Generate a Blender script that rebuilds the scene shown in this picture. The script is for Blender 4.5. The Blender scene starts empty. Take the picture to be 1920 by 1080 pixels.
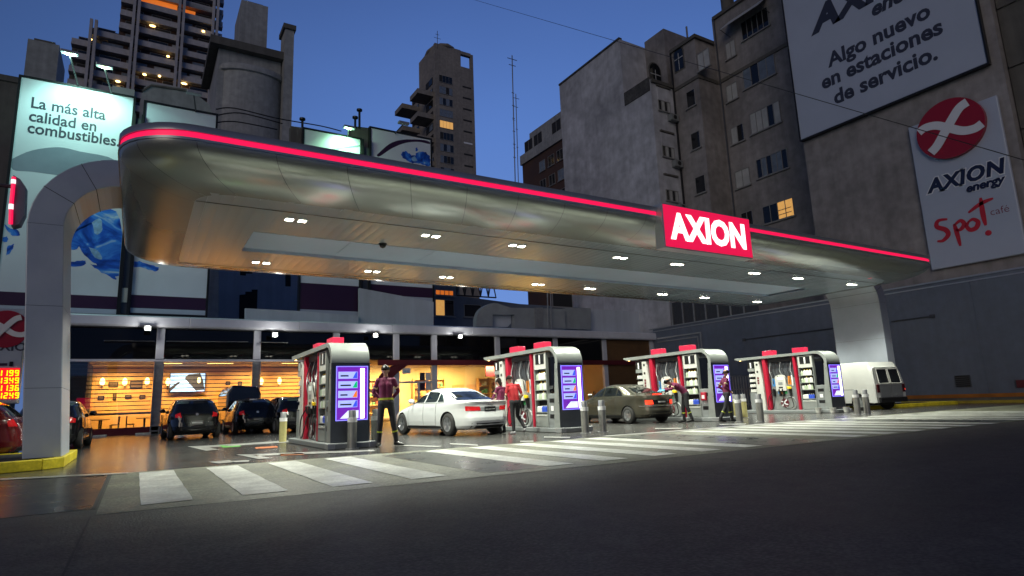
import bpy, math, random
import numpy as np
from mathutils import Vector, Matrix
R = math.radians
random.seed(7)
S = bpy.context.scene
# ---------------------------------------------------------------- camera
CAMH, PITCH, ROLL, YAW, FPX = 0.95, R(10.4847), R(-2.1696), R(31.5142), 1143.636
_f = Vector((math.sin(YAW)*math.cos(PITCH), math.cos(YAW)*math.cos(PITCH), math.sin(PITCH)))
_r0 = Vector((math.cos(YAW), -math.sin(YAW), 0)); _u0 = _r0.cross(_f)
_r = _r0*math.cos(ROLL) + _u0*math.sin(ROLL); _u = -_r0*math.sin(ROLL) + _u0*math.cos(ROLL)
cam = bpy.data.objects.new('camera', bpy.data.cameras.new('camera'))
S.collection.objects.link(cam)
cam.matrix_world = Matrix(((_r.x, _u.x, -_f.x, 0), (_r.y, _u.y, -_f.y, 0), (_r.z, _u.z, -_f.z, CAMH), (0, 0, 0, 1)))
cam.data.sensor_width = 36; cam.data.lens = FPX/1920*36
cam.data.clip_start = 0.1; cam.data.clip_end = 3000
S.camera = cam
# ---------------------------------------------------------------- dusk sky
SKY_STRENGTH, SUN_EL, SUN_ROT = 0.10, R(1.2), R(-60)
wd = bpy.data.worlds.new("World"); S.world = wd; wd.use_nodes = True
nt = wd.node_tree; nt.nodes.clear()
o_ = nt.nodes.new('ShaderNodeOutputWorld'); bg = nt.nodes.new('ShaderNodeBackground')
sky = nt.nodes.new('ShaderNodeTexSky'); sky.sky_type = 'NISHITA'; sky.sun_disc = False
sky.sun_elevation = SUN_EL; sky.sun_rotation = SUN_ROT; sky.air_density = 1.0; sky.dust_density = 0.2; sky.ozone_density = 6.0
mx = nt.nodes.new('ShaderNodeMix'); mx.data_type = 'RGBA'; mx.blend_type = 'MIX'; mx.inputs[0].default_value = 0.94
tc = nt.nodes.new('ShaderNodeTexCoord'); sp = nt.nodes.new('ShaderNodeSeparateXYZ'); rp = nt.nodes.new('ShaderNodeValToRGB')
nt.links.new(tc.outputs['Generated'], sp.inputs[0]); nt.links.new(sp.outputs['Z'], rp.inputs[0])
e = rp.color_ramp.elements
e[0].position = 0.0; e[0].color = (0.150, 0.265, 0.60, 1)
e[1].position = 1.0; e[1].color = (0.035, 0.072, 0.21, 1)
for p_, c_ in ((0.2, (0.118, 0.225, 0.545, 1)), (0.42, (0.082, 0.172, 0.46, 1)), (0.62, (0.052, 0.11, 0.32, 1))):
    k_ = e.new(p_); k_.color = c_
sc_ = nt.nodes.new('ShaderNodeVectorMath'); sc_.operation = 'SCALE'; sc_.inputs['Scale'].default_value = 10.0
nz_ = nt.nodes.new('ShaderNodeTexNoise'); nz_.inputs['Scale'].default_value = 2.2; nz_.inputs['Detail'].default_value = 3
mr_ = nt.nodes.new('ShaderNodeMapRange'); mr_.inputs['To Min'].default_value = 12.6; mr_.inputs['To Max'].default_value = 15.6
nt.links.new(tc.outputs['Generated'], nz_.inputs['Vector']); nt.links.new(nz_.outputs['Fac'], mr_.inputs['Value'])
dt_ = nt.nodes.new('ShaderNodeVectorMath'); dt_.operation = 'DOT_PRODUCT'; dt_.inputs[1].default_value = (0.60, 0.76, 0.25)
nt.links.new(tc.outputs['Generated'], dt_.inputs[0])
m2_ = nt.nodes.new('ShaderNodeMapRange'); m2_.inputs['From Min'].default_value = 0.52; m2_.inputs['From Max'].default_value = 0.97; m2_.inputs['To Min'].default_value = 0.22; m2_.inputs['To Max'].default_value = 0.90
nt.links.new(dt_.outputs['Value'], m2_.inputs['Value'])
m3_ = nt.nodes.new('ShaderNodeMath'); m3_.operation = 'MULTIPLY'; nt.links.new(mr_.outputs[0], m3_.inputs[0]); nt.links.new(m2_.outputs[0], m3_.inputs[1])
nt.links.new(m3_.outputs[0], sc_.inputs['Scale'])
nt.links.new(rp.outputs[0], sc_.inputs[0])
nt.links.new(sky.outputs[0], mx.inputs['A']); nt.links.new(sc_.outputs[0], mx.inputs['B'])
nt.links.new(mx.outputs['Result'], bg.inputs['Color']); bg.inputs['Strength'].default_value = SKY_STRENGTH
nt.links.new(bg.outputs[0], o_.inputs[0])
sun = bpy.data.objects.new('sun', bpy.data.lights.new('sun', 'SUN')); S.collection.objects.link(sun)
sun.data.energy = 0.50; sun.data.angle = R(35); sun.data.color = (1.0, 0.86, 0.70)
sun.rotation_euler = Vector((0.72, 0.62, -0.26)).to_track_quat('-Z', 'Y').to_euler()
S.view_settings.view_transform = 'Standard'; S.view_settings.look = 'None'
S.view_settings.exposure = 0.0; S.view_settings.gamma = 1.0
S.view_settings.use_curve_mapping = False
S.cycles.use_denoising = True
S.cycles.max_bounces = 6; S.cycles.diffuse_bounces = 2; S.cycles.glossy_bounces = 4
S.cycles.transparent_max_bounces = 12; S.cycles.transmission_bounces = 4
S.cycles.sample_clamp_indirect = 4.0; S.cycles.caustics_reflective = False; S.cycles.caustics_refractive = False

# ---------------------------------------------------------------- helpers
CO = S.collection
def W(x, y, ax, v):
    """the point where the line of sight of photograph pixel (x, y) meets the plane ax = v"""
    d = _r*((x-960)/FPX) - _u*((y-540)/FPX) + _f
    i = 'XYZ'.index(ax); o = Vector((0, 0, CAMH))
    return o + d*((v-o[i])/d[i])
def G(x, y): return W(x, y, 'Z', 0)

def mat(name, col, rough=0.6, metal=0.0, emit=0.0, ecol=None, noise=None, bump=None, streak=0.0, spec=0.5, coat=0.0, sample=True, dirt=None, sheen=0):
    m = bpy.data.materials.new(name); m.use_nodes = True; n = m.node_tree; b = n.nodes['Principled BSDF']
    c4 = (*col, 1)
    b.inputs['Base Color'].default_value = c4; b.inputs['Roughness'].default_value = rough; b.inputs['Metallic'].default_value = metal
    b.inputs['Specular IOR Level'].default_value = spec
    if coat: b.inputs['Coat Weight'].default_value = coat; b.inputs['Coat Roughness'].default_value = 0.05
    if emit:
        b.inputs['Emission Color'].default_value = (*(ecol or col), 1); b.inputs['Emission Strength'].default_value = emit
        if not sample: m.cycles.emission_sampling = 'NONE'
    L = n.links
    if noise or streak or bump or dirt:
        t = n.nodes.new('ShaderNodeTexCoord')
    last = None
    def mul(fac_socket, lo, hi, prev):
        mr = n.nodes.new('ShaderNodeMapRange'); mr.inputs['From Min'].default_value = 0.3; mr.inputs['From Max'].default_value = 0.7
        mr.inputs['To Min'].default_value = lo; mr.inputs['To Max'].default_value = hi; L.new(fac_socket, mr.inputs['Value'])
        v = n.nodes.new('ShaderNodeVectorMath'); v.operation = 'SCALE'
        if prev is None: v.inputs[0].default_value = col
        else: L.new(prev, v.inputs[0])
        L.new(mr.outputs[0], v.inputs['Scale']); return v.outputs[0]
    if noise:
        nn = n.nodes.new('ShaderNodeTexNoise'); nn.inputs['Scale'].default_value = noise[0]; nn.inputs['Detail'].default_value = 6
        nn.inputs['Roughness'].default_value = 0.62; L.new(t.outputs['Object'], nn.inputs['Vector'])
        last = mul(nn.outputs['Fac'], 1-noise[1], 1+noise[1], last)
        if len(noise) > 2:   # fine second octave
            n2 = n.nodes.new('ShaderNodeTexNoise'); n2.inputs['Scale'].default_value = noise[2]; n2.inputs['Detail'].default_value = 3
            L.new(t.outputs['Object'], n2.inputs['Vector']); last = mul(n2.outputs['Fac'], 1-noise[1]*.6, 1+noise[1]*.6, last)
        if rough > 0.15 and metal < 0.5:
            mr = n.nodes.new('ShaderNodeMapRange'); mr.inputs['From Min'].default_value = .3; mr.inputs['From Max'].default_value = .7
            mr.inputs['To Min'].default_value = rough*.82; mr.inputs['To Max'].default_value = min(1, rough*1.15)
            L.new(nn.outputs['Fac'], mr.inputs['Value']); L.new(mr.outputs[0], b.inputs['Roughness'])
    if streak:
        mp = n.nodes.new('ShaderNodeMapping'); mp.inputs['Scale'].default_value = (1.2, 1.2, 0.07); L.new(t.outputs['Object'], mp.inputs['Vector'])
        ns = n.nodes.new('ShaderNodeTexNoise'); ns.inputs['Scale'].default_value = 1.6; ns.inputs['Detail'].default_value = 7; ns.inputs['Roughness'].default_value = 0.65
        L.new(mp.outputs[0], ns.inputs['Vector']); last = mul(ns.outputs['Fac'], 1-streak, 1+streak*.5, last)
    if last is not None: L.new(last, b.inputs['Base Color'])
    if bump:
        nb = n.nodes.new('ShaderNodeTexNoise'); nb.inputs['Scale'].default_value = bump[0]; nb.inputs['Detail'].default_value = 5
        mp2 = n.nodes.new('ShaderNodeMapping'); mp2.inputs['Scale'].default_value = bump[3] if len(bump) > 3 else (1, 1, 1)
        L.new(t.outputs['Object'], mp2.inputs['Vector']); L.new(mp2.outputs[0], nb.inputs['Vector'])
        bb = n.nodes.new('ShaderNodeBump'); bb.inputs['Strength'].default_value = bump[1]; bb.inputs['Distance'].default_value = bump[2]
        L.new(nb.outputs['Fac'], bb.inputs['Height']); L.new(bb.outputs[0], b.inputs['Normal'])
    return m

def glass_mat(name, tint=(0.9, 0.95, 0.95), refl=0.09, rough=0.02):
    m = bpy.data.materials.new(name); m.use_nodes = True; n = m.node_tree; n.nodes.clear()
    o = n.nodes.new('ShaderNodeOutputMaterial'); mixs = n.nodes.new('ShaderNodeMixShader')
    t = n.nodes.new('ShaderNodeBsdfTransparent'); g = n.nodes.new('ShaderNodeBsdfGlossy')
    lw = n.nodes.new('ShaderNodeLayerWeight'); lw.inputs['Blend'].default_value = 0.25
    mr = n.nodes.new('ShaderNodeMapRange'); mr.inputs['To Min'].default_value = refl; mr.inputs['To Max'].default_value = 0.8
    t.inputs[0].default_value = (*tint, 1); g.inputs['Roughness'].default_value = rough
    n.links.new(lw.outputs['Fresnel'], mr.inputs['Value']); n.links.new(mr.outputs[0], mixs.inputs[0])
    n.links.new(t.outputs[0], mixs.inputs[1]); n.links.new(g.outputs[0], mixs.inputs[2]); n.links.new(mixs.outputs[0], o.inputs[0])
    return m

class MB:
    """collects shapes and links them as one mesh object"""
    def __init__(s): s.v = []; s.f = []; s.m = []; s.k = 0
    def add(s, vs, fs):
        o = len(s.v); s.v += [Vector(p) for p in vs]; s.f += [tuple(i+o for i in f) for f in fs]; s.m += [s.k]*len(fs); return s
    def box(s, x0, x1, y0, y1, z0, z1):
        return s.add([(x0,y0,z0),(x1,y0,z0),(x1,y1,z0),(x0,y1,z0),(x0,y0,z1),(x1,y0,z1),(x1,y1,z1),(x0,y1,z1)],
                     [(0,3,2,1),(4,5,6,7),(0,1,5,4),(1,2,6,5),(2,3,7,6),(3,0,4,7)])
    def prism(s, pts, vec):
        n = len(pts); pts = [Vector(p) for p in pts]; vec = Vector(vec)
        nr = Vector((0,0,0))
        for i in range(n): nr += pts[i].cross(pts[(i+1) % n])
        if nr.dot(vec) > 0: pts = pts[::-1]
        return s.add(pts + [p+vec for p in pts], [tuple(range(n)), tuple(range(2*n-1, n-1, -1))] + [((i+1) % n, i, i+n, (i+1) % n+n) for i in range(n)])
    def poly(s, pts): return s.add(pts, [tuple(range(len(pts)))])
    def cyl(s, p0, p1, r0, r1=None, n=12, caps=True):
        r1 = r0 if r1 is None else r1; p0 = Vector(p0); p1 = Vector(p1); d = (p1-p0).normalized()
        a = d.orthogonal().normalized(); b = d.cross(a); vs = []
        for p, r in ((p0, r0), (p1, r1)):
            vs += [p + (a*math.cos(2*math.pi*i/n) + b*math.sin(2*math.pi*i/n))*r for i in range(n)]
        fs = [(i, (i+1) % n, (i+1) % n+n, i+n) for i in range(n)]
        if caps: fs += [tuple(range(n-1, -1, -1)), tuple(range(n, 2*n))]
        return s.add(vs, fs)
    def tube(s, path, r, n=6):
        path = [Vector(p) for p in path]; vs = []; N = len(path); a = None
        for i, p in enumerate(path):
            d = (path[min(i+1, N-1)] - path[max(i-1, 0)]).normalized()
            a = (a - d*a.dot(d)).normalized() if a is not None and (a - d*a.dot(d)).length > 1e-4 else d.orthogonal().normalized()
            b = d.cross(a); rr = r[i] if isinstance(r, (list, tuple)) else r
            vs += [p + (a*math.cos(2*math.pi*j/n) + b*math.sin(2*math.pi*j/n))*rr for j in range(n)]
        fs = [(i*n+j, i*n+(j+1) % n, (i+1)*n+(j+1) % n, (i+1)*n+j) for i in range(N-1) for j in range(n)]
        fs += [tuple(range(n-1, -1, -1)), tuple(range((N-1)*n, N*n))]
        return s.add(vs, fs)
    def lathe(s, prof, c=(0,0,0), n=16, ax='Z', caps=True):
        vs = []
        for r, h in prof:
            for j in range(n):
                a = 2*math.pi*j/n; q = (r*math.cos(a), r*math.sin(a), h)
                if ax == 'Y': q = (q[0], q[2], q[1])
                if ax == 'X': q = (q[2], q[0], q[1])
                vs.append(Vector(c)+Vector(q))
        N = len(prof)
        fs = [(i*n+j, i*n+(j+1) % n, (i+1)*n+(j+1) % n, (i+1)*n+j) for i in range(N-1) for j in range(n)]
        if caps and prof[0][0] > 1e-5: fs.append(tuple(range(n-1, -1, -1)))
        if caps and prof[-1][0] > 1e-5: fs.append(tuple(range((N-1)*n, N*n)))
        return s.add(vs, fs)
    def grid(s, rows, close=False):
        """rows of equal length -> quads"""
        n = len(rows[0]); o = [p for r in rows for p in r]; k = n if close else n-1
        return s.add(o, [(i*n+j, i*n+(j+1) % n, (i+1)*n+(j+1) % n, (i+1)*n+j) for i in range(len(rows)-1) for j in range(k)])
    def ellipsoid(s, c, r, n=12, m=8):
        rows = []
        for i in range(m+1):
            t = math.pi*i/m
            rows.append([Vector((c[0]+r[0]*math.sin(t)*math.cos(2*math.pi*j/n), c[1]+r[1]*math.sin(t)*math.sin(2*math.pi*j/n), c[2]+r[2]*math.cos(t))) for j in range(n)])
        return s.grid(rows, True)
    def mesh(s, name, mats, smooth=False):
        me = bpy.data.meshes.new(name); me.from_pydata([tuple(p) for p in s.v], [], s.f)
        for m in (mats if isinstance(mats, (list, tuple)) else [mats]): me.materials.append(m)
        me.polygons.foreach_set('material_index', s.m)
        if smooth: me.polygons.foreach_set('use_smooth', [True]*len(me.polygons))
        me.validate(); me.update(); return me
    def build(s, name, mats, parent=None, smooth=False, bevel=0, auto=None):
        ob = bpy.data.objects.new(name, s.mesh(name, mats, smooth)); CO.objects.link(ob)
        hook(ob, parent)
        if bevel:
            b = ob.modifiers.new('bevel', 'BEVEL'); b.width = bevel; b.segments = 2; b.limit_method = 'ANGLE'
        if smooth and auto:
            ob.data.set_sharp_from_angle(angle=R(auto))
        return ob
def hook(ob, parent):
    if parent is not None:
        ob.parent = parent
        if parent.type == 'EMPTY' and parent.get('_w'):
            ob.matrix_parent_inverse = Matrix.Translation(-Vector(parent.location))
def tag(o, label=None, cat=None, group=None, kind=None):
    for k, v in (('label', label), ('category', cat), ('group', group), ('kind', kind)):
        if v: o[k] = v
    return o
def thing(name, label, cat, loc=(0,0,0), group=None, world=True):
    """Empty at the base; world=True: its parts are written in world coordinates"""
    o = bpy.data.objects.new(name, None); CO.objects.link(o); o.location = loc; o.empty_display_size = 0.2
    if world: o['_w'] = 1
    return tag(o, label, cat, group)
def struct(mb, name, mats, **k): return tag(mb.build(name, mats, **k), kind='structure')
def copy_tree(o, parent=None, kids=None):
    kids = kids if kids is not None else KIDS(o)
    c = o.copy(); CO.objects.link(c)
    if parent is not None: c.parent = parent
    for ch in kids[o.name]: copy_tree(ch, c, kids)
    return c
def KIDS(o):
    d = {}
    def rec(x):
        d[x.name] = [y for y in bpy.data.objects if y.parent == x]
        for y in d[x.name]: rec(y)
    rec(o); return d
def share(me, name, loc, parent, rot=None, scale=None):
    ob = bpy.data.objects.new(name, me); CO.objects.link(ob); ob.location = loc
    if rot: ob.rotation_euler = rot
    if scale: ob.scale = scale
    hook(ob, parent); return ob

def text_mb(mb, txt, org, right, up, size, off=0.0, depth=0.01, shear=0.0, align='LEFT', space=1.0, sx=1.0, lines=1.0):
    """lettering as mesh on the plane through org spanned by right / up, raised by depth along right x up"""
    c = bpy.data.curves.new('txt', 'FONT'); c.body = txt; c.size = size; c.offset = off; c.extrude = depth/2; c.shear = shear
    c.align_x = align; c.space_character = space; c.space_line = lines; c.resolution_u = 3
    ob = bpy.data.objects.new('txt', c); CO.objects.link(ob)
    dg = bpy.context.evaluated_depsgraph_get(); me = bpy.data.meshes.new_from_object(ob.evaluated_get(dg))
    right = Vector(right).normalized(); up = Vector(up).normalized(); nn = right.cross(up); org = Vector(org)
    mb.add([org + right*(v.co.x*sx) + up*v.co.y + nn*(v.co.z+depth/2) for v in me.vertices], [tuple(p.vertices) for p in me.polygons])
    bpy.data.objects.remove(ob); bpy.data.curves.remove(c); bpy.data.meshes.remove(me); return mb
def ribbon(mb, pts, widths, org, right, up, depth=0.02):
    """a brush stroke of varying width on a plane"""
    right = Vector(right).normalized(); up = Vector(up).normalized(); nn = right.cross(up)*depth; org = Vector(org)
    n = len(pts); L = []; Rr = []
    for i, (x, y) in enumerate(pts):
        x0, y0 = pts[max(i-1, 0)]; x1, y1 = pts[min(i+1, n-1)]; d = math.hypot(x1-x0, y1-y0) or 1
        w = (widths[i] if isinstance(widths, (list, tuple)) else widths)/2; px, py = -(y1-y0)/d*w, (x1-x0)/d*w
        L.append(org+right*(x+px)+up*(y+py)); Rr.append(org+right*(x-px)+up*(y-py))
    vs = L+Rr+[p+nn for p in L+Rr]; fs = []
    for i in range(n-1):
        a, b, c, d = i, i+1, n+i+1, n+i
        fs += [(a+2*n, d+2*n, c+2*n, b+2*n), (a, b, c, d), (a, a+2*n, b+2*n, b), (c, c+2*n, d+2*n, d)]
    return mb.add(vs, fs)
def spline(pts, n=8):
    out = []; P = [pts[0]]+list(pts)+[pts[-1]]
    for i in range(1, len(P)-2):
        for k in range(n):
            t = k/n
            out.append(tuple(0.5*((2*P[i][j]) + (-P[i-1][j]+P[i+1][j])*t + (2*P[i-1][j]-5*P[i][j]+4*P[i+1][j]-P[i+2][j])*t*t + (-P[i-1][j]+3*P[i][j]-3*P[i+1][j]+P[i+2][j])*t**3) for j in range(len(pts[0]))))
    out.append(tuple(pts[-1])); return out
def spot(name, loc, aim, power, col, size=100, blend=0.5, rad=0.1, parent=None):
    l = bpy.data.lights.new(name, 'SPOT'); l.energy = power; l.color = col; l.spot_size = R(size); l.spot_blend = blend; l.shadow_soft_size = rad
    o = bpy.data.objects.new(name, l); CO.objects.link(o)
    o.location = loc; d = Vector(aim)-Vector(loc); o.rotation_euler = d.to_track_quat('-Z', 'Y').to_euler(); hook(o, parent); return o
def area(name, loc, aim, power, col, sx, sy):
    l = bpy.data.lights.new(name, 'AREA'); l.energy = power; l.color = col; l.shape = 'RECTANGLE'; l.size = sx; l.size_y = sy; l.spread = R(115)
    o = bpy.data.objects.new(name, l); CO.objects.link(o); o.location = loc
    o.rotation_euler = (Vector(aim)-Vector(loc)).to_track_quat('-Z', 'Y').to_euler(); return o

ORD = ['', 'first', 'second', 'third', 'fourth', 'fifth', 'sixth', 'seventh', 'eighth', 'ninth', 'tenth']
# ---------------------------------------------------------------- materials
MT = dict(
 street=mat('street asphalt', (0.066, 0.062, 0.054), 0.62, noise=(0.30, 0.42, 4.0), bump=(45, 0.9, 0.012)),
 apron=mat('worn concrete', (0.165, 0.17, 0.12), 0.5, noise=(0.9, 0.45, 7.0), bump=(35, 0.5, 0.006)),
 court=mat('dark polished paving', (0.055, 0.054, 0.052), 0.22, noise=(1.4, 0.3, 9.0), bump=(5, 0.25, 0.006)),
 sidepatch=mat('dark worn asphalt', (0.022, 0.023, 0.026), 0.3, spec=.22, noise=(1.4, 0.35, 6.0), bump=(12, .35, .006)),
 shopmetal=mat('pale shop metalwork', (0.72, 0.75, 0.82), 0.36, metal=0.2, noise=(1.2, 0.08), bump=(1.5, 0.08, 0.02)),
 patch=mat('dark patched concrete', (0.07, 0.075, 0.068), 0.3, noise=(1.8, 0.35, 8.0), bump=(14, 0.3, 0.004)),
 road_white=mat('worn white road paint', (0.60, 0.61, 0.57), 0.42, noise=(2.2, 0.32, 24.0), bump=(40, 0.3, 0.003)),
 road_orange=mat('orange road paint', (0.6, 0.17, 0.05), 0.5, noise=(5, 0.25)),
 road_green=mat('green road paint', (0.12, 0.4, 0.08), 0.5, noise=(5, 0.25)),
 yellow=mat('yellow kerb paint', (0.62, 0.5, 0.02), 0.45, noise=(3, 0.25, 20), bump=(20, .2, .004)),
 alu=mat('brushed canopy aluminium', (0.78, 0.92, 1.0), 0.17, metal=0.55),
 alu_fascia=mat('curved aluminium cladding', (0.46, 0.49, 0.46), 0.24, metal=0.6, noise=(0.6, 0.05), bump=(0.7, 0.10, 0.05)),
 panel_grey=mat('painted metal panel', (0.40, 0.44, 0.51), 0.42, metal=0.25, noise=(1.2, 0.08), bump=(1.5, 0.08, 0.02)),
 band=mat('satin silver edge band', (0.42, 0.44, 0.47), 0.35, metal=0.6, noise=(1.5, .08)),
 recess=mat('matt blue grey lining', (0.46, 0.57, 0.72), 0.75, noise=(0.5, 0.06)),
 joint=mat('shadow joint', (0.03, 0.03, 0.03), 0.8),
 tar=mat('tar joint', (0.034, 0.033, 0.032), 0.7),
 led=mat('red light strip', (0.8, 0.02, 0.08), 0.4, emit=1.05, ecol=(1.0, 0.008, 0.085)),
 led_white=mat('white lit segment', (0.9, 0.9, 0.9), 0.4, emit=1.2, ecol=(1, .9, .9)),
 signred=mat('lit red sign face', (0.6, 0.0, 0.05), 0.35, emit=0.75, ecol=(1.0, 0.012, 0.09)),
 signwhite=mat('lit white letters', (0.9, 0.9, 0.9), 0.4, emit=1.6, ecol=(1, 1, 1)),
 lamp=mat('lit lamp lens', (1, 1, .95), 0.4, emit=30, ecol=(1, .96, .78), sample=False),
 lampwarm=mat('lit warm bulb', (1, .8, .4), 0.4, emit=7, ecol=(1, .62, .2), sample=False),
 lampgreen=mat('lit green floodlight lens', (.8, 1, .7), 0.4, emit=4, ecol=(.75, 1, .55), sample=False),
 black=mat('black plastic', (0.012, 0.012, 0.013), 0.35, spec=.4),
 dark=mat('dark recess', (0.02, 0.02, 0.022), 0.8),
 rubber=mat('tyre rubber', (0.02, 0.02, 0.02), 0.8, noise=(9, .2)),
 chrome=mat('bright metal', (0.75, 0.75, 0.75), 0.18, metal=1),
 rim=mat('alloy wheel', (0.6, 0.61, 0.62), 0.28, metal=.85),
 white=mat('white painted steel', (0.50, 0.50, 0.47), 0.4, noise=(2, .06)),
 kgrey=mat('light grey kiosk metal', (0.29, 0.31, 0.30), 0.32, metal=.3, noise=(2.5, .08)),
 kdark=mat('dark grey kiosk cladding', (0.075, 0.082, 0.095), 0.35, metal=.3, noise=(2.5, .1)),
 kmid=mat('mid grey cabinet', (0.2, 0.215, 0.22), 0.42, noise=(3, .1)),
 red=mat('crimson painted metal', (0.36, 0.008, 0.03), 0.4, noise=(2, .1)),
 redbox=mat('crimson roof box', (0.50, 0.01, 0.05), 0.45, noise=(2, .08)),
 yplastic=mat('yellow nozzle cover', (0.8, 0.55, 0.01), 0.35),
 glassdark=mat('dark reflecting glass', (0.004, 0.004, 0.005), 0.03, spec=.4),
 carglass=mat('tinted car glass', (0.01, 0.012, 0.013), 0.04, spec=.8),
 glass=glass_mat('shop window glass'),
 wood=mat('orange timber boarding', (0.72, 0.38, 0.11), 0.45, noise=(1.5, .12), bump=(3, .1, .01, (1, 1, 9))),
 wood2=mat('brown timber cladding', (0.14, 0.075, 0.03), 0.55, noise=(1.0, .25), bump=(3, .2, .01, (1, 1, 9))),
 cream=mat('warm cream wall', (0.75, 0.52, 0.22), 0.6, noise=(1, .08)),
 maroon=mat('dark red painted band', (0.11, 0.008, 0.016), 0.45, noise=(1, .1)),
 concrete=mat('weathered concrete', (0.31, 0.32, 0.33), 0.85, noise=(0.25, 0.18, 2.0), streak=0.22, bump=(6, .25, .03)),
 concrete_dark=mat('sooty concrete', (0.115, 0.11, 0.1), 0.85, noise=(0.2, 0.2, 1.5), streak=0.25, bump=(4, .25, .03)),
 plaster=mat('stained render', (0.255, 0.24, 0.24), 0.88, noise=(0.22, 0.28, 1.8), streak=0.17, bump=(5, .25, .03)),
 plaster2=mat('grey stained render', (0.46, 0.47, 0.51), 0.88, noise=(0.15, 0.3, 1.3), streak=0.16, bump=(5, .25, .03)),
 soot=mat('black stain on render', (0.07, 0.07, 0.068), 0.9, noise=(1.2, .45, 5), streak=.3),
 wallgrey=mat('blue grey painted wall', (0.135, 0.165, 0.22), 0.7, noise=(0.3, 0.12, 2.5), streak=0.12, bump=(3, .15, .02)),
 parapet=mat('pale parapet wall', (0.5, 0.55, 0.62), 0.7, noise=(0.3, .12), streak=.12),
 tower=mat('tan tower concrete', (0.25, 0.225, 0.20), 0.85, noise=(0.15, .2, 1.2), streak=.15),
 brown=mat('dark brown brick', (0.075, 0.04, 0.03), 0.8, noise=(0.3, .25)),
 shutter=mat('pale roller shutter', (0.42, 0.43, 0.43), 0.6, noise=(1.5, .15)),
 frame=mat('window frame', (0.25, 0.25, 0.25), 0.5),
 pane=mat('dark window pane', (0.012, 0.014, 0.018), 0.08, spec=.7),
 paneblue=mat('sky lit curtain pane', (0.16, 0.2, 0.26), 0.5, noise=(2, .3)),
 litpane=mat('lit window pane', (0.8, 0.5, 0.2), 0.5, emit=0.55, ecol=(1, .5, .12), noise=(2, .4), sample=False),
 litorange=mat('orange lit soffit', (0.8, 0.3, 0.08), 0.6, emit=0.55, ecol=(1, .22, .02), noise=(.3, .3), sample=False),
 board=mat('billboard vinyl', (0.66, 0.72, 0.80), 0.35, noise=(0.12, .12), bump=(2.5, .12, .02, (1, 1, .4))),
 board2=mat('pale billboard vinyl', (0.42, 0.47, 0.58), 0.4, noise=(0.12, .08), bump=(1.5, .1, .02)),
 navy=mat('navy print', (0.030, 0.034, 0.062), 0.55),
 navydeep=mat('deep navy print', (0.008, 0.012, 0.05), 0.4),
 road_faded=mat('faded forecourt paint', (0.27, 0.27, 0.26), 0.35, noise=(2.5, .4, 18)),
 slab=mat('pale balcony concrete', (0.42, 0.41, 0.43), 0.85, noise=(.2, .15, 1.5), streak=.12),
 purple=mat('dark purple print', (0.035, 0.008, 0.04), 0.4, noise=(.3, .1)),
 splash=mat('blue water print', (0.012, 0.06, 0.42), 0.35, noise=(0.9, 0.75, 3.0)),
 splash2=mat('pale blue water print', (0.25, 0.45, 0.7), 0.35, noise=(1.2, 0.4, 4.0)),
 greyprint=mat('grey swoosh print', (0.22, 0.26, 0.33), 0.4, noise=(.3, .2)),
 discred=mat('red emblem face', (0.30, 0.006, 0.02), 0.3),
 discwhite=mat('white emblem ribbon', (0.7, 0.72, 0.76), 0.3),
 steel=mat('galvanised steel', (0.35, 0.36, 0.37), 0.45, metal=.5, noise=(4, .15)),
 duct=mat('galvanised duct', (0.33, 0.36, 0.38), 0.5, metal=.2, noise=(1.2, .12), bump=(3, .1, .01)),
 bollard=mat('steel bollard', (0.27, 0.27, 0.25), 0.4, metal=.4, noise=(6, .15)),
 bollardy=mat('yellowed bollard', (0.42, 0.38, 0.16), 0.5, noise=(6, .15)),
 reflective=mat('white reflective band', (0.8, 0.8, 0.8), 0.4),
 skin=mat('skin', (0.42, 0.22, 0.15), 0.5, noise=(12, .06)),
 hair=mat('dark hair', (0.012, 0.008, 0.006), 0.85, spec=.15),
 shirtm=mat('magenta uniform cloth', (0.115, 0.006, 0.043), 0.8, noise=(9, .15), bump=(18, .35, .012)),
 shirtr=mat('red polo cloth', (0.36, 0.012, 0.018), 0.8, noise=(9, .12), bump=(18, .35, .012)),
 trouser=mat('black trouser cloth', (0.014, 0.014, 0.018), 0.8, noise=(9, .15), bump=(18, .35, .012)),
 shoe=mat('black shoe leather', (0.012, 0.012, 0.012), 0.4),
 shoew=mat('grey and white trainer', (0.4, 0.4, 0.42), 0.5, noise=(30, .5)),
 hivis=mat('yellow reflective tape', (0.65, 0.75, 0.08), 0.5),
 hivisp=mat('pale reflective tape', (0.75, 0.62, 0.4), 0.5),
 glove=mat('blue glove', (0.1, 0.45, 0.75), 0.5),
)

def water(m, c0, c1, c2, sc):
    n = m.node_tree; b = n.nodes['Principled BSDF']; t = n.nodes.new('ShaderNodeTexCoord'); w = n.nodes.new('ShaderNodeTexNoise')
    w.inputs['Scale'].default_value = sc; w.inputs['Detail'].default_value = 7; w.inputs['Distortion'].default_value = 2.4; n.links.new(t.outputs['Object'], w.inputs['Vector'])
    r = n.nodes.new('ShaderNodeValToRGB'); e = r.color_ramp.elements; e[0].position = .36; e[0].color = (*c0, 1); e[1].position = .68; e[1].color = (*c2, 1)
    k = e.new(.5); k.color = (*c1, 1); k = e.new(.60); k.color = (c1[0]*2+.03, c1[1]*2.2+.03, min(1, c1[2]*1.3), 1)
    n.links.new(w.outputs['Fac'], r.inputs[0]); n.links.new(r.outputs[0], b.inputs['Base Color'])
water(MT['splash'], (0.004, .025, .20), (0.015, .12, .68), (.5, .7, .9), .55)

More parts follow.
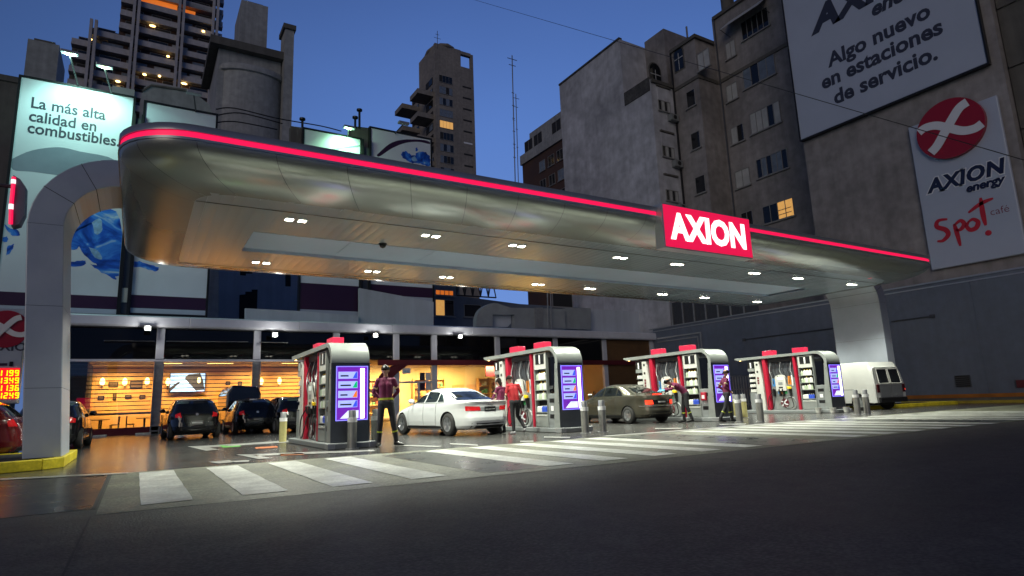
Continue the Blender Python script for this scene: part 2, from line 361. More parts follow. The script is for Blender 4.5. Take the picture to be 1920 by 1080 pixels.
def road(m):
    """soft wheel-worn streaks along the street and fine aggregate"""
    n = m.node_tree; b = n.nodes['Principled BSDF']; t = n.nodes.new('ShaderNodeTexCoord'); src = b.inputs['Base Color'].links[0].from_socket
    mp = n.nodes.new('ShaderNodeMapping'); mp.inputs['Scale'].default_value = (.035, .75, 1); n.links.new(t.outputs['Object'], mp.inputs[0])
    w = n.nodes.new('ShaderNodeTexNoise'); w.inputs['Scale'].default_value = 1.0; w.inputs['Detail'].default_value = 5; n.links.new(mp.outputs[0], w.inputs['Vector'])
    g = n.nodes.new('ShaderNodeTexVoronoi'); g.inputs['Scale'].default_value = 34; n.links.new(t.outputs['Object'], g.inputs['Vector'])
    r1 = n.nodes.new('ShaderNodeMapRange'); r1.inputs['From Min'].default_value = .3; r1.inputs['From Max'].default_value = .7; r1.inputs['To Min'].default_value = .72; r1.inputs['To Max'].default_value = 1.25; n.links.new(w.outputs['Fac'], r1.inputs['Value'])
    r2 = n.nodes.new('ShaderNodeMapRange'); r2.inputs['From Max'].default_value = .7; r2.inputs['To Min'].default_value = 1.5; r2.inputs['To Max'].default_value = .62; n.links.new(g.outputs['Distance'], r2.inputs['Value'])
    mu = n.nodes.new('ShaderNodeMath'); mu.operation = 'MULTIPLY'; n.links.new(r1.outputs[0], mu.inputs[0]); n.links.new(r2.outputs[0], mu.inputs[1])
    v = n.nodes.new('ShaderNodeVectorMath'); v.operation = 'SCALE'; n.links.new(src, v.inputs[0]); n.links.new(mu.outputs[0], v.inputs['Scale']); n.links.new(v.outputs[0], b.inputs['Base Color'])
road(MT['street']); road(MT['apron'])
# ================================================================ ground
def sheet(name, mtl, x0, x1, y0, y1, z, nx=1, ny=1):
    mb = MB(); mb.grid([[Vector((x0+(x1-x0)*i/nx, y0+(y1-y0)*j/ny, z)) for i in range(nx+1)] for j in range(ny+1)])
    return struct(mb, name, mtl)
sheet('street', MT['street'], -900, 900, -300, 1500, -0.004)
YA0, YA1 = 7.25, 12.35
mb = MB()
up_ = [(-0.28, YA0+.3), (4, YA0-.0), (12, YA0-.35), (36, YA0-.9)]
mb.poly([(x, y, 0) for x, y in up_] + [(36, 11.3, 0), (14, 11.9, 0), (-0.28, YA1+.2, 0)])
struct(mb, 'pavement_apron', MT['apron'])
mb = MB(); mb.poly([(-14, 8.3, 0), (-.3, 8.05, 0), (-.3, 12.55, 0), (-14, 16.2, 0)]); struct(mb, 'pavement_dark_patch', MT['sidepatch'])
mb = MB(); mb.poly([(-14, 16.22, 0), (-.3, 12.57, 0), (-.28, YA1+.21, 0), (14, 11.91, 0), (36, 11.31, 0), (36, 37, 0), (-40, 37, 0), (-40, 16.2, 0)])
struct(mb, 'forecourt', MT['court'])
# joints in the street and pavement
for P in ([(-.34, 8.0), (-.30, 8.0), (-.30, 12.4), (-.34, 12.4)], [(-.345, -1), (-.33, -1), (-.31, 7.5), (-.325, 7.5)], [(-8, 7.53), (12, 6.9), (12, 6.915), (-8, 7.545)], [(12.02, 6.9), (36, 6.35), (36, 6.365), (12.02, 6.915)]):
    mb = MB(); mb.poly([(x, y, .0035 if y > 7.4 and x < 0 else .0022) for x, y in P]); struct(mb, 'pavement_joint', MT['tar'])
# crosswalk stripes
k = 0
for i in range(25):
    if i in (4, 10, 11, 18): continue
    x = 0.1+i*1.0; sk = -0.03*i
    mb = MB(); w = 0.5
    y0, y1 = 7.92-0.07*i, 12.25-0.045*i
    random.seed(i)
    L = [(x+random.uniform(-.006, .006), y0+(y1-y0)*t/14) for t in range(15)]; Rr = [(x+w+random.uniform(-.006, .006)-(.05 if t < 1 else 0)*0, y0+(y1-y0)*t/14) for t in range(15)]
    mb.poly([(a, b, 0.006) for a, b in L] + [(a, b, 0.006) for a, b in Rr[::-1]])
    struct(mb, 'crosswalk_stripe', MT['road_white'])
for x0, x1, y0, y1 in ((4.12, 5.25, 7.58, 11.9), (9.75, 11.35, 7.05, 11.65), (17.9, 18.9, 6.9, 11.4)):
    mb = MB(); mb.poly([(x0, y0, .003), (x1, y0-.04, .003), (x1, y1, .003), (x0, y1, .003)]); struct(mb, 'dark_patch', MT['patch'])
# painted marks on the forecourt, laid out where the photograph shows them
def mark(px, m='road_faded', z=0.010, name='road_marking'):
    mb = MB(); mb.poly([W(x, y, 'Z', z) for x, y in px]); return struct(mb, name, MT[m])
mark([(0, 897), (240, 885.5), (240, 888), (0, 900)])
mark([(352, 837), (378, 836), (412, 843), (386, 845)]); mark([(378, 836), (600, 822), (604, 825), (392, 839)])
mark([(442, 852), (470, 851.5), (512, 859), (486, 861)]); mark([(470, 851.5), (700, 843), (704, 846), (480, 855)])
mark([(390, 866), (430, 862.5), (438, 866), (412, 869)]); mark([(434, 864), (468, 862.5), (466, 865.5), (440, 866.5)])
mark([(412, 835), (446, 833.5), (452, 837), (418, 839)], 'road_green')
mark([(478, 838.5), (520, 836), (521, 839), (480, 841.5)], 'road_orange'); mark([(524, 851), (568, 849), (570, 852), (527, 854)], 'road_orange')
mark([(842, 830.5), (895, 833), (897, 836), (845, 833)]); mark([(1020, 818), (1070, 819), (1068, 821.5), (1020, 820.5)])
mark([(1228, 802.5), (1280, 802), (1276, 804), (1228, 804)]); mark([(740, 834), (830, 836), (820, 838), (742, 836)])
mark([(975, 826.5), (1000, 826), (1000, 828), (976, 828.5)]); mark([(1348, 795), (1400, 794), (1396, 796), (1350, 796.5)])
mark([(1130, 817), (1280, 806), (1500, 789), (1720, 776), (1722, 777.5), (1500, 791), (1280, 808.5), (1140, 818.5)])
for a in ((142, 818, 158), (174, 814, 200), (254, 811.5, 283), (372, 806, 392), (483, 801, 500)):
    mb = MB(); p = G(a[0], a[1]); y = 34.2
    x0 = W(a[0], a[1], 'Y', y).x; x1 = W(a[2], a[1], 'Y', y).x
    mb.box(x0, x1, y, y+.25, 0.0, 0.12)
    tag(mb.build('parking_stop', MT['road_white'], bevel=.02), 'white parking stop before the shop, %s of five' % ('leftmost', 'second from the left', 'middle one', 'fourth from the left', 'rightmost')[[142, 174, 254, 372, 483].index(a[0])], 'parking stop', 'parking stops before the shop')

# ================================================================ canopy
ZS, ZE = 5.4, 6.0
CX0, CX1, CY0, CY1 = -0.62, 29.0, 12.0, 22.0
can = thing('fuel_canopy', 'long silver canopy with rounded ends and a red light strip over the pump islands', 'canopy', (14, 17, 0))
RC = [(CX0, CY0, 1.3), (CX1, CY0, 1.5), (CX1, CY1, 1.5), (CX0, CY1, 1.3)]
def outline(off):
    """rounded outline of the canopy plan, moved inwards by off, counter-clockwise from the front left, with arc stations"""
    pts = []
    rl, rr = 1.25, 1.7
    x0, x1, y0, y1 = CX0+off, CX1-off, CY0+off, CY1-off
    rl = max(rl-off*.35, .4); rr = max(rr-off*.35, .4)
    def arc(cx, cy, r, a0, a1, n=9):
        return [(cx+r*math.cos(R(a0+(a1-a0)*i/n)), cy+r*math.sin(R(a0+(a1-a0)*i/n))) for i in range(n+1)]
    def line(a, b, n): return [(a[0]+(b[0]-a[0])*i/n, a[1]+(b[1]-a[1])*i/n) for i in range(1, n)]
    A = arc(x0+rl, y0+rl, rl, 180, 270); B = arc(x1-rr, y0+rr, rr, 270, 360); C = arc(x1-rr, y1-rr, rr, 0, 90); D = arc(x0+rl, y1-rl, rl, 90, 180)
    return A, B, C, D, (x0, x1, y0, y1, rl, rr)
def ring(off, z, npanel=19):
    A, B, C, D, q = outline(off); out = list(A)
    a, b = A[-1], B[0]; out += [(a[0]+(b[0]-a[0])*i/(npanel*2), a[1]) for i in range(1, npanel*2)]
    out += B; a, b = B[-1], C[0]; out += [(a[0], a[1]+(b[1]-a[1])*i/12) for i in range(1, 12)]
    out += C; a, b = C[-1], D[0]; out += [(a[0]+(b[0]-a[0])*i/(npanel*2), a[1]) for i in range(1, npanel*2)]
    out += D; a, b = D[-1], A[0]; out += [(a[0], a[1]+(b[1]-a[1])*i/12) for i in range(1, 12)]
    return [Vector((x, y, z)) for x, y in out]
# cross profile (offset inwards, height): curved cladding from under the light strip in to the soffit
prof = []
for i in range(15):
    a = math.pi/2*i/14; prof.append((0.02+1.38*(1-math.cos(a)), 5.90-(5.90-ZS)*math.sin(a)))
prof[-1] = (1.40, ZS)
rows = [ring(o, z) for o, z in prof]
N = len(rows[0])
# panel joints: every second station of the straights, and the quarter points of the ends
cuts = []
na = 10; L1 = 19*2-1
idx = 0
straight0 = range(9, 9+38+1, 2)
cuts = [0, 4] + list(straight0) + [9+38+4, 9+38+9, 9+38+9+6, 9+38+9+12, 9+38+9+12+4]
base2 = 9+38+9+12+9
cuts += list(range(base2, base2+38+1, 2)) + [base2+38+5, base2+38+9, base2+38+9+6]
cuts = sorted(set(c for c in cuts if c < N))
for q in range(len(cuts)):
    i0 = cuts[q]; i1 = cuts[(q+1) % len(cuts)]; i1 = i1 if i1 > i0 else i1+N
    mb = MB(); rr = []
    for row in rows:
        pts = [row[i % N].copy() for i in range(i0, i1+1)]
        d0 = (pts[1]-pts[0]).normalized()*.006; d1 = (pts[-2]-pts[-1]).normalized()*.006
        pts[0] += d0; pts[-1] += d1; rr.append(pts)
    mb.grid(rr[::-1]); ob = mb.build('fascia_panel', MT['alu_fascia'], can, smooth=True)
mb = MB()  # shell behind the joints
mb.grid([[p+Vector((0, 0, .03)) for p in ring(o+.03, z)] for o, z in prof][::-1], True); mb.build('joint_backing', MT['joint'], can, smooth=True)
mb = MB(); mb.grid([ring(0, 5.905), ring(0, 5.955)], True); mb.grid([ring(0.0, 5.905), ring(.06, 5.905)][::-1], True); mb.build('lower_edge_band', MT['band'], can, smooth=True)
# light strip with the gap where the sign hangs
def strip(i0, i1, o, z0, z1, m, name, par=can):
    mb = MB(); A = ring(o, z0); B = ring(o, z1); mb.grid([[A[i % N] for i in range(i0, i1+1)], [B[i % N] for i in range(i0, i1+1)]]); return mb.build(name, m, par, smooth=True)
strip(0, N//2+2, .03, 5.957, 6.075, MT['led'], 'light_strip')
strip(N//2+2, N-4, .03, 5.957, 6.075, MT['band'], 'rear_edge_band')
mb = MB(); mb.grid([ring(0, 6.077), ring(0, 6.21), ring(.12, 6.23)], True); mb.grid([ring(.06, 6.077), ring(0, 6.077)][::-1] if False else [ring(0, 6.077), ring(.06, 6.077)], True)
mb.build('upper_edge_band', MT['band'], can, smooth=True)
mb = MB(); mb.poly(ring(.12, 6.228)); mb.build('roof_deck', MT['recess'], can)
# soffit with the long recess
RX0, RX1, RY0, RY1 = 2.25, 25.6, 16.1, 18.2
A, B, C, D, q = outline(1.40); sx0, sx1, sy0, sy1, rl, rr_ = q
mb = MB(); o_pts = ring(1.40, ZS)
front = [p for p in o_pts if p.y < RY0]; 
def soff(x0, x1, y0, y1, z=ZS): mb.add([(x0, y0, z), (x1, y0, z), (x1, y1, z), (x0, y1, z)], [(3, 2, 1, 0)])
import bisect
def half(yb, up):
    P = [p for p in o_pts if (p.y > yb if up else p.y < yb)]
    c = Vector((14, yb, 0)); P.sort(key=lambda p: math.atan2(p.y-yb, p.x-14)); return P
def yrow(y):
    if y < sy0+rl: lo = sx0+rl-math.sqrt(max(rl**2-(sy0+rl-y)**2, 0))
    elif y > sy1-rl: lo = sx0+rl-math.sqrt(max(rl**2-(y-sy1+rl)**2, 0))
    else: lo = sx0
    if y < sy0+rr_: hi = sx1-rr_+math.sqrt(max(rr_**2-(sy0+rr_-y)**2, 0))
    elif y > sy1-rr_: hi = sx1-rr_+math.sqrt(max(rr_**2-(y-sy1+rr_)**2, 0))
    else: hi = sx1
    return lo, hi
def band(ys, xs=None):
    global mb
    rws = []
    for y in ys:
        lo, hi = yrow(y)
        if xs: lo, hi = (xs[0] if xs[0] is not None else lo), (xs[1] if xs[1] is not None else hi)
        rws.append([Vector((lo+(hi-lo)*i/8, y, ZS)) for i in range(9)])
    mb.grid(rws[::-1])
def yext(x):
    """soffit limits in y at x"""
    e = lambda c, r, d: c
    lo, hi = sy0, sy1
    if x < sx0+rl: d = rl-math.sqrt(max(rl**2-(sx0+rl-x)**2, 0)); lo += d; hi -= d
    if x > sx1-rr_: d = rr_-math.sqrt(max(rr_**2-(x-sx1+rr_)**2, 0)); lo += d; hi -= d
    return lo, hi
mb = MB(); rws = []
for i in range(61):
    x = sx0+(sx1-sx0)*(1-math.cos(math.pi*i/60))/2; lo, hi = yext(x); rws.append([Vector((x, lo+(hi-lo)*j/6, ZS+.02)) for j in range(7)])
for r0_, r1_ in zip(rws, rws[1:]):
    for j in range(6):
        c = (r0_[j]+r1_[j+1])/2
        if not (RX0+.1 < c.x < RX1-.1 and RY0+.25 < c.y < RY1-.25): mb.add([r0_[j], r0_[j+1], r1_[j+1], r1_[j]], [(0, 1, 2, 3)])
mb = MB(); mb.box(sx0+.3, sx1-.3, sy0+.25, RY0-.01, ZS+.02, ZS+.03); mb.box(sx0+.3, sx1-.3, RY1+.01, sy1-.25, ZS+.02, ZS+.03); mb.box(sx0+.2, RX0-.01, RY0-.01, RY1+.01, ZS+.02, ZS+.03); mb.box(RX1+.01, sx1-.2, RY0-.01, RY1+.01, ZS+.02, ZS+.03)
mb.build('soffit_backing', MT['kmid'], can)
PW = .25; ns = int(math.ceil((sx1-sx0+.06)/PW)); rs = random.Random(11); cache = {}
def slat(x, y0, y1):
    key = (round(y1-y0, 3)); h = PW/2-.0015
    if key not in cache:
        L_ = y1-y0; rows_ = []
        for u in (-1, -.6, -.2, .2, .6, 1): rows_.append([Vector((u*h, v*L_/2, -.005*(1-u*u))) for v in (-1, -.33, .33, 1)])
        m_ = MB(); m_.grid(rows_); cache[key] = m_.mesh('ceiling_slat', MT['alu'], True)
    share(cache[key], 'ceiling_slat', (x, (y0+y1)/2, ZS+.010), can, rot=(R(rs.gauss(0, .10)), R(rs.gauss(0, .75)), 0))
for i in range(ns):
    x = sx0-.03+PW*(i+.5); lo, hi = yext(x-PW/2 if x > 14 else x-PW/2); lo2, hi2 = yext(x+PW/2); lo, hi = min(lo, lo2)-.03, max(hi, hi2)+.03
    if RX0 < x < RX1: slat(x, lo-.02, RY0); slat(x, RY1, hi+.02)
    else: slat(x, lo-.02, hi+.02)
mb = MB(); zr = ZS+.10
mb.poly([(RX0, RY0, ZS), (RX1, RY0, ZS), (RX1, RY0, zr), (RX0, RY0, zr)]); mb.poly([(RX0, RY1, ZS), (RX0, RY1, zr), (RX1, RY1, zr), (RX1, RY1, ZS)])
mb.poly([(RX0, RY0, ZS), (RX0, RY0, zr), (RX0, RY1, zr), (RX0, RY1, ZS)]); mb.poly([(RX1, RY0, ZS), (RX1, RY1, ZS), (RX1, RY1, zr), (RX1, RY0, zr)])
mb.build('recess_edge', MT['recess'], can)
nrp = 9
for i in range(nrp):
    w = (RX1-RX0)/nrp; mb = MB(); mb.box(RX0+i*w+.006, RX0+(i+1)*w-.006, RY0+.002, RY1-.002, zr-.004, zr+.02); mb.build('recess_panel', MT['recess'], can)
# thin joints of the soffit
for y in (14.05, 20.3):
    mb = MB(); mb.box(0.8, 27.3, y, y+.02, ZS-.012, ZS-.004); mb.build('soffit_joint', MT['joint'], can)
# the little black camera dome in the recess edge
t_ = thing('dome_camera', 'small black dome camera under the canopy soffit at the recess edge', 'camera', (5.6, 16.06, ZS)); mb = MB(); mb.lathe([(.1, ZS-.001), (.1, ZS-.03), (.07, ZS-.1), (0, ZS-.13)], (5.6, 15.95, 0), 12)
mb.build('dome', MT['black'], t_, smooth=True); mb = MB(); mb.cyl((5.6, 15.95, ZS), (5.6, 15.95, ZS-.02), .12); mb.build('mount', MT['black'], t_)

# arch columns at both ends
def column(nm, label, xo, sgn, y0, y1, zbase, lean=0.0):
    """xo = outer face; band of thickness .62 rising to a quarter bend over into the canopy end"""
    th = .62; xi = xo+sgn*th; ztop, zin = 6.52, 5.96; ro = 1.62; ri = ro-th; cx = xo+sgn*ro; cz = ztop-ro
    t = thing(nm, label, 'column', ((xo+xi)/2, (y0+y1)/2, zbase))
    path = [((xo, z), (xi, z)) for z in (zbase, 1.55, 3.2, cz)]
    for i in range(1, 13):
        a = math.pi/2*i/12; path.append(((cx-sgn*ro*math.cos(a), cz+ro*math.sin(a)), (cx-sgn*ri*math.cos(a), cz+ri*math.sin(a))))
    path.append(((cx+sgn*.7, ztop), (cx+sgn*.7, ztop-th)))
    path = [tuple((px_-lean*(1-min(pz_/cz, 1)), pz_) for px_, pz_ in pr_) for pr_ in path]
    segs = [(0, 1), (1, 2), (2, 3), (3, 7), (7, 11), (11, 16)]
    for a, b in segs:
        P = path[a:b+1]; mb = MB(); g = .004
        rows = []
        for j, (o, i_) in enumerate(P):
            dz = g if j == 0 else (-g if j == len(P)-1 else 0)
            if a >= 3: dz = 0 if not (a == 3 and j == 0) else g
            rows.append([Vector((o[0], y0, o[1]+dz)), Vector((o[0], y1, o[1]+dz)), Vector((i_[0], y1, i_[1]+dz)), Vector((i_[0], y0, i_[1]+dz))])
        mb.grid(rows, True); mb.poly(rows[0]); mb.poly(rows[-1][::-1])
        p = mb.build('cladding_panel', MT['panel_grey'], t, bevel=.02)
        if a >= 3: p.scale = (1, 1, 1)
    for zz in (1.55, 3.2, cz):
        mb = MB(); lx = -lean*(1-zz/cz); mb.box(min(xo, xi)+.01+lx, max(xo, xi)-.01+lx, y0+.01, y1-.01, zz-.02, zz+.02); mb.build('seam', MT['joint'], t)
    for a in (7, 11):
        o, i_ = path[a]; d = Vector((o[0]-i_[0], 0, o[1]-i_[1])).normalized(); tn = Vector((-d.z, 0, d.x))*.006
        mb = MB(); q = [Vector((o[0], y0, o[1])), Vector((i_[0], y0, i_[1]))]
        q = [q[0]+d*.002, q[1]-d*.002]; mb.prism([q[0]+tn, q[0]-tn, q[1]-tn, q[1]+tn], (0, -.003, 0)); mb.build('seam', MT['joint'], t)
        mb = MB(); mb.prism([q[1]+tn, q[1]-tn, q[1]-tn-d*.004, q[1]+tn-d*.004], (0, y1-y0, 0)); mb.build('seam', MT['joint'], t)
    return t
column('arched_column', 'blue grey clad column left of the shop, bending over into the canopy', -2.16, 1, 15.3, 17.0, 0.2, -0.34)
column('arched_column', 'pale clad column behind the white van, lit from the canopy', 30.3, -1, 15.3, 17.7, 0.2)
# kerb islands
def kerb(pts, label, h=.2):
    t = thing('kerb_island', label, 'kerb', (sum(p[0] for p in pts)/len(pts), sum(p[1] for p in pts)/len(pts), 0))
    n = len(pts); c = Vector((t.location.x, t.location.y, 0))
    ins = [Vector((p[0], p[1], 0)) + (c-Vector((p[0], p[1], 0))).normalized()*.22 for p in pts]
    mb = MB(); mb.prism([(p.x, p.y, .01) for p in ins], (0, 0, h-.03)); mb.build('infill', MT['dark'], t)
    for i in range(n):
        a, b = Vector((*pts[i], 0)), Vector((*pts[(i+1) % n], 0)); ia, ib = ins[i], ins[(i+1) % n]
        ln = (b-a).length; k = max(1, int(ln/1.0)); g = .004/max(ln, .1)
        for j in range(k):
            t0, t1 = j/k+g, (j+1)/k-g; mb = MB(); mb.prism([a.lerp(b, t0), a.lerp(b, t1), ia.lerp(ib, t1), ia.lerp(ib, t0)], (0, 0, h))
            mb.build('kerb_stone', MT['yellow'], t, bevel=.015)
kerb([(-5.2, 15.0), (-2.65, 14.3), (-1.45, 14.75), (-1.15, 15.1), (-1.15, 18.3), (-5.2, 18.3)], 'yellow painted kerb island under the left column')
kerb([(27.5, 15.3), (33.6, 14.4), (33.8, 14.8), (33.8, 18.2), (28.0, 18.2)], 'yellow painted kerb island under the right column behind the van', .16)

# sign box on the canopy edge
sg = thing('canopy_sign', 'glowing red sign box with white capital letters on the canopy edge', 'sign', (14.1, 11.8, 5.0))
sx0_, sx1_, sz0, sz1, sy = 12.3, 15.98, 5.02, 6.24, 11.78
mb = MB(); mb.box(sx0_-.04, sx1_+.04, sy+.012, sy+.36, sz0-.04, sz1+.04); mb.build('sign_case', MT['band'], sg, bevel=.02)
mb = MB(); mb.box(sx0_, sx1_, sy, sy+.01, sz0, sz1); mb.build('sign_face', MT['signred'], sg)
mb = MB(); text_mb(mb, 'AXION', ((sx0_+sx1_)/2+.02, sy-.001, sz0+.27), (1, 0, 0), (0, 0, 1), 1.04, off=.045, depth=.012, align='CENTER', sx=.93, space=1.03); mb.build('lettering', MT['signwhite'], sg)

# downlights
FX = [2.98, 6.48, 9.21, 13.16, 15.74, 19.85, 22.58, 26.4]
ordn = ['first', 'second', 'third', 'fourth', 'fifth', 'sixth', 'seventh', 'eighth']
prot = thing('canopy_light', 'x', 'ceiling light', (0, 0, 0), world=False)
mb = MB()
for s in (-1, 1):
    mb.box(s*.15-.12, s*.15+.12, -.125, .125, -.006, .001)
mb.build('frame', MT['white'], prot)
for s in (-1, 1):
    mb = MB(); mb.box(s*.15-.085, s*.15+.085, -.085, .085, -.0095, -.0065); mb.build('lens', MT['lamp'], prot)
kd = KIDS(prot)
for rw, (y, rn) in enumerate(((14.65, 'front'), (19.5, 'rear'))):
    for i, x in enumerate(FX):
        o = prot if (rw == 0 and i == 0) else copy_tree(prot, None, kd)
        o.location = (x, y, ZS-.001)
        tag(o, 'pair of square lit lamps, %s from the left in the %s row of the canopy' % (ordn[i], rn), 'ceiling light', 'lamps in the canopy soffit')
        spot('downlight', (x, y, ZS-.03), (x, y, 0), 1350, (.97, 1.0, .84), 128, .5, .05)
# ================================================================ shop
YF = 37.0; FX0, FX1 = -3.5, 36.0
shop = thing('petrol_station_shop', 'long glass fronted shop with a silver roof edge behind the pumps', 'shop', (16, YF, 0))
mb = MB(); prof_f = [(YF-.55, 5.40), (YF-.6, 5.5), (YF-.55, 5.93), (YF-.4, 6.0), (YF+.2, 6.0), (YF+.2, 5.4)]
for i in range(7):
    a, b = FX0+(FX1-FX0)*i/7+.004, FX0+(FX1-FX0)*(i+1)/7-.004; mb = MB(); mb.prism([(a, y, z) for y, z in prof_f], (b-a, 0, 0)); mb.build('roof_edge_panel', MT['shopmetal'], shop, bevel=.02)
mb = MB(); mb.box(FX0, FX1, YF+.21, YF+12, 5.6, 5.9); mb.build('roof', MT['recess'], shop)
mb = MB(); mb.box(FX0-.4, FX0-.002, YF-.5, YF+12, 0, 5.98); mb.build('end_wall', MT['shopmetal'], shop)
MX = [0.85, 5.6, 10.05, 13.85, 16.45, 21.25, 26.2, 30.85]
for i, x in enumerate(MX):
    mb = MB(); mb.box(x-.19, x+.19, YF-.16, YF+.1, 3.78, 5.4)
    if x > 12: mb.box(x-.19, x+.19, YF-.16, YF+.1, 0, 3.5)
    mb.build('mullion', MT['shopmetal'], shop, bevel=.015)
    if x < 12:
        t = MB(); t.box(x-.22, x-.17, YF-.2, YF-.12, 0, 3.66); t.box(x+.17, x+.22, YF-.2, YF-.12, 0, 3.66); t.box(x-.17, x+.17, YF-.1, YF-.05, 0, 3.66)
        for j in range(14):
            z = .1+j*.26; t.box(x-.2, x+.2, YF-.22, YF-.19, z, z+.05)
        t.build('lattice_post', MT['steel'], shop)
mb = MB(); mb.box(FX1-.4, FX1-.004, YF-.2, YF+.1, 0, 5.4); mb.build('corner_post', MT['shopmetal'], shop)
mb = MB(); mb.box(FX0, 10.2, YF-.12, YF+.1, 3.66, 3.78); mb.build('transom', MT['shopmetal'], shop)
# dark red band that sweeps down at the entrance
mb = MB(); mb.box(12.6, FX1-.4, YF-.3, YF-.17, 3.42, 3.76); mb.build('red_band', MT['maroon'], shop)
pts = spline([W(x, y, 'Y', YF-.25).to_tuple() for x, y in ((700, 745), (704, 720), (718, 698), (736, 686), (762, 679))], 6)
pin = spline([W(x, y, 'Y', YF-.25).to_tuple() for x, y in ((716, 745), (724, 722), (738, 706), (756, 691), (764, 685.5))], 6)
mb = MB()
for i in range(len(pts)-1): mb.prism([pts[i], pts[i+1], pin[i+1], pin[i]], (0, .12, 0))
mb.build('red_sweep', MT['maroon'], shop)
# upper glazing: dark reflecting panes
xs = [FX0]+MX
for a, b in zip(xs, xs[1:]+[FX1-.4]):
    mb = MB(); mb.box(a+.19, b-.19, YF-.02, YF, 3.78, 5.4); mb.build('upper_pane', MT['glassdark'], shop)
for a, b in zip(xs, xs[1:]):
    if a < 10:
        mb = MB(); mb.box(a+.23, b-.23, YF-.02, YF-.008, .35, 3.66); mb.build('lower_pane', MT['glass'], shop)
    else:
        mb = MB(); mb.box(a+.19, b-.19, YF-.02, YF-.008, .1, 3.42); mb.build('lower_pane', MT['glass'], shop)
mb = MB(); mb.box(31.04, FX1-.4, YF-.06, YF, 0.0, 5.39); mb.build('timber_bay', MT['wood2'], shop)
for j in range(20):
    mb = MB(); mb.box(31.05, FX1-.41, YF-.085, YF-.061, .05+j*.267, .05+j*.267+.255)
    if not (3.40 < .05+j*.267 < 3.76): mb.build('plank', MT['wood2'], shop)
mb = MB(); mb.box(FX0, 10.2, YF-.1, YF+.1, 0, .35); mb.build('plinth', MT['maroon'], shop)
mb = MB(); mb.box(FX0+.3, 10.2, YF+.2, YF+.6, 1.02, 1.1); mb.build('window_sill', MT['steel'], shop)
# door frame at the entrance
mb = MB(); mb.box(14.05, 16.26, YF-.12, YF-.03, 2.3, 2.42); mb.box(15.3, 15.42, YF-.12, YF-.03, 0, 2.3); mb.build('door_frame', MT['shopmetal'], shop, bevel=.01)
mb = MB(); mb.box(13.85+.35, 14.75, YF-.22, YF-.18, 2.9, 3.25); f_ = mb.build('opening_hours_plate', MT['reflective'], shop)
mb = MB(); text_mb(mb, '24 hs', (14.28, YF-.222, 2.99), (1, 0, 0), (0, 0, 1), .17, off=.004, depth=.004); mb.build('lettering', mat('sky blue print', (.1, .45, .7), .5), f_)
for (x, z, m) in ((15.45, 2.46, 'navy'), (15.85, 2.46, 'reflective'), (15.45, 1.85, 'purple'), (15.85, 1.85, 'reflective')):
    mb = MB(); mb.box(x, x+.36, YF-.05, YF-.03, z, z+.5); mb.build('poster', MT[m], shop)
# window blinds
for a, b in ((FX0+.35, .62), (1.08, 5.36), (5.84, 9.9)):
    for j in range(13):
        z = 1.0+j*.21; mb = MB(); mb.add([(a, YF+.10, z), (b, YF+.10, z), (b, YF+.17, z+.035), (a, YF+.17, z+.035)], [(0, 1, 2, 3), (3, 2, 1, 0)])
        mb = MB(); mb.box(a, b, YF+.10, YF+.17, z, z+.04); mb.build('blind_slat', MT['black'], shop)
# interior
mb = MB(); mb.box(FX0+.01, FX1-.01, YF+.21, YF+11.8, .004, .05); mb.build('shop_floor', mat('shop floor', (.25, .2, .15), .3, noise=(1, .1)), shop)
mb = MB(); mb.box(FX0+.01, FX1-.01, YF+.21, YF+11.8, 3.80, 3.9); mb.build('shop_ceiling', mat('shop ceiling', (.5, .4, .3), .7), shop)
YB = YF+6.0
pl = MB(); pl.box(FX0+1.2, 11.5, YB+.03, YB+.2, .05, 3.8); pl.build('cafe_wall', MT['wood'], shop)
for j in range(14):
    mb = MB(); mb.box(FX0+1.2, 11.5, YB, YB+.029, .06+j*.267, .06+j*.267+.26); mb.build('wall_plank', MT['wood'], shop)
mb = MB(); mb.box(11.5, 11.7, YF+1.2, YB+2, .05, 3.8); mb.build('partition', MT['cream'], shop)
mb = MB(); mb.box(FX0, FX0+1.2, YF+1.5, YB+.2, .05, 3.8); mb.build('dark_partition', MT['dark'], shop)
mb = MB(); mb.box(11.7, FX1-.1, YB+2, YB+2.2, .05, 3.8); mb.build('rear_wall', MT['cream'], shop)
mb = MB(); mb.box(30.9, 31.0, YF+.3, YB+2, .05, 3.8); mb.build('right_partition', MT['cream'], shop)
# wall lamps
lamps = [(192, 716), (234, 716), (276, 715), (315, 716), (373, 713), (490, 715), (524, 714)]
for i, (x, y) in enumerate(lamps):
    p = W(x, y, 'Y', YB-.25); t = thing('wall_lamp', 'glowing oval wall lamp on the timber wall, %s from the left seen through the blinds' % ordn[i], 'wall lamp', p, 'wall lamps in the cafe')
    mb = MB(); mb.ellipsoid(p, (.13, .1, .23)); mb.build('shade', MT['lampwarm'], t, smooth=True)
    mb = MB(); mb.box(p.x-.03, p.x+.03, p.y, YB-.001, p.z-.28, p.z-.22); mb.build('bracket', MT['black'], t)
pics = [(148, 158, 712, 728, 'round dark ornament'), (203, 222, 716, 726, 'dark toy car'), (243, 268, 714, 728, 'dark toy motorcycle'), (183, 196, 742, 750, 'small dark picture'), (211, 219, 737, 750, 'upright dark picture'), (234, 247, 740, 748, 'wide dark picture'), (261, 273, 740, 748, 'dark picture right of the wide one'), (423, 432, 715, 722, 'small red picture'), (446, 454, 715, 724, 'second small red picture')]
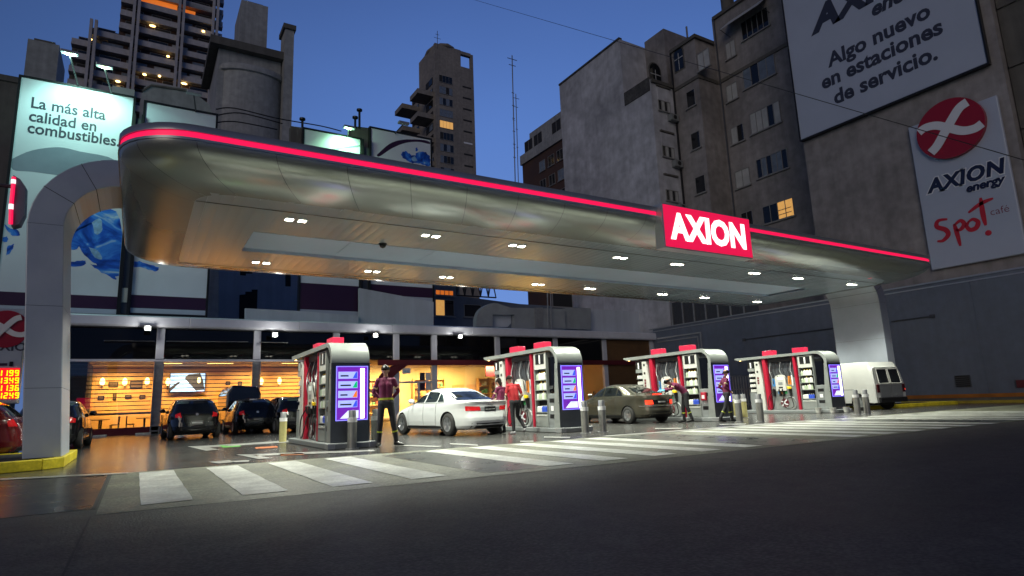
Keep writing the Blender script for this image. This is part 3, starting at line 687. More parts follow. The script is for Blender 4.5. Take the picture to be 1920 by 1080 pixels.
for x0, x1, y0, y1, nm in pics:
    a = W(x0, y1, 'Y', YB-.05); b = W(x1, y0, 'Y', YB-.05); t = thing('framed_picture', nm+' hung on the timber wall of the cafe', 'picture', ((a.x+b.x)/2, YB-.05, a.z), 'pictures on the cafe wall')
    mb = MB(); mb.box(a.x, b.x, YB-.05, YB-.002, a.z, b.z); mb.build('picture_frame', MT['black'], t, bevel=.01)
    mb = MB(); mb.box(a.x+.05, b.x-.05, YB-.056, YB-.051, a.z+.05, b.z-.05); mb.build('picture_face', MT['wood2'], t)
# television
a = W(318, 735.5, 'Y', YB-.3); b = W(385, 700, 'Y', YB-.3)
tv = thing('television', 'wide television with a blue picture on the cafe wall', 'television', ((a.x+b.x)/2, YB-.3, a.z))
mb = MB(); mb.box(a.x-.04, b.x+.04, YB-.3, YB-.2, a.z-.04, b.z+.04); mb.build('casing', MT['black'], tv)
mb = MB(); mb.box(a.x, b.x, YB-.31, YB-.301, a.z, b.z); mb.build('screen', mat('lit blue screen', (.3, .55, 1), .3, emit=1.5, ecol=(.28, .52, 1), sample=False), tv)
dx, dz = b.x-a.x, b.z-a.z
mb = MB()
for pg in ([(0, 0), (.3, .55), (.22, .55), (0, .25)], [(.4, .75), (.5, .95), (.85, 1), (.95, .6), (1, .1), (.75, .05), (.55, .45)]):
    mb.prism([(a.x+u*dx, YB-.311, a.z+v*dz) for u, v in pg], (0, -.003, 0))
mb.build('screen_picture', MT['navy'], tv)
mb = MB(); mb.box(a.x+.8, a.x+.95, YB-.2, YB-.002, a.z+.3, a.z+.9); mb.build('bracket', MT['black'], tv)
# cafe tables and chairs, seen low through the glass
for i, x in enumerate((-1.6, .4, 2.3, 4.4, 6.8, 8.9)):
    for jj, y in enumerate((YF+1.5, YF+3.6)):
        t = thing('cafe_table', 'small dark cafe table %s from the left in the %s row inside the shop' % (ordn[i], ('window', 'inner')[jj]), 'table', (x, y, .05), 'cafe tables')
        mb = MB(); mb.cyl((x, y, .76), (x, y, .8), .4, n=16); mb.build('tabletop', MT['wood'], t)
        mb = MB(); mb.cyl((x, y, .07), (x, y, .76), .04); mb.build('stem', MT['black'], t)
        mb = MB(); mb.cyl((x, y, .05), (x, y, .07), .25); mb.build('foot', MT['black'], t)
        for s in (-1, 1):
            c = thing('cafe_chair', 'brown cafe chair on the %s side of the %s %s row table' % (('left', 'right')[s > 0], ordn[i], ('window', 'inner')[jj]), 'chair', (x+s*.65, y, .05), 'cafe chairs')
            X = x+s*.65; mb = MB(); mb.box(X-.2, X+.2, y-.2, y+.2, .46, .5); mb.build('seat', MT['wood2'], c)
            mb = MB(); mb.box(X+s*.18-.02, X+s*.18+.02, y-.2, y+.2, .6, .92); mb.build('backrest', MT['wood2'], c)
            for (u, v) in ((-.17, -.17), (.17, -.17), (-.17, .17), (.17, .17)):
                mb = MB(); mb.box(X+u-.018, X+u+.018, y+v-.018, y+v+.018, .05, .46 if u*s < 0 else .62); mb.build('leg', MT['black'], c)
# counter line and shop fittings behind the white car
ct = thing('shop_counter', 'timber service counter inside the shop behind the white car', 'counter', (20, YF+4.2, .05))
mb = MB(); mb.box(17.2, 23.4, YF+3.8, YF+4.5, .05, 1.0); mb.build('front_panel', MT['wood'], ct); mb = MB(); mb.box(17.1, 23.5, YF+3.7, YF+4.6, 1.0, 1.06); mb.build('worktop', MT['reflective'], ct)
def shelfrack(x0, x1, y, label, n=4):
    t = thing('goods_shelf', label, 'shelf', ((x0+x1)/2, y, .05))
    mb = MB(); mb.box(x0, x1, y+.4, y+.45, .05, 2.9); mb.build('back_board', MT['cream'], t)
    for x in (x0, (x0+x1)/2, x1):
        mb = MB(); mb.box(x-.04, x+.04, y, y+.4, .05, 2.9); mb.build('upright', MT['wood'], t)
    for j in range(n+1):
        z = .4+j*2.4/n; mb = MB(); mb.box(x0+.041, (x0+x1)/2-.041, y, y+.39, z, z+.05); mb.build('shelf', MT['wood'], t); mb = MB(); mb.box((x0+x1)/2+.041, x1-.041, y, y+.39, z, z+.05); mb.build('shelf', MT['wood'], t)
    return t
shelfrack(13.0, 15.4, YB+1, 'lit timber shelf of goods behind the entrance door')
shelfrack(18.0, 20.6, YB+1.2, 'lit timber shelf of goods above the white car roof')
shelfrack(23.6, 25.8, YB+1.2, 'lit timber shelf of goods right of the counter')
gm = [mat('goods %d' % i, c, .5) for i, c in enumerate(((.7, .65, .5), (.5, .12, .05), (.1, .3, .12), (.6, .4, .1), (.05, .05, .08)))]
bxm = []
for m_ in gm:
    q_ = MB(); q_.box(-.1, .1, -.1, .1, 0, .26); bxm.append(q_.mesh('goods_box', m_))
n_ = 0
for (x0, x1, yy, sn) in ((13.0, 15.4, YB+1, 'entrance'), (18.0, 20.6, YB+1.2, 'middle'), (23.6, 25.8, YB+1.2, 'right hand')):
    for j in range(1, 4):
        z = .45+j*.6; k = 0; x = x0+.2
        while x < x1-.15:
            if abs(x-(x0+x1)/2) > .16 and random.random() < .8:
                ci = random.randrange(5); o = share(bxm[ci], 'goods_box', (x, yy+.2, z), None, scale=(random.uniform(.6, 1), 1, random.uniform(.6, 1.4))); k += 1
                tag(o, '%s goods box, %s from the left, %s board of the %s shop shelf' % (('cream', 'red', 'green', 'mustard', 'black')[ci], ORD[k], ('', 'lower', 'middle', 'upper')[j], sn), 'box', 'goods on the shop shelves')
            x += .27
mb = MB(); mb.box(23.2, 26.2, YF+5.2, YF+5.3, 2.9, 3.7); tag(mb.build('menu_board', MT['maroon']), 'dark red hanging menu board inside the shop above the counter', 'menu board')
for i, x in enumerate((21.6, 22.9)):
    mb = MB(); mb.box(x, x+1.0, YB+1.9, YB+1.98, 1.7, 2.4); tag(mb.build('wall_hatch', MT['wood']), 'brown %s wall hatch on the yellow lit wall' % ('left', 'right')[i], 'hatch')
# real interior lamps
for x in (-1, 2.5, 6, 9.2): area('cafe_lamp', (x, YF+4.2, 3.7), (x, YF+5.4, 1.5), 200, (1, .62, .26), 2.0, .5)
for x in (13.8, 17, 20.5, 24, 28.5): area('shop_lamp', (x, YF+5, 3.7), (x, YF+7.4, 1.0), 480, (1, .70, .32), 2.0, .6)
for i, x in enumerate((1.4, 4.1, 8.3, 15, 18.6, 24.8)):
    mb = MB(); mb.box(x-.7, x+.7, YF+3.2, YF+3.35, 3.74, 3.79); tag(mb.build('tube_lamp', MT['lampwarm']), 'warm tube lamp on the shop ceiling, %s from the left' % ordn[i], 'ceiling light', 'tube lamps on the shop ceiling')
# floodlights under the roof edge
for i, (px, py) in enumerate(((277, 616), (515, 628), (703, 629), (862, 631))):
    p = W(px, py, 'Y', YF-.9); t = thing('soffit_floodlight', 'bright white floodlight under the shop roof edge, %s from the left' % ordn[i], 'floodlight', p, 'floodlights under the shop roof edge')
    mb = MB(); mb.box(p.x-.15, p.x+.15, p.y-.12, p.y+.1, p.z-.13, p.z+.13); mb.build('housing', MT['kgrey'], t, bevel=.02)
    mb = MB(); mb.cyl((p.x, p.y-.121, p.z), (p.x, p.y-.14, p.z), .11, n=16); mb.build('lens', MT['lamp'], t)
    mb = MB(); mb.box(p.x-.03, p.x+.03, p.y+.1, YF-.55, p.z+.0, p.z+.05); mb.build('arm', MT['steel'], t)
    l = bpy.data.lights.new('flood_glow', 'POINT'); l.energy = 45; l.color = (1, .97, .9); l.shadow_soft_size = .05; lo = bpy.data.objects.new('flood_glow', l); CO.objects.link(lo); lo.location = (p.x, p.y-.3, p.z)
# long pale rails in front of the upper glazing
for i, (x0, x1) in enumerate(((195, 290), (312, 465), (487, 540))):
    a = W(x0, 639+ i*1.3, 'Y', YF-.35); b = W(x1, 640+i*1.3, 'Y', YF-.35); mb = MB(); mb.tube([a, b], .03); mb.tube([a, a+Vector((0, .33, 0))], .02); mb.tube([b, b+Vector((0, .33, 0))], .02)
    tag(mb.build('light_rail', MT['chrome']), 'thin bright rail before the dark upper glazing in the %s bay' % ordn[i], 'rail', 'rails before the upper glazing')
# ================================================================ right perimeter wall
XW = 36.0
rw = thing('perimeter_wall', 'long blue grey painted wall along the right side of the forecourt', 'wall', (XW, 15, 0))
ys = [-14, -7, 0, 7, 14, 21, 28, YF-.25]
for a, b in zip(ys, ys[1:]):
    mb = MB(); mb.box(XW, XW+.3, a+.004, b-.004, 0, 6.3); mb.build('wall_bay', MT['wallgrey'], rw)
mb = MB(); mb.box(XW-.06, XW+.36, -14, YF+.2, 6.3, 6.38); mb.build('coping', MT['band'], rw)
mb = MB(); mb.box(XW-.03, XW-.001, -14, YF-.3, 6.08, 6.14); mb.build('coping_strip', MT['band'], rw)
mb = MB(); mb.box(XW-.16, XW-.001, -14, 25, .0, .36); mb.build('plinth', MT['concrete_dark'], rw)
mb = MB(); mb.box(XW-.19, XW-.161, -14, 25, .26, .44); mb.build('orange_stripe', mat('faded orange paint', (.35, .12, .012), .6, noise=(1, .3)), rw)
kb = MB(); kb.box(XW-1.0, XW-.75, -14, 17.5, 0.004, .13); tag(kb.build('yellow_kerb', mat('faded yellow kerb', (.3, .22, .015), .6, noise=(1, .4))), 'faded yellow kerb running along the foot of the right wall', 'kerb')
# conduits
for nm, (x0, y0, x1, y1), lb in (('conduit', (1395, 637, 1562, 616), 'thin dark conduit on the right wall left of the column'), ('conduit', (1672, 603, 1748, 594), 'thin dark conduit on the right wall right of the column')):
    a = W(x0, y0, 'X', XW-.04); b = W(x1, y1, 'X', XW-.04); b.z = a.z+.02
    mb = MB(); mb.tube([a, b], .035); q = a if x0 < 1500 else b; mb.box(q.x-.04, q.x+.03, q.y-.12, q.y+.12, q.z-.09, q.z+.09); tag(mb.build(nm, MT['kdark']), lb, 'conduit', 'conduits on the wall')
for x0, y0, x1, y1, lb, m in ((1793, 703, 1818, 726, 'dark square vent low in the right wall', 'dark'), (1906, 712, 1925, 727, 'dark red box low on the wall at the right edge', 'maroon')):
    a = W(x0, y1, 'X', XW-.03); b = W(x1, y0, 'X', XW-.03); t = thing('wall_vent', lb, 'vent', a)
    mb = MB(); mb.box(XW-.06, XW-.001, b.y, a.y, a.z, b.z); mb.build('vent_frame', MT['kdark'], t)
    mb = MB()
    for j in range(6):
        z = a.z+(b.z-a.z)*(j+.5)/6; mb = MB(); mb.box(XW-.075, XW-.061, b.y+.04, a.y-.04, z-.03, z+.03); mb.build('louvre', MT[m], t)
# framed blank panel on the wall by the shop corner
a = W(1228, 640, 'X', XW-.03); b = W(1314, 622, 'X', XW-.03)
t = thing('wall_frame', 'pale framed recess on the wall beside the shop corner', 'wall panel', (XW, (a.y+b.y)/2, 2)); z1 = b.z
for o, w in ((0, .1), (.3, .08)):
    mb = MB(); mb.box(XW-.06, XW-.001, b.y+o, YF-.7, z1-o-w, z1-o); mb.build('top_trim', MT['band'], t); mb = MB(); mb.box(XW-.06, XW-.001, b.y+o, b.y+o+w, .4, z1-o-w-.003); mb.build('side_trim', MT['band'], t)
mb = MB(); mb.box(XW-.02, XW-.002, b.y+.4, YF-.7, .4, z1-.4); mb.build('panel', MT['wallgrey'], t)
# grey utility cabinet and railing by the wall (left of the fourth pump)
p = G(1402, 778); t = thing('utility_cabinet', 'grey metal utility cabinet standing by the wall left of the fourth pump', 'cabinet', (33.4, 24, 0))
mb = MB(); mb.box(32.6, 34.2, 24, 24.8, 0, 2.15); mb.build('body', MT['wallgrey'], t, bevel=.03); mb = MB(); mb.box(32.75, 33.35, 23.97, 23.999, .2, 1.9); mb.build('door', MT['wallgrey'], t); mb = MB(); mb.box(33.0, 33.1, 23.95, 23.969, 1.1, 1.2); mb.build('handle', MT['black'], t)
t = thing('metal_railing', 'grey metal railing standing left of the utility cabinet', 'railing', (31, 25, 0))
for j in range(12):
    x = 29.8+j*.24; mb = MB(); mb.box(x-.02, x+.02, 25, 25.04, 0, 1.9); mb.build('bar', MT['steel'], t)
for z in (.2, 1.1, 1.9):
    mb = MB(); mb.box(29.7, 32.5, 24.97, 25.0, z, z+.06); mb.build('rail', MT['steel'], t)

# ================================================================ buildings to the right
def window_on(b, org, right, up, w, h, n=3, pane='pane', fr='frame', sill=True, panes=None, depth=.12, inset=True):
    """window of n panes on a wall plane: frame part with pane sub-parts"""
    right = Vector(right); up = Vector(up); nn = right.cross(up)*1.0; org = Vector(org)
    def bx(mb, u0, u1, v0, v1, d0, d1):
        mb.prism([org+right*u0+up*v0+nn*d0, org+right*u1+up*v0+nn*d0, org+right*u1+up*v1+nn*d0, org+right*u0+up*v1+nn*d0], nn*(d1-d0))
    t_ = .05; mb = MB()
    bx(mb, 0, w, 0, t_, .0, .07); bx(mb, 0, w, h-t_, h, .0, .07)
    for i in range(n+1):
        u = (w-t_)*i/n; bx(mb, u, u+t_, t_, h-t_, .0, .065)
    if sill: bx(mb, -.1, w+.1, -.1, -.002, .0, .16)
    f = mb.build('window', MT[fr], b)
    for i in range(n):
        mb = MB(); u = (w-t_)*i/n+t_; bx(mb, u+.003, (w-t_)*(i+1)/n-.003, t_+.003, h-t_-.003, .005, .03)
        mb.build('pane', MT[(panes or [pane]*n)[i]], f)
    return f
# 1. blank party wall that carries the two big signs
b1 = thing('party_wall_building', 'tall blank brown rendered building wall that carries the big grey sign and the logo panel', 'building', (40, 16, 0))
bx0 = XW+.32
mb = MB(); mb.box(bx0, 52, 11.05, 22.0, 0, 40); mb.build('wall', MT['plaster'], b1)
b2 = thing('dark_apartment_building', 'nearly black apartment building with iron balconies at the right edge', 'building', (40, 5, 0))
mb = MB(); mb.box(bx0+.5, 52, -14, 11.0, 0, 42); mb.build('wall', MT['concrete_dark'], b2)
for k in range(7):
    z = 7.2+k*3.3
    for y in (8.6, 5.2, 1.8, -2):
        if z > 30: continue
        window_on(b2, (bx0+.5-.004, y+.6, z+.1), (0, -1, 0), (0, 0, 1), 1.2, 2.3, 2, sill=False)
        mb = MB(); mb.box(bx0-.25, bx0+.49, y-1.2, y+1.2, z-.15, z); sl = mb.build('balcony', MT['concrete_dark'], b2)
        mb = MB(); X = bx0-.2
        mb.box(X-.02, X+.02, y-1.15, y+1.15, z+.95, z+1.0)
        for j in range(14): mb.box(X-.01, X+.01, y-1.12+j*.17, y-1.1+j*.17, z, z+.95)
        mb.build('railing', MT['black'], sl)
    mb = MB(); mb.box(bx0+.4, bx0+.499, -14, 10.95, z-.5, z-.35); mb.build('cornice', MT['concrete_dark'], b2)
# 2. stepped apartment building behind
XC = 36.6
p1230 = W(1232, 300, 'X', XC); YC = p1230.y
XB = W(1277, 330, 'Y', YC).x
YB1 = W(1325, 300, 'X', XB).y
XA = W(1357, 250, 'Y', YB1).x
b3 = thing('stepped_apartment_building', 'brown stepped apartment building with many windows and a terrace, left of the big grey sign', 'building', (XB, YC, 0))
ZA = W(1385, 22, 'X', XA).z+1.0; ZB = W(1300, 68, 'X', XB).z; ZC = W(1232, 140, 'X', XC).z
YD0 = W(1168, 160, 'X', XC).y; YE = W(1048, 155, 'X', XC).y; ZD = W(1150, 82, 'X', XC).z
mb = MB(); mb.box(XA, XA+14, 22.05, YB1+.0, 0, ZA); mb.build('front_wall', MT['plaster'], b3)
mb = MB(); mb.box(XB, XA+14, YB1+.004, YC, 0, ZB); mb.build('middle_wall', MT['plaster'], b3)
mb = MB(); mb.box(XC, XA+14, YC+.004, YD0, 0, ZC); mb.build('terrace_wall', MT['plaster2'], b3)
mb = MB(); mb.box(XC+.02, XA+14, YD0+.004, YE, 0, ZD); mb.build('blank_side_wall', MT['plaster2'], b3)
mb = MB(); mb.box(XC+3.2, XA+14, YC+.9, YD0-.004, ZC+.002, ZD+.6); mb.build('set_back_storey', MT['plaster'], b3)
# stained parapets and cornices
mb = MB(); mb.box(XC-.07, XC-.002, YC+.1, YD0-.1, ZC-1.0, ZC+.25); mb.build('stained_parapet', MT['soot'], b3)
mb = MB(); mb.box(XC-.08, XC+.3, YD0, YE, ZD, ZD+.18); mb.build('coping', MT['soot'], b3)
for (x0, x1, y0, y1, z, nm) in ((XA-.2, XA-.002, 22.1, YB1-.2, ZA-.3, 'cornice'), (XB-.2, XB-.002, YB1, YC-.1, ZB-.25, 'cornice'), (XB-.2, XA-.21, YB1-.2, YB1-.002, ZB-.25, 'cornice'), (XC, XB-.21, YC-.2, YC-.002, ZC-.3, 'cornice'),
    (XA-.1, XA-.002, 22.1, YB1-.12, ZA-6.4, 'string_course'), (XB-.1, XB-.002, YB1-.1, YC-.1, ZA-6.4, 'string_course'), (XB-.0, XA-.12, YB1-.1, YB1-.002, ZA-6.4, 'string_course')):
    mb = MB(); mb.box(min(x0, x1), max(x0, x1), min(y0, y1), max(y0, y1), z, z+.3); mb.build(nm, MT['concrete_dark'], b3)
mb = MB(); mb.tube([(XB-.1, YC-.14, 0), (XB-.1, YC-.14, ZB)], .09, 8); mb.build('drain_pipe', MT['black'], b3)
mb = MB(); mb.tube([(XA-.1, YB1-.3, 0), (XA-.1, YB1-.3, ZA)], .06, 8); mb.build('drain_pipe', MT['kdark'], b3)
def winX(b, X, x0, y0, x1, y1, n=3, **k):
    a = W(x0, y1, 'X', X); c = W(x1, y0, 'X', X); z0 = a.z; z1 = W(x0, y0+ (abs(x1-x0)*.42), 'X', X).z
    h = max(.6, k.pop('h', 1.5)); zc = W((x0+x1)/2, (y0+y1)/2, 'X', X).z
    return window_on(b, (X-.004, a.y, zc-h/2), (0, -1, 0), (0, 0, 1), abs(a.y-c.y), h, n, **k)
# wide windows of the front wall, one per storey
winX(b3, XA, 1392, 20, 1440, 70, 5, h=1.7); winX(b3, XA, 1395, 108, 1452, 158, 4, panes=['paneblue', 'pane', 'paneblue', 'paneblue'], h=1.9)
winX(b3, XA, 1409, 196, 1462, 246, 5, panes=['shutter', 'shutter', 'shutter', 'pane', 'shutter'], h=1.8)
winX(b3, XA, 1421, 284, 1476, 330, 6, panes=['pane', 'paneblue', 'pane', 'paneblue', 'paneblue', 'pane'], h=1.6)
winX(b3, XA, 1433, 372, 1487, 420, 4, panes=['pane', 'pane', 'litpane', 'litpane'], h=1.45)
for zz in (.35, .7, 1.05):
    mb = MB(); a = W(1487, 396, 'X', XA); mb.box(XA-.12, XA-.085, a.y+.05, a.y+1.25, a.z-.72+zz, a.z-.72+zz+.05); mb.build('window_bar', MT['frame'], b3)
for (x0, y0, x1, y1, m) in ((1363, 76, 1378, 110, 'shutter'), (1364, 155, 1382, 190, 'shutter'), (1373, 235, 1394, 268, 'shutter'), (1381, 316, 1405, 352, 'shutter'), (1392, 402, 1412, 425, 'pane')):
    winX(b3, XA, x0, y0, x1, y1, 2, panes=[m, 'pane' if y0 == 235 else m], h=1.5)
# awning over the top window
t = thing('window_awning', 'pale striped awning folded out over the top window left of the big sign', 'awning', W(1410, 50, 'X', XA))
a = W(1368, 62, 'X', XA-.05); c = W(1441, 18, 'X', XA-.05); zt = a.z+.1; y0, y1 = c.y, a.y
mb = MB(); mb.prism([(XA-.01, y0, zt+1.0), (XA-.01, y1, zt+1.0), (XA-1.3, y1, zt-.15), (XA-1.3, y0, zt-.15)], (0, 0, -.04)); mb.build('canvas', MT['shutter'], t)
mb = MB(); mb.tube([(XA-1.3, y0, zt-.17), (XA, y0, zt-.5)], .03); mb.tube([(XA-1.3, y1, zt-.17), (XA, y1, zt-.5)], .03); mb.build('arms', MT['kdark'], t)
for (x0, y0_, x1, y1_) in ((1310, 96, 1330, 128),): winX(b3, XB, x0, y0_, x1, y1_, 2, pane='shutter', h=1.6)
for (x0, y0, x1, y1) in ((1289, 170, 1303, 200), (1298, 247, 1312, 280), (1306, 330, 1322, 362)): winX(b3, XB, x0, y0, x1, y1, 1, h=1.5)
# arched windows
def arched(b, org, right, up, w, h):
    right = Vector(right); up = Vector(up); nn = right.cross(up); org = Vector(org)
    def outl(o): 
        r = w/2-o; return [(o, o), (w-o, o)] + [(w/2+r*math.cos(math.pi*i/8), h-w/2+r*math.sin(math.pi*i/8)) for i in range(9)]
    mb = MB(); mb.prism([org+right*u+up*v+nn*.002 for u, v in outl(-.12)], nn*.03); f = mb.build('window', MT['concrete_dark'], b)
    mb = MB(); mb.prism([org+right*u+up*v+nn*.034 for u, v in outl(0)], nn*.02); mb.build('pane', MT['pane'], f)
    mb = MB()
    for u in (w/2-.03,): mb.prism([org+right*u+nn*.056, org+right*(u+.07)+nn*.056, org+right*(u+.07)+up*(h-w*.5)+nn*.056, org+right*u+up*(h-w*.5)+nn*.056], nn*.02)
    mb.prism([org+up*(h*.5)+nn*.06, org+right*w+up*(h*.5)+nn*.06, org+right*w+up*(h*.5+.08)+nn*.06, org+up*(h*.5+.08)+nn*.06], nn*.02)
    mb.build('glazing_bar', MT['shutter'], f)
p = W(1272, 137, 'X', XB-.01); arched(b3, (XB-.004, YC-.5, p.z+.2), (0, -1, 0), (0, 0, 1), 1.0, 2.1)
p = W(1218, 131, 'Y', YC+.88); arched(b3, (p.x, YC+.896, ZC+.1), (1, 0, 0), (0, 0, 1), 1.3, 2.3)
# windows with air conditioners on the narrow face
aci = 0
for yy, lit in ((197, 0), (281, 0), (362, 0)):
    a = W(1243, yy, 'Y', YC-.01); w = XB-XC-1.3; o = (XC+.7, YC-.0, a.z-.6)
    window_on(b3, o, (1, 0, 0), (0, 0, 1), w, 1.0, 4, panes=['pane', 'shutter', 'pane', 'shutter'])
    mb = MB(); mb.box(XC+.7, XC+.7+w, YC-.06, YC-.004, o[2]+1.01, o[2]+2.2); mb.build('shutter_box', MT['plaster2'], b3)
    mb = MB(); mb.box(XC+.6, XC+.8+w, YC-.16, YC-.004, o[2]+2.25, o[2]+2.4); mb.build('lintel', MT['concrete_dark'], b3)
    t = thing('air_conditioner', 'box air conditioner under the %s window of the narrow wall face' % ('topmost', 'middle', 'lowest')[aci], 'air conditioner', (XC+2.2, YC-.3, o[2]-.9), 'air conditioners on the narrow wall face'); aci += 1
    mb = MB(); mb.box(XC+1.7, XC+2.6, YC-.5, YC-.02, o[2]-.85, o[2]-.25); mb.build('casing', MT['kmid'], t, bevel=.02)
    mb = MB(); mb.cyl((XC+2.15, YC-.502, o[2]-.55), (XC+2.15, YC-.52, o[2]-.55), .2, n=14); mb.build('fan_grille', MT['black'], t)
# rooftop pieces
c_ = thing('chimney', 'round chimney with a dark cowl on the roof edge of the brown building', 'chimney', (XA+.5, 27, ZA)); q = W(1364, 20, 'X', XA+.5)
mb = MB(); mb.cyl((XA+.6, q.y, ZA-1), (XA+.6, q.y, ZA+2.2), .55, n=14); mb.build('shaft', MT['concrete_dark'], c_, smooth=False); mb = MB(); mb.cyl((XA+.6, q.y, ZA+2.2), (XA+.6, q.y, ZA+2.7), .75, n=14); mb.cyl((XA+.6, q.y, ZA+2.9), (XA+.6, q.y, ZA+3.3), .6, n=14); mb.cyl((XA+.6, q.y, ZA+2.7), (XA+.6, q.y, ZA+2.9), .35, n=8); mb.build('cowl', MT['black'], c_)
mb = MB(); mb.box(XA+1.2, XA+8, 22.3, q.y-1.2, ZA+.002, ZA+4); r_ = thing('roof_pavilion', 'pale roof pavilion behind the chimney at the top', 'building', (XA+4, 24, ZA)); mb.build('wall', MT['shutter'], r_); window_on(r_, (XA+1.196, q.y-1.6, ZA+1), (0, -1, 0), (0, 0, 1), 1.4, 1.6, 2)
# brown building with roof terrace, further left
XT = 52.0; p0 = W(979, 300, 'X', XT); p1 = W(1062, 240, 'X', XT); zt = W(980, 310, 'X', XT).z
b4 = thing('brown_brick_building', 'low dark brown building with a pale roof storey between the mast and the blank wall', 'building', (XT, p0.y, 0))
mb = MB(); mb.box(XT, XT+20, p1.y-8, p0.y, 0, zt); mb.build('brick_wall', MT['brown'], b4)
mb = MB(); mb.box(XT-.3, XT+20, p1.y-8, p0.y+.2, zt+.002, zt+1.6); mb.build('parapet', MT['concrete'], b4)
mb = MB(); mb.box(XT+1.0, XT+18, p1.y-8, p0.y-1.0, zt+1.602, zt+5.4); mb.build('roof_storey', MT['concrete'], b4)
for x in (986, 1004, 1040):
    q = W(x+6, 285, 'X', XT+1); window_on(b4, (XT+.996, q.y+1.2, zt+2.2), (0, -1, 0), (0, 0, 1), 2.4 , 2.2, 2, pane='dark')
for k in range(5):
    for j in range(3):
        q = W(1012+j*17, 320, 'X', XT); window_on(b4, (XT-.004, q.y, zt-3-k*3.1), (0, -1, 0), (0, 0, 1), 1.6, 1.7, 2, pane='paneblue' if (k+j) % 3 == 0 else 'pane')
# ================================================================ signs on the party wall
XSn = bx0-.05
bb = thing('big_grey_billboard', 'big grey blue billboard with dark lettering high on the brown wall', 'billboard', (XSn, 16.8, 17.0))
Yl, Yr, zb = 21.95, 11.55, 17.0
mb = MB(); mb.box(XSn-.25, XSn-.02, Yr, Yl, zb, 32); mb.build('board_face', MT['board2'], bb)
mb = MB(); mb.box(XSn-.30, XSn, Yr-.08, Yr-.002, zb-.08, 32); mb.box(XSn-.30, XSn, Yl+.002, Yl+.08, zb-.08, 32); mb.box(XSn-.30, XSn, Yr, Yl, zb-.10, zb-.002); mb.build('board_frame', MT['black'], bb)
XT_ = XSn-.25
def rtext(par, s, px, size, m, **k):
    o = W(px[0], px[1], 'X', XT_); mb = MB(); text_mb(mb, s, (XT_-.002, o.y, o.z), (0, -1, 0), (0, 0, 1), size, depth=.01, **k); return mb.build('lettering', MT[m], par)
rtext(bb, 'AXION', (1527, 62), 2.25, 'navy', off=.12, shear=.22, sx=1.05)
rtext(bb, 'energy', (1634, 32), 1.25, 'navy', off=.05, shear=.22)
for s, px in (('Algo nuevo', (1555, 126)), ('en estaciones', (1542, 168)), ('de servicio.', (1565, 196))):
    rtext(bb, s, px, 1.30, 'navy', off=.04, sx=.98)
lp = thing('logo_panel', 'tall grey logo panel with a red round emblem on the brown wall', 'sign', (XSn, 13.6, 7.0))
mb = MB(); mb.box(XSn-.22, XSn-.02, 11.45, 15.66, 7.0, 15.2); mb.build('board_face', MT['board2'], lp, bevel=.05)
XT_ = XSn-.22
dc = Vector((XT_-.25, 13.6, 14.25)); rd = 1.6
def disc(par, c, right, up, r, d=.25, mred='discred'):
    right = Vector(right); up = Vector(up); nn = right.cross(up); c = Vector(c)
    mb = MB(); mb.cyl(c-nn*d, c, r, n=40); f = mb.build('emblem_disc', MT[mred], par)
    P1 = spline([(-.90, .22), (-.68, .30), (-.35, .24), (0, .0), (.35, -.24), (.68, -.30), (.90, -.22)], 6); P2 = spline([(-.64, -.62), (-.42, -.45), (-.15, -.1), (.12, .25), (.38, .54), (.62, .64)], 6)
    mb = MB(); ribbon(mb, [(x*r, y*r) for x, y in P1], [.27*r]*len(P1), c+nn*.004, right, up, .02); mb.build('emblem_ribbon', MT['discwhite'], f)
    mb = MB(); ribbon(mb, [(x*r, y*r) for x, y in P2], [.29*r]*len(P2), c+nn*.026, right, up, .02); mb.build('emblem_ribbon', MT['discwhite'], f)
    return f
disc(lp, dc, (0, -1, 0), (0, 0, 1), rd)
o = W(1742, 362, 'X', XT_)
for off, m, dpt in ((.10, 'discwhite', .012), (.045, 'navydeep', .03)):
    mb = MB(); text_mb(mb, 'AXION', (XT_-.002, o.y, o.z), (0, -1, 0), (0, 0, 1), 1.02, off=off, depth=dpt, shear=.2, sx=.98, space=1.1); mb.build('lettering', MT[m], lp)
    mb = MB(); text_mb(mb, 'energy', (XT_-.002, o.y-1.70, o.z-.52), (0, -1, 0), (0, 0, 1), .60, off=off*.55, depth=dpt, shear=.2); mb.build('lettering', MT[m], lp)
# brush lettering: Spot! cafe
def brush(strokes, org, sc, m, par):
    for st, w in strokes:
        P = spline(st, 6); n = len(P); ws = [w*sc*(.45+.75*math.sin(math.pi*min(1, (i+.6)/n))) for i in range(n)]
        mb = MB(); ribbon(mb, [(x*sc, y*sc) for x, y in P], ws, org, (0, -1, 0), (0, 0, 1), .02); mb.build('brush_letter', m, par)
o = W(1762, 462, 'X', XT_-.003); rm = mat('crimson brush print', (.5, .01, .03), .5)
brush([([(.42, 1.0), (.1, 1.02), (.02, .8), (.3, .6), (.36, .38), (.15, .2), (-.05, .22)], .15),
       ([(.62, .75), (.66, .4), (.7, -.15)], .13), ([(.62, .7), (.85, .82), (.95, .65), (.8, .48), (.64, .5)], .13),
       ([(1.12, .72), (1.02, .55), (1.12, .38), (1.32, .42), (1.4, .62), (1.26, .76), (1.1, .7)], .14),
       ([(1.62, 1.5), (1.6, .9), (1.62, .42)], .14), ([(1.15, 1.05), (1.6, 1.28), (2.0, 1.36)], .12)], o, 1.35, rm, lp)
mb = MB(); mb.cyl((o.x, o.y-1.66*1.35, o.z+.12*1.35), (o.x-.02, o.y-1.66*1.35, o.z+.12*1.35), .14, n=14); mb.build('brush_letter', rm, lp)
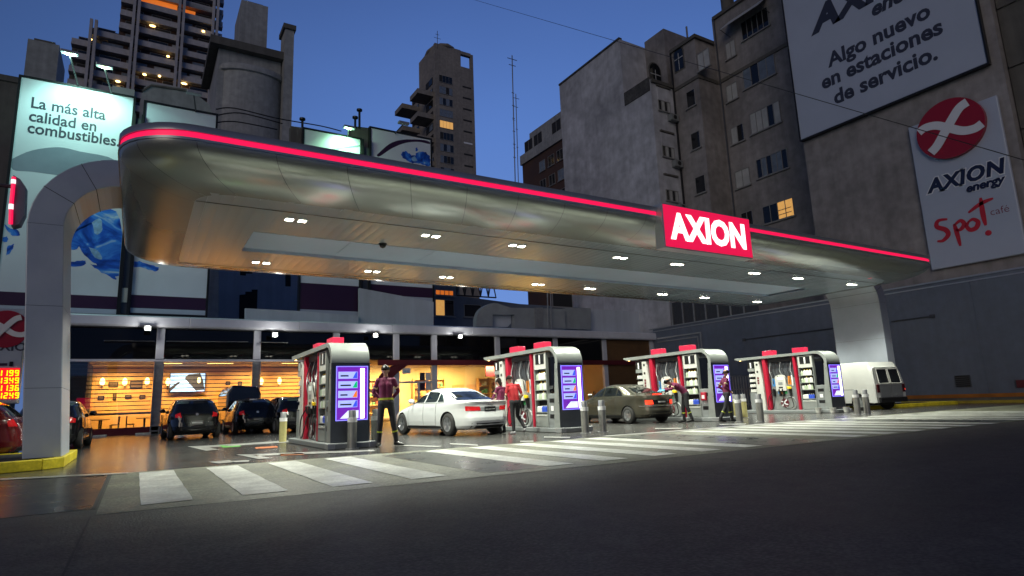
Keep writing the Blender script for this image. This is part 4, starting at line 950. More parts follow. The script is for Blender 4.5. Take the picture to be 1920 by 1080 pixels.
mb = MB(); text_mb(mb, 'café', (XT_-.002, o.y-2.45, o.z+1.0), (0, -1, 0), (0, 0, 1), .52, off=-.006, depth=.01); mb.build('lettering', mat('faded crimson print', (.2, .02, .05), .6), lp)
# dark fence over the wall near the corner
t = thing('roof_fence', 'dark corrugated fence with pale posts above the perimeter wall', 'fence', (XW+.2, 30, 6.4))
ya, yb = W(1262, 600, 'X', XW+.2).y, W(1420, 560, 'X', XW+.2).y
n = 7; 
for i in range(n):
    y0, y1 = ya+(yb-ya)*i/n, ya+(yb-ya)*(i+1)/n
    mb = MB(); k = 10
    for j in range(k):
        u0, u1 = y0+(y1-y0)*j/k, y0+(y1-y0)*(j+1)/k; mb.box(XW+.18+.03*(j % 2), XW+.22+.03*(j % 2), u1, u0, 6.39, 8.2)
    mb.build('corrugated_panel', MT['kdark'], t); mb = MB(); mb.box(XW+.10, XW+.17, y0-.05, y0+.05, 6.385, 8.3); mb.build('post', MT['steel'], t)
# overhead cable
a = W(870, -6, 'Y', 60); b = W(1940, 306, 'X', 30); mb = MB(); L = []
for i in range(25):
    q = a.lerp(b, i/24); q.z -= 1.0*math.sin(math.pi*i/24); L.append(q)
a2 = L
mb.tube([a.lerp(b, i/24) for i in range(25)], [.02]*25, 5); tag(mb.build('overhead_cable', MT['black']), 'thin black cable crossing the sky from the top to the right edge', 'cable')
# ================================================================ billboards above the shop
YP = 39.5
def board(px, label, band_px, m='board', post=True, Y=YP):
    """px: four photograph corners (top left, top right, bottom right, bottom left); band: where the purple band begins"""
    tl, tr, br, bl = [W(x, y, 'Y', Y) for x, y in px]
    x0, x1 = (tl.x+bl.x)/2, (tr.x+br.x)/2; z1 = (tl.z+tr.z)/2; z0 = (bl.z+br.z)/2
    t = thing('advertising_board', label, 'billboard', ((x0+x1)/2, Y, z0))
    mb = MB(); mb.box(x0, x1, Y, Y+.12, z0, z1); mb.build('board_face', MT[m], t)
    mb = MB(); w = .12; mb.box(x0-w, x0-.002, Y-.05, Y+.3, z0-w, z1+w); mb.box(x1+.002, x1+w, Y-.05, Y+.3, z0-w, z1+w); mb.box(x0, x1, Y-.05, Y+.3, z1+.002, z1+w); mb.box(x0, x1, Y-.05, Y+.3, z0-w, z0-.002); mb.build('board_frame', MT['black'], t)
    zb = sum(W(x, y, 'Y', Y).z for x, y in band_px)/len(band_px)
    mb = MB(); mb.box(x0, x1, Y-.01, Y-.004, z0, zb); mb.build('purple_band', MT['purple'], t)
    mb = MB(); mb.box(x0, x1, Y-.012, Y-.004, z0-.0, z0+.28); mb.build('foot_strip', MT['board2'], t)
    return t, x0, x1, z0, z1, zb
A, ax0, ax1, az0, az1, azb = board([(36, 141), (246, 186), (222, 590), (-6, 582)], 'large cyan lit billboard with three lines of dark words at the upper left', [(0, 547), (222, 556)])
B, bx0_, bx1_, bz0, bz1, bzb = board([(272, 192), (404, 216), (386, 590), (246, 588)], 'blue grey billboard with blue water behind the canopy, right of the dark post', [(246, 553), (388, 559)], 'board')
C, cx0_, cx1_, cz0, cz1, czb = board([(571, 238), (677, 266), (670, 592), (562, 588)], 'green lit billboard above the canopy with a purple foot', [(566, 529), (671, 538)], 'board')
D, dx0_, dx1_, dz0, dz1, dzb = board([(694, 238), (806, 264), (812, 566), (696, 560)], 'grey billboard with a small blue splash above the canopy', [(696, 532), (812, 541)], 'board')
for s, px in (('La más alta', (56, 201)), ('calidad en', (53, 226)), ('combustibles.', (50, 248))):
    o = W(px[0], px[1], 'Y', YP); mb = MB(); text_mb(mb, s, (o.x, YP-.002, o.z), (1, 0, 0), (0, 0, 1), 0.88, off=.014, depth=.012, sx=.87); mb.build('lettering', MT['navy'], A)
def shape(par, px, m, d, x0, x1, z0=None, name='printed_water', smooth=4, par2=None):
    P = spline(px+[px[0]], smooth)[:-1]; Q = []; rj = random.Random(int(px[0][0]*7+px[0][1]))
    if m.startswith('splash'): k_ = max(1, (max(p[0] for p in px)-min(p[0] for p in px))*.028); P = [(x+rj.uniform(-k_, k_), y+rj.uniform(-k_, k_)) for x, y in P]
    for x, y in P:
        q = W(x, y, 'Y', YP-d); q.x = min(max(q.x, x0+.01), x1-.01); Q.append((q.x, YP-d, q.z))
    mb = MB(); mb.poly(Q); mb.poly(Q[::-1]); me = mb
    o = MB(); o.poly(Q); return o.build(name, MT[m], par)
# grey swoosh and water of the left board
shape(A, [(22, 298), (60, 282), (110, 276), (150, 284), (215, 300), (215, 340), (120, 330), (60, 322), (24, 318)], 'greyprint', .003, ax0, ax1, name='printed_swoosh')
shape(A, [(115, 440), (125, 415), (150, 402), (175, 398), (215, 396), (235, 480), (222, 520), (205, 510), (180, 495), (160, 480), (140, 455), (120, 445)], 'splash', .004, ax0, ax1)
shape(A, [(118, 448), (136, 440), (150, 455), (140, 468), (120, 462)], 'splash', .005, ax0, ax1)
shape(A, [(172, 418), (188, 410), (192, 430), (180, 440)], 'splash2', .006, ax0, ax1); shape(A, [(165, 462), (182, 470), (192, 486), (178, 482)], 'splash2', .0062, ax0, ax1)
for pg in ([(115, 492), (140, 490), (158, 488), (160, 496), (142, 499), (116, 500)], [(170, 496), (190, 500), (205, 508), (215, 516), (217, 524), (205, 518), (186, 508)], [(4, 446), (14, 444), (14, 452), (6, 454)], [(14, 462), (26, 458), (22, 470), (12, 478)], [(8, 420), (20, 428), (34, 432), (36, 442), (20, 440)], [(116, 474), (122, 476), (122, 482), (115, 482)]):
    shape(A, pg, 'splash', .0045, ax0, ax1)
shape(B, [(246, 492), (262, 490), (285, 497), (298, 502), (293, 509), (275, 505), (258, 500), (246, 500)], 'splash', .004, bx0_, bx1_)
# right board: swoosh arc and splash
shape(D, [(706, 291), (730, 270), (755, 262), (790, 262), (805, 266), (805, 270), (785, 266), (760, 268), (735, 278), (712, 293)], 'purple', .003, dx0_, dx1_, name='printed_swoosh')
shape(D, [(752, 288), (758, 284), (766, 287), (776, 292), (786, 284), (800, 286), (806, 296), (806, 312), (792, 308), (778, 306), (766, 302), (756, 296)], 'splash', .004, dx0_, dx1_)
shape(D, [(778, 278), (782, 276), (784, 281), (780, 284)], 'splash', .004, dx0_, dx1_); shape(D, [(772, 296), (778, 294), (782, 301), (774, 301)], 'splash2', .0055, dx0_, dx1_)
shape(C, [(600, 284), (640, 276), (676, 272), (677, 275), (640, 280), (604, 288)], 'greyprint', .003, cx0_, cx1_, name='printed_swoosh')
# dark posts between boards
for x0, x1, y, lb in ((222, 244, 560, 'dark steel post between the two left billboards'), (676, 694, 585, 'dark post between the two right billboards')):
    a = W(x0, y, 'Y', YP-.1); b = W(x1, y, 'Y', YP-.1); t = thing('board_post', lb, 'post', ((a.x+b.x)/2, YP, 6))
    for q in (a.x+.06, b.x-.06):
        mb = MB(); mb.box(q-.07, q+.07, YP-.2, YP+.2, 5.9, az1-1 if x0 < 300 else cz1); mb.build('upright', MT['black'], t)
    mb = MB(); mb.box(a.x+.131, b.x-.131, YP, YP+.1, 6.5, az1-1.2 if x0 < 300 else cz1-.5); mb.build('back_plate', MT['kdark'], t)
    if x0 < 300:
        mb = MB(); mb.box(a.x+.14, b.x-.14, YP-.1, YP-.003, 7.1, 7.9); mb.build('pale_box', MT['shutter'], t)
# floodlights of the boards
def flood(px, Y, aim, power, col, label, lens='lampgreen', lit=True, base=12):
    p = W(px[0], px[1], 'Y', Y); t = thing('billboard_floodlight', label, 'floodlight', p, 'billboard floodlights')
    mb = MB(); mb.box(p.x-.38, p.x+.38, p.y-.15, p.y+.2, p.z-.02, p.z+.13); mb.build('housing', MT['steel'], t, bevel=.03)
    if lit: mb = MB(); mb.box(p.x-.14, p.x+.14, p.y-.1, p.y+.15, p.z-.05, p.z-.021); mb.build('lens', MT[lens], t)
    mb = MB(); mb.tube([p+Vector((0, .2, 0)), Vector((p.x+.3, YP+.25, base))], .045); mb.build('arm', MT['black'], t)
    if power:
        l = bpy.data.lights.new('flood_spill', 'POINT'); l.energy = power*.16; l.color = col; l.shadow_soft_size = .25; lo = bpy.data.objects.new('flood_spill', l); CO.objects.link(lo); lo.location = (p.x, p.y+.35, p.z-.25)
    if power: spot('flood_beam', (p.x, p.y, p.z-.12), aim, power, col, 125, .6, .25)
CY = (.5, 1.0, .86)
flood((130, 100), YP-2.6, (ax0+3.2, YP, az1-3.0), 900, CY, 'floodlight on a long arm above the cyan billboard, the left one', base=az1)
flood((196, 125), YP-2.6, (ax1-2.5, YP, az1-3.0), 520, (.55, 1, .75), 'floodlight on a long arm above the cyan billboard, the right one', base=az1)
flood((655, 240), YP-1.2, (cx0_+2.6, YP, cz1-1.4), 520, (.45, 1, .55), 'small green lit floodlight above the green billboard', base=cz1)
flood((364, 176), YP-2.4, (bx1_, YP, bz1), 0, CY, 'pale unlit floodlight above the blue grey billboard', lit=False, base=bz1)
flood((757, 232), YP-2.4, (dx0_+1, YP, dz1), 0, CY, 'unlit floodlight on an arm above the grey billboard', lit=False, base=dz1)
# white roof walls behind the shop edge
def slab(px, label, name='parapet_wall', Y=38.6, depth=.3, m='parapet', cat='wall'):
    P = [W(x, y, 'Y', Y) for x, y in px]; t = MB(); t.prism(P, (0, depth, 0)); return tag(t.build(name, MT[m]), label, cat)
slab([(460, 578), (560, 583), (672, 592), (672, 612), (460, 606)], 'low pale parapet on the shop roof under the purple board')
slab([(674, 540), (813, 566), (813, 618), (674, 610)], 'pale parapet on the shop roof right of the purple board', Y=38.9)
slab([(1060, 577), (1225, 586), (1225, 640), (1060, 622)], 'pale low wall on the shop roof near the duct', Y=38.9)
# duct work
dt = thing('roof_duct', 'big galvanised air duct with a rounded elbow on the shop roof', 'duct', W(960, 610, 'Y', 38))
P = spline([(893, 612), (894, 595), (903, 578), (925, 568), (945, 573), (958, 577)], 4) + [(1020, 578), (1060, 579), (1060, 616), (965, 616), (965, 590), (924, 590), (924, 612)]
mb = MB(); mb.prism([W(x, y, 'Y', 38.0) for x, y in P], (0, .5, 0)); mb.build('elbow', MT['duct'], dt)
mb = MB(); mb.prism([W(x, y, 'Y', 38.4) for x, y in ((924, 590), (958, 590), (958, 606), (952, 613), (924, 613))], (0, .3, 0)); mb.build('damper', MT['parapet'], dt)
mb = MB(); mb.prism([W(x, y, 'Y', 37.93) for x, y in ((1002, 577), (1018, 576.5), (1019, 614), (1004, 614))], (0, .06, 0)); mb.build('flange', MT['steel'], dt)
mb = MB(); mb.prism([W(x, y, 'Y', 38.2) for x, y in ((1060, 577), (1108, 578), (1108, 618), (1060, 616))], (0, .6, 0)); mb.build('straight_run', MT['duct'], dt)
for i, x in enumerate((1027, 1033)):
    mb = MB(); a = W(x, 552, 'Y', 37.7); b = W(x+1, 620, 'Y', 37.7); mb.tube([a+Vector((0, 0, 1)), b], .05); tag(mb.build('vertical_pipe', MT['steel']), 'thin vertical pipe in front of the duct, the %s of two' % ('left', 'right')[i], 'pipe', 'pipes by the duct')
# grey house wall with a lit window, behind the duct
hb = thing('grey_roof_house', 'dark grey building with a yellow lit window above the shop roof', 'building', W(900, 590, 'Y', 46))
P = [W(x, y, 'Y', 46) for x, y in ((814, 480), (860, 482), (862, 555), (975, 570), (1300, 590), (1300, 640), (814, 640))]; mb = MB(); mb.prism(P, (0, 6, 0)); mb.build('wall', MT['wallgrey'], hb)
a = W(816, 592, 'Y', 45.99); b = W(851, 563, 'Y', 45.99); window_on(hb, (a.x, 45.996, a.z), (1, 0, 0), (0, 0, 1), b.x-a.x, b.z-a.z, 2, panes=['litpane', 'pane'])
a = W(816, 553, 'Y', 45.99); b = W(850, 545, 'Y', 45.99); window_on(hb, (a.x, 45.996, a.z), (1, 0, 0), (0, 0, 1), b.x-a.x, b.z-a.z, 4, pane='litorange')
a = W(870, 594, 'Y', 45.99); b = W(902, 572, 'Y', 45.99); window_on(hb, (a.x, 45.996, a.z), (1, 0, 0), (0, 0, 1), b.x-a.x, b.z-a.z, 1, pane='dark')
a = W(1036, 575, 'Y', 45.99); b = W(1072, 545, 'Y', 45.99); window_on(hb, (a.x, 45.996, a.z), (1, 0, 0), (0, 0, 1), b.x-a.x, b.z-a.z, 1, pane='dark')
tr_ = thing('lattice_truss', 'dark steel lattice truss under the canopy edge behind the duct', 'truss', W(880, 550, 'Y', 44))
a = W(856, 544, 'Y', 44); b = W(930, 556, 'Y', 44); mb = MB(); w = b.x-a.x; n = 5; z0, z1 = b.z-.1, b.z+1.6
mb.tube([(a.x, 44, z0), (b.x, 44, z0)], .06); mb.tube([(a.x, 44, z1), (b.x, 44, z1)], .06)
for i in range(n):
    u = a.x+w*i/n; v = a.x+w*(i+1)/n; mb.tube([(u, 44, z0), ((u+v)/2, 44, z1)], .05); mb.tube([((u+v)/2, 44, z1), (v, 44, z0)], .05); mb.tube([(u, 44, z0), (u, 44, z1)], .04)
mb.build('members', MT['black'], tr_)

# ================================================================ round stair tower building (upper left)
YR = 60.0
def PR(x, y, Y=YR): return W(x, y, 'Y', Y)
rb = thing('round_stair_tower', 'grey concrete building with a rounded tower and a moulded ring behind the canopy', 'building', PR(470, 300))
xl, xr = PR(404, 200).x, PR(524, 200).x; zt = PR(460, 88).z; zr = PR(470, 140).z
mb = MB(); mb.box(xl, xr, YR, YR+9, 0, zt-.8); mb.build('wall', MT['concrete'], rb)
mb = MB(); mb.box(xl-.8, xr+.1, YR-.8, YR+9, zt-.798, zt); mb.build('roof_slab', MT['concrete_dark'], rb)
cx = (xl+xr)/2+.3; rr = (xr-xl)/2-.05; cyc = YR+.6
def half_lathe(profile, cx, cy, sy=1.0, n=20):
    rows = [[Vector((cx+r*math.cos(math.pi+math.pi*j/n), cy+sy*r*math.sin(math.pi+math.pi*j/n), z)) for j in range(n+1)] for r, z in profile]
    mb = MB(); mb.grid(rows); return mb
half_lathe([(rr, 0), (rr, zr-.2)], cx, cyc, .55).build('round_stair_wall', MT['concrete'], rb, smooth=True)
half_lathe([(rr, zr-.2), (rr+.35, zr-.12), (rr+.4, zr+.25), (rr+.2, zr+.5), (0, zr+.6)], cx, cyc, .55).build('ring_moulding', MT['concrete'], rb, smooth=True, auto=40)
xp0, xp1 = PR(526, 200).x, PR(543, 200).x; zp = PR(534, 66).z
mb = MB(); mb.box(xp0, xp1, YR-1.2, YR+1, 0, zp); mb.build('corner_pier', MT['concrete'], rb); mb = MB(); mb.box(xp0-.2, xp1+.15, YR-1.4, YR+1.1, zp+.002, zp+.5); mb.build('pier_cap', MT['concrete_dark'], rb)
mb = MB(); mb.box(PR(386, 260).x, PR(562, 560).x, YR-2.2, YR-1.25, 0, PR(470, 500).z); mb.build('lower_wall', MT['parapet'], rb)  # paler than the concrete above: forecourt light put into the colour
# the dark stepped openings low in that wall
P = [(448, 600), (449, 553), (460, 552), (460, 547), (472, 547), (472, 543), (483, 543), (481, 600)]
mb = MB(); mb.prism([W(x, y, 'Y', YR-2.21) for x, y in P], (0, -.03, 0)); mb.build('stepped_opening', MT['dark'], rb)
for P in ([(450, 507), (473, 509), (473, 513), (461, 513), (461, 517), (450, 516)], [(535, 514), (545, 515), (545, 537), (535, 537)], [(390, 503), (396, 503), (396, 526), (391, 526)]):
    mb = MB(); mb.prism([W(x, y, 'Y', YR-2.21) for x, y in P], (0, -.03, 0)); mb.build('dark_opening', MT['dark'], rb)
ch = thing('roof_tank_box', 'square grey concrete box on top of the round tower building', 'roof tank', (PR(475, 80).x, YR+2, zt))
mb = MB(); mb.box(PR(450, 60, YR+1).x, PR(501, 60, YR+1).x, YR+1, YR+6, zt+.002, PR(475, 5, YR+1).z); mb.build('box', MT['concrete'], ch); mb = MB(); mb.box(PR(451, 60, YR+1).x+.4, PR(500, 60, YR+1).x-.4, YR+1.4, YR+5.6, PR(475, 5, YR+1).z+.002, PR(475, 5, YR+1).z+.3); mb.build('lid', MT['concrete_dark'], ch)
# green lit box and dark wall at the far left
lb_ = thing('roof_tank_box', 'small grey box building lit green from below, above the cyan billboard', 'roof tank', PR(80, 145, 52))
mb = MB(); q0, q1 = PR(48, 110, 52), PR(109, 110, 52); mb.box(q0.x, q1.x, 52, 56, 10, PR(80, 78, 52).z); mb.build('box', MT['concrete'], lb_)
mb = MB(); mb.box(q0.x+.3, q1.x-.3, 52.3, 55.7, PR(80, 78, 52).z+.002, PR(80, 78, 52).z+.3); mb.build('lid', MT['concrete_dark'], lb_)
dk = thing('dark_side_building', 'dark building wall at the left edge beside the cyan billboard', 'building', PR(5, 300, 48)); mb = MB(); mb.box(PR(-160, 300, 48).x, PR(36, 160, 48).x, 48, 60, 0, PR(20, 154, 48).z); mb.build('wall', MT['concrete_dark'], dk)
mb = MB(); mb.box(PR(-160, 300, 48).x, PR(36, 160, 48).x+.1, 47.9, 60, PR(20, 154, 48).z+.002, PR(20, 154, 48).z+.4); mb.build('coping', MT['concrete_dark'], dk)
sb = thing('sloped_roof_block', 'grey concrete block with a sloped shoulder behind the blue grey billboard', 'building', PR(330, 200, 46))
P = [(262, 192), (270, 164), (284, 156), (352, 166), (392, 195), (410, 240), (410, 700), (248, 700)]
mb = MB(); mb.prism([PR(x, y, 46) for x, y in P], (0, 8, 0)); mb.build('wall', MT['concrete'], sb); mb = MB(); mb.prism([PR(x, y, 45.9) for x, y in [(266, 168), (284, 158), (352, 168), (352, 171), (284, 161), (268, 171)]], (0, .098, 0)); mb.build('coping', MT['concrete_dark'], sb)
a = PR(210, 172, 47); mb = MB(); mb.box(PR(210, 172, 43).x, PR(252, 175, 43).x, 43, 45, PR(230, 182, 43).z, PR(230, 164, 43).z); tag(mb.build('roof_box', MT['shutter']), 'small pale box lit green between the two left billboards', 'box')
tag(slab([(545, 236), (572, 240), (572, 300), (545, 300)], 'dark pier left of the green billboard', 'board_pier', Y=40.2, depth=.5, m='concrete_dark'), cat='pier')
tag(slab([(658, 236), (694, 240), (694, 300), (662, 300)], 'dark concrete pier between the green and the grey billboard', 'board_pier', Y=40.4, depth=.8, m='concrete_dark'), cat='pier')
for i, (x, y0, y1) in enumerate(((674, 208, 240), (567, 225, 242), (666, 222, 240))):
    a = W(x, y0, 'Y', 40.3); b = W(x, y1, 'Y', 40.3); t = MB(); t.tube([b, a], .08); t.cyl(a, a+Vector((0, 0, .12)), .2)
    tag(t.build('roof_pipe', MT['black']), ('tall thin vent pipe over the pier right of the green billboard', 'short capped vent pipe at the left end of the green billboard', 'capped vent pipe beside the small green floodlight')[i], 'pipe')
for i, pts in enumerate(([(405, 205), (440, 203), (520, 222), (600, 236), (640, 246)], [(400, 218), (450, 212), (530, 232)], [(395, 232), (440, 228), (520, 243)])):
    P = spline([W(x, y, 'Y', 50).to_tuple() for x, y in pts], 6); mb = MB(); mb.tube(P, .05, 5); tag(mb.build('slack_cable', MT['black']), 'slack black cable before the round tower, %s of three' % ('uppermost', 'middle', 'lowest')[i], 'cable', 'cables before the round tower')

# ================================================================ left tall stepped tower
YT = 135.0
def PT(x, y): return W(x, y, 'Y', YT)
tw = thing('stepped_balcony_tower', 'tall stepped apartment tower with long balconies and orange lit top at the upper left', 'building', PT(300, 300))
# three steps: (left px, right px, top px at that column)
zs1 = PT(140, 78).z; zs2 = PT(200, 52).z; zs3 = PT(330, -60).z
xL1, xL2, xL3, xR = PT(126, 150).x, PT(166, 100).x, PT(222, 60).x, PT(415, 100).x
for (a, b, z, d) in ((xL1, xL2, zs1, 2), (xL2, xL3, zs2, 1.2), (xL3, xR-1.5, zs3, 1.2)):
    mb = MB(); mb.box(a, b, YT+d, YT+18, 0, z); mb.build('core_wall', MT['brown' if a == xL3 else 'concrete_dark'], tw)
zt3 = PT(330, 30).z; fl = PT(300, 57).z-PT(300, 81).z
pil = [174, 252, 337, 401]
rng = random.Random(3)
z = zt3+fl*2; kf = 0
while z > PT(300, 200).z-4:
    kf += 1
    xs_ = xL3 if z > zs2 else (xL2 if z > zs1 else xL1)
    mb = MB(); mb.box(xs_, xR, YT-.2, YT+1.5, z, z+.35); s_ = mb.build('balcony_slab', MT['slab'], tw)
    mb = MB(); mb.box(xs_+.05, xR-.05, YT-.2, YT-.05, z+.352, z+1.25); mb.build('balustrade', MT['slab'], s_)
    x = xs_+1
    while x < xR-4:
        w = rng.choice((2.2, 3, 3.6)); pn = rng.choice(('pane', 'pane', 'paneblue', 'dark', 'shutter', 'pane'))
        mb = MB(); mb.box(x, x+w, YT+.9, YT+1.15, z+.4, z+fl-.45); wi = mb.build('window', MT['frame'], tw)
        mb = MB(); mb.box(x+.1, x+w-.1, YT+.86, YT+.895, z+.5, z+fl-.55); mb.build('pane', MT[pn], wi); x += w+rng.uniform(.5, 1.8)
    z -= fl
for i, x in enumerate(pil):
    for dx in (-.55, .25):
        q = PT(x, 60).x+dx; mb = MB(); mb.box(q, q+.5, YT-1.1, YT-.21, 0, zs3 if i > 0 else zs2+.6); mb.build('pillar', MT['slab'], tw)
# roof frame at the right
zf = PT(405, 25).z
mb = MB(); mb.box(PT(352, 10).x, PT(416, 30).x, YT-.3, YT+.6, PT(400, 24).z, PT(400, 18).z); mb.box(PT(411, 30).x, PT(416, 30).x, YT-.3, YT+.6, PT(414, 48).z, PT(414, 30).z); mb.build('roof_frame', MT['concrete'], tw)
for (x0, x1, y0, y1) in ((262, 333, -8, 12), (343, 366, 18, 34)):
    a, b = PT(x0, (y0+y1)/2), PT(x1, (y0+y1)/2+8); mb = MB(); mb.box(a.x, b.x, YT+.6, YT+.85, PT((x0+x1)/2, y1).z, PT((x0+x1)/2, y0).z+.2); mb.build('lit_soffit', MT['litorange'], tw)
for (x, y, w) in ((286, 50, 1.6), (315, 107, .8), (381, 60, .8), (271, 141, 1.0), (299, 144, .7), (345, 158, 1.6), (221, 154, 1.2), (170, 75, .8)):
    p = PT(x, y); mb = MB(); mb.ellipsoid((p.x, YT-.3, p.z), (w*.36, .2, .22), 8, 6); mb.build('lit_balcony_lamp', MT['lampwarm'], tw)
# ================================================================ middle tower
YM = 165.0
def PM(x, y): return W(x, y, 'Y', YM)
mt = thing('corner_balcony_tower', 'dark slender tower with corner balconies and a square roof opening against the sky', 'building', PM(850, 300))
x0, x1, x2 = PM(817, 200).x, PM(853, 200).x, PM(890, 220).x; zt = PM(853, 100).z; zh = PM(860, 143).z
def PX(x, y): return W(x, y, 'X', x0)
yb_ = PX(772, 160).y
mb = MB(); mb.box(x0, x2, YM, yb_, 0, zh); mb.build('main_wall', MT['tower'], mt)
# roof frame with see-through opening at the right, closed wall at the left
xo0, xo1 = PM(864, 120).x, PM(883, 125).x; zo0, zo1 = PM(874, 127).z, PM(874, 104).z; ztr = PM(880, 100).z
mb = MB(); mb.box(x0, xo0, YM, YM+1.2, zh+.002, ztr+.2); mb.box(xo1, x2, YM, YM+1.2, zh+.002, ztr-.3); mb.box(xo0, xo1, YM, YM+1.2, zo1, ztr); mb.box(xo0, xo1, YM, YM+1.2, zh+.002, zo0); mb.build('roof_frame', MT['tower'], mt)
mb = MB(); mb.box(x0+.3, PM(862, 90).x, YM+1.3, YM+14, zh+.002, PM(840, 86).z); mb.build('lift_house', MT['tower'], mt)
mb = MB(); mb.ellipsoid(((x0+PM(862, 90).x)/2, YM+6, PM(840, 86).z), ((PM(862, 90).x-x0)/2+.3, 7, 1.4)); mb.build('curved_roof', MT['tower'], mt, smooth=True)
flm = PM(840, 168).z-PM(840, 189).z
z = PM(840, 157).z; k = 0
while z > PM(840, 330).z:
    f = window_on(mt, (PM(824, 200).x, YM-.004, z), (1, 0, 0), (0, 0, 1), x1-PM(824, 200).x-.8, flm*.62, 4, panes=(['litpane']*4 if k == 4 else [rng.choice(('pane', 'pane', 'paneblue', 'dark')) for _ in range(4)]))
    mb = MB(); mb.box(PM(868, 200).x, PM(884, 200).x, YM-.06, YM-.004, z+.1, z+.65); mb.build('slot_window', MT['reflective' if k in (5,) else 'dark'], mt)
    if k % 2 == 1 and k < 8:
        mb = MB(); yy = YM+3; dd = 5.0
        mb.box(x0-dd*1.1, x0-.004, YM+1.5, YM+8, z-.9, z-.4); bl = mb.build('balcony', MT['tower'], mt)
        mb = MB(); mb.box(x0-dd*1.1, x0-dd*1.1+.2, YM+1.5, YM+8, z-.398, z+.7); mb.box(x0-dd*1.1+.202, x0-.01, YM+1.5, YM+1.7, z-.398, z+.7); mb.build('balustrade', MT['tower'], bl)
        mb = MB(); mb.box(x0-dd*1.25, x0-.004, YM+13, yb_, z-.9, z-.4); bl = mb.build('balcony', MT['tower'], mt)
        mb = MB(); mb.box(x0-dd*1.25, x0-dd*1.25+.2, YM+13, yb_, z-.398, z+.7); mb.box(x0-dd*1.25+.202, x0-.01, YM+13, YM+13.2, z-.398, z+.7); mb.build('balustrade', MT['tower'], bl)
    z -= flm; k += 1
for kk in range(9):
    zz = PM(840, 157).z-flm*kk
    for y0_, y1_ in ((YM+2, YM+7.5), (YM+13.5, yb_-1)):
        mb = MB(); mb.box(x0-.12, x0-.004, y0_, y1_, zz-.2, zz+flm*.55); wi = mb.build('window', MT['dark'], mt)
        mb = MB(); mb.box(x0-.16, x0-.122, y0_+.3, (y0_+y1_)/2, zz, zz+flm*.5); mb.build('pane', MT['paneblue' if kk % 3 == 1 else 'pane'], wi)
mb = MB(); mb.box(PM(889, 230).x, PM(897, 230).x, YM+3, YM+14, 0, PM(890, 135).z); mb.build('side_wing', MT['tower'], mt)
# aerials
def mast(px, top, bot, Y, label, arms=(), r=.12):
    a = W(px[0], top, 'Y', Y); b = W(px[1], bot, 'Y', Y); t = thing('radio_mast', label, 'mast', b)
    mb = MB(); mb.tube([b, a], r, 5); mb.build('pole', MT['kdark'], t)
    mb = MB()
    for f, w in arms:
        q = b.lerp(a, f); mb.tube([q-Vector((w, 0, 0)), q+Vector((w, 0, 0))], r*.6, 4)
    if arms: mb.build('cross_bars', MT['kdark'], t)
mast((960, 966), 104, 345, 120, 'tall thin radio mast against the sky, the tallest of the group', ((.97, 1.4), (.92, 1.0), (.7, .35), (.6, .35), (.5, .35), (.4, .35), (.3, .35), (.2, .35)), .14)
mast((967, 972), 176, 345, 122, 'shorter thin radio mast just right of the tallest mast', ((.95, 1.0), (.85, .6), (.6, .3), (.4, .3)), .11)
mast((963, 966), 212, 345, 118, 'shortest thin mast close to the tallest mast', ((.9, .4), (.5, .3)), .08)
mast((820, 820), 58, 92, 165, 'small aerial on the roof of the dark slender tower', ((.6, 1.2), (.8, .7)), .1)
mast((1287, 1289), 50, 70, 46, 'short black pipe on the roof of the brown stepped building', (), .12)
# ================================================================ pump islands
def xb(m, x0, x1, y0, y1, z0, z1): return MB().box(x0, x1, y0, y1, z0, z1)
MT['panelviolet'] = mat('violet lit panel', (.2, .02, .4), .3, emit=.8, ecol=(.17, .02, .50), sample=False)
MT['panelglow'] = mat('blue lit edge', (.2, .2, .9), .3, emit=1.6, ecol=(.22, .2, 1.0), sample=False)
MT['plate'] = mat('lit price plate', (.5, .55, .9), .3, emit=1.0, ecol=(.38, .46, 1.0), sample=False)
MT['tube'] = mat('lit white tube', (1, 1, 1), .3, emit=5.0, ecol=(.72, .75, 1.0))
for n_, c_ in (('pblue', (.05, .1, .9)), ('pgreen', (.0, .55, .2)), ('porange', (1, .22, .03))): MT[n_] = mat('lit %s corner' % n_[1:], c_, .3, emit=.8, ecol=c_, sample=False)
MT['swoosh'] = mat('lit white swoosh', (.9, .9, 1), .3, emit=1.0, ecol=(.75, .82, 1.0), sample=False)
MT['orangepl'] = mat('orange plate', (.8, .25, .03), .4); MT['bluepl'] = mat('blue plate', (.05, .25, .6), .4); MT['greenpl'] = mat('green plate', (.05, .4, .12), .4)
MT['display'] = mat('pale lcd display', (.65, .75, .7), .3, emit=.25, ecol=(.7, .85, .85), sample=False)
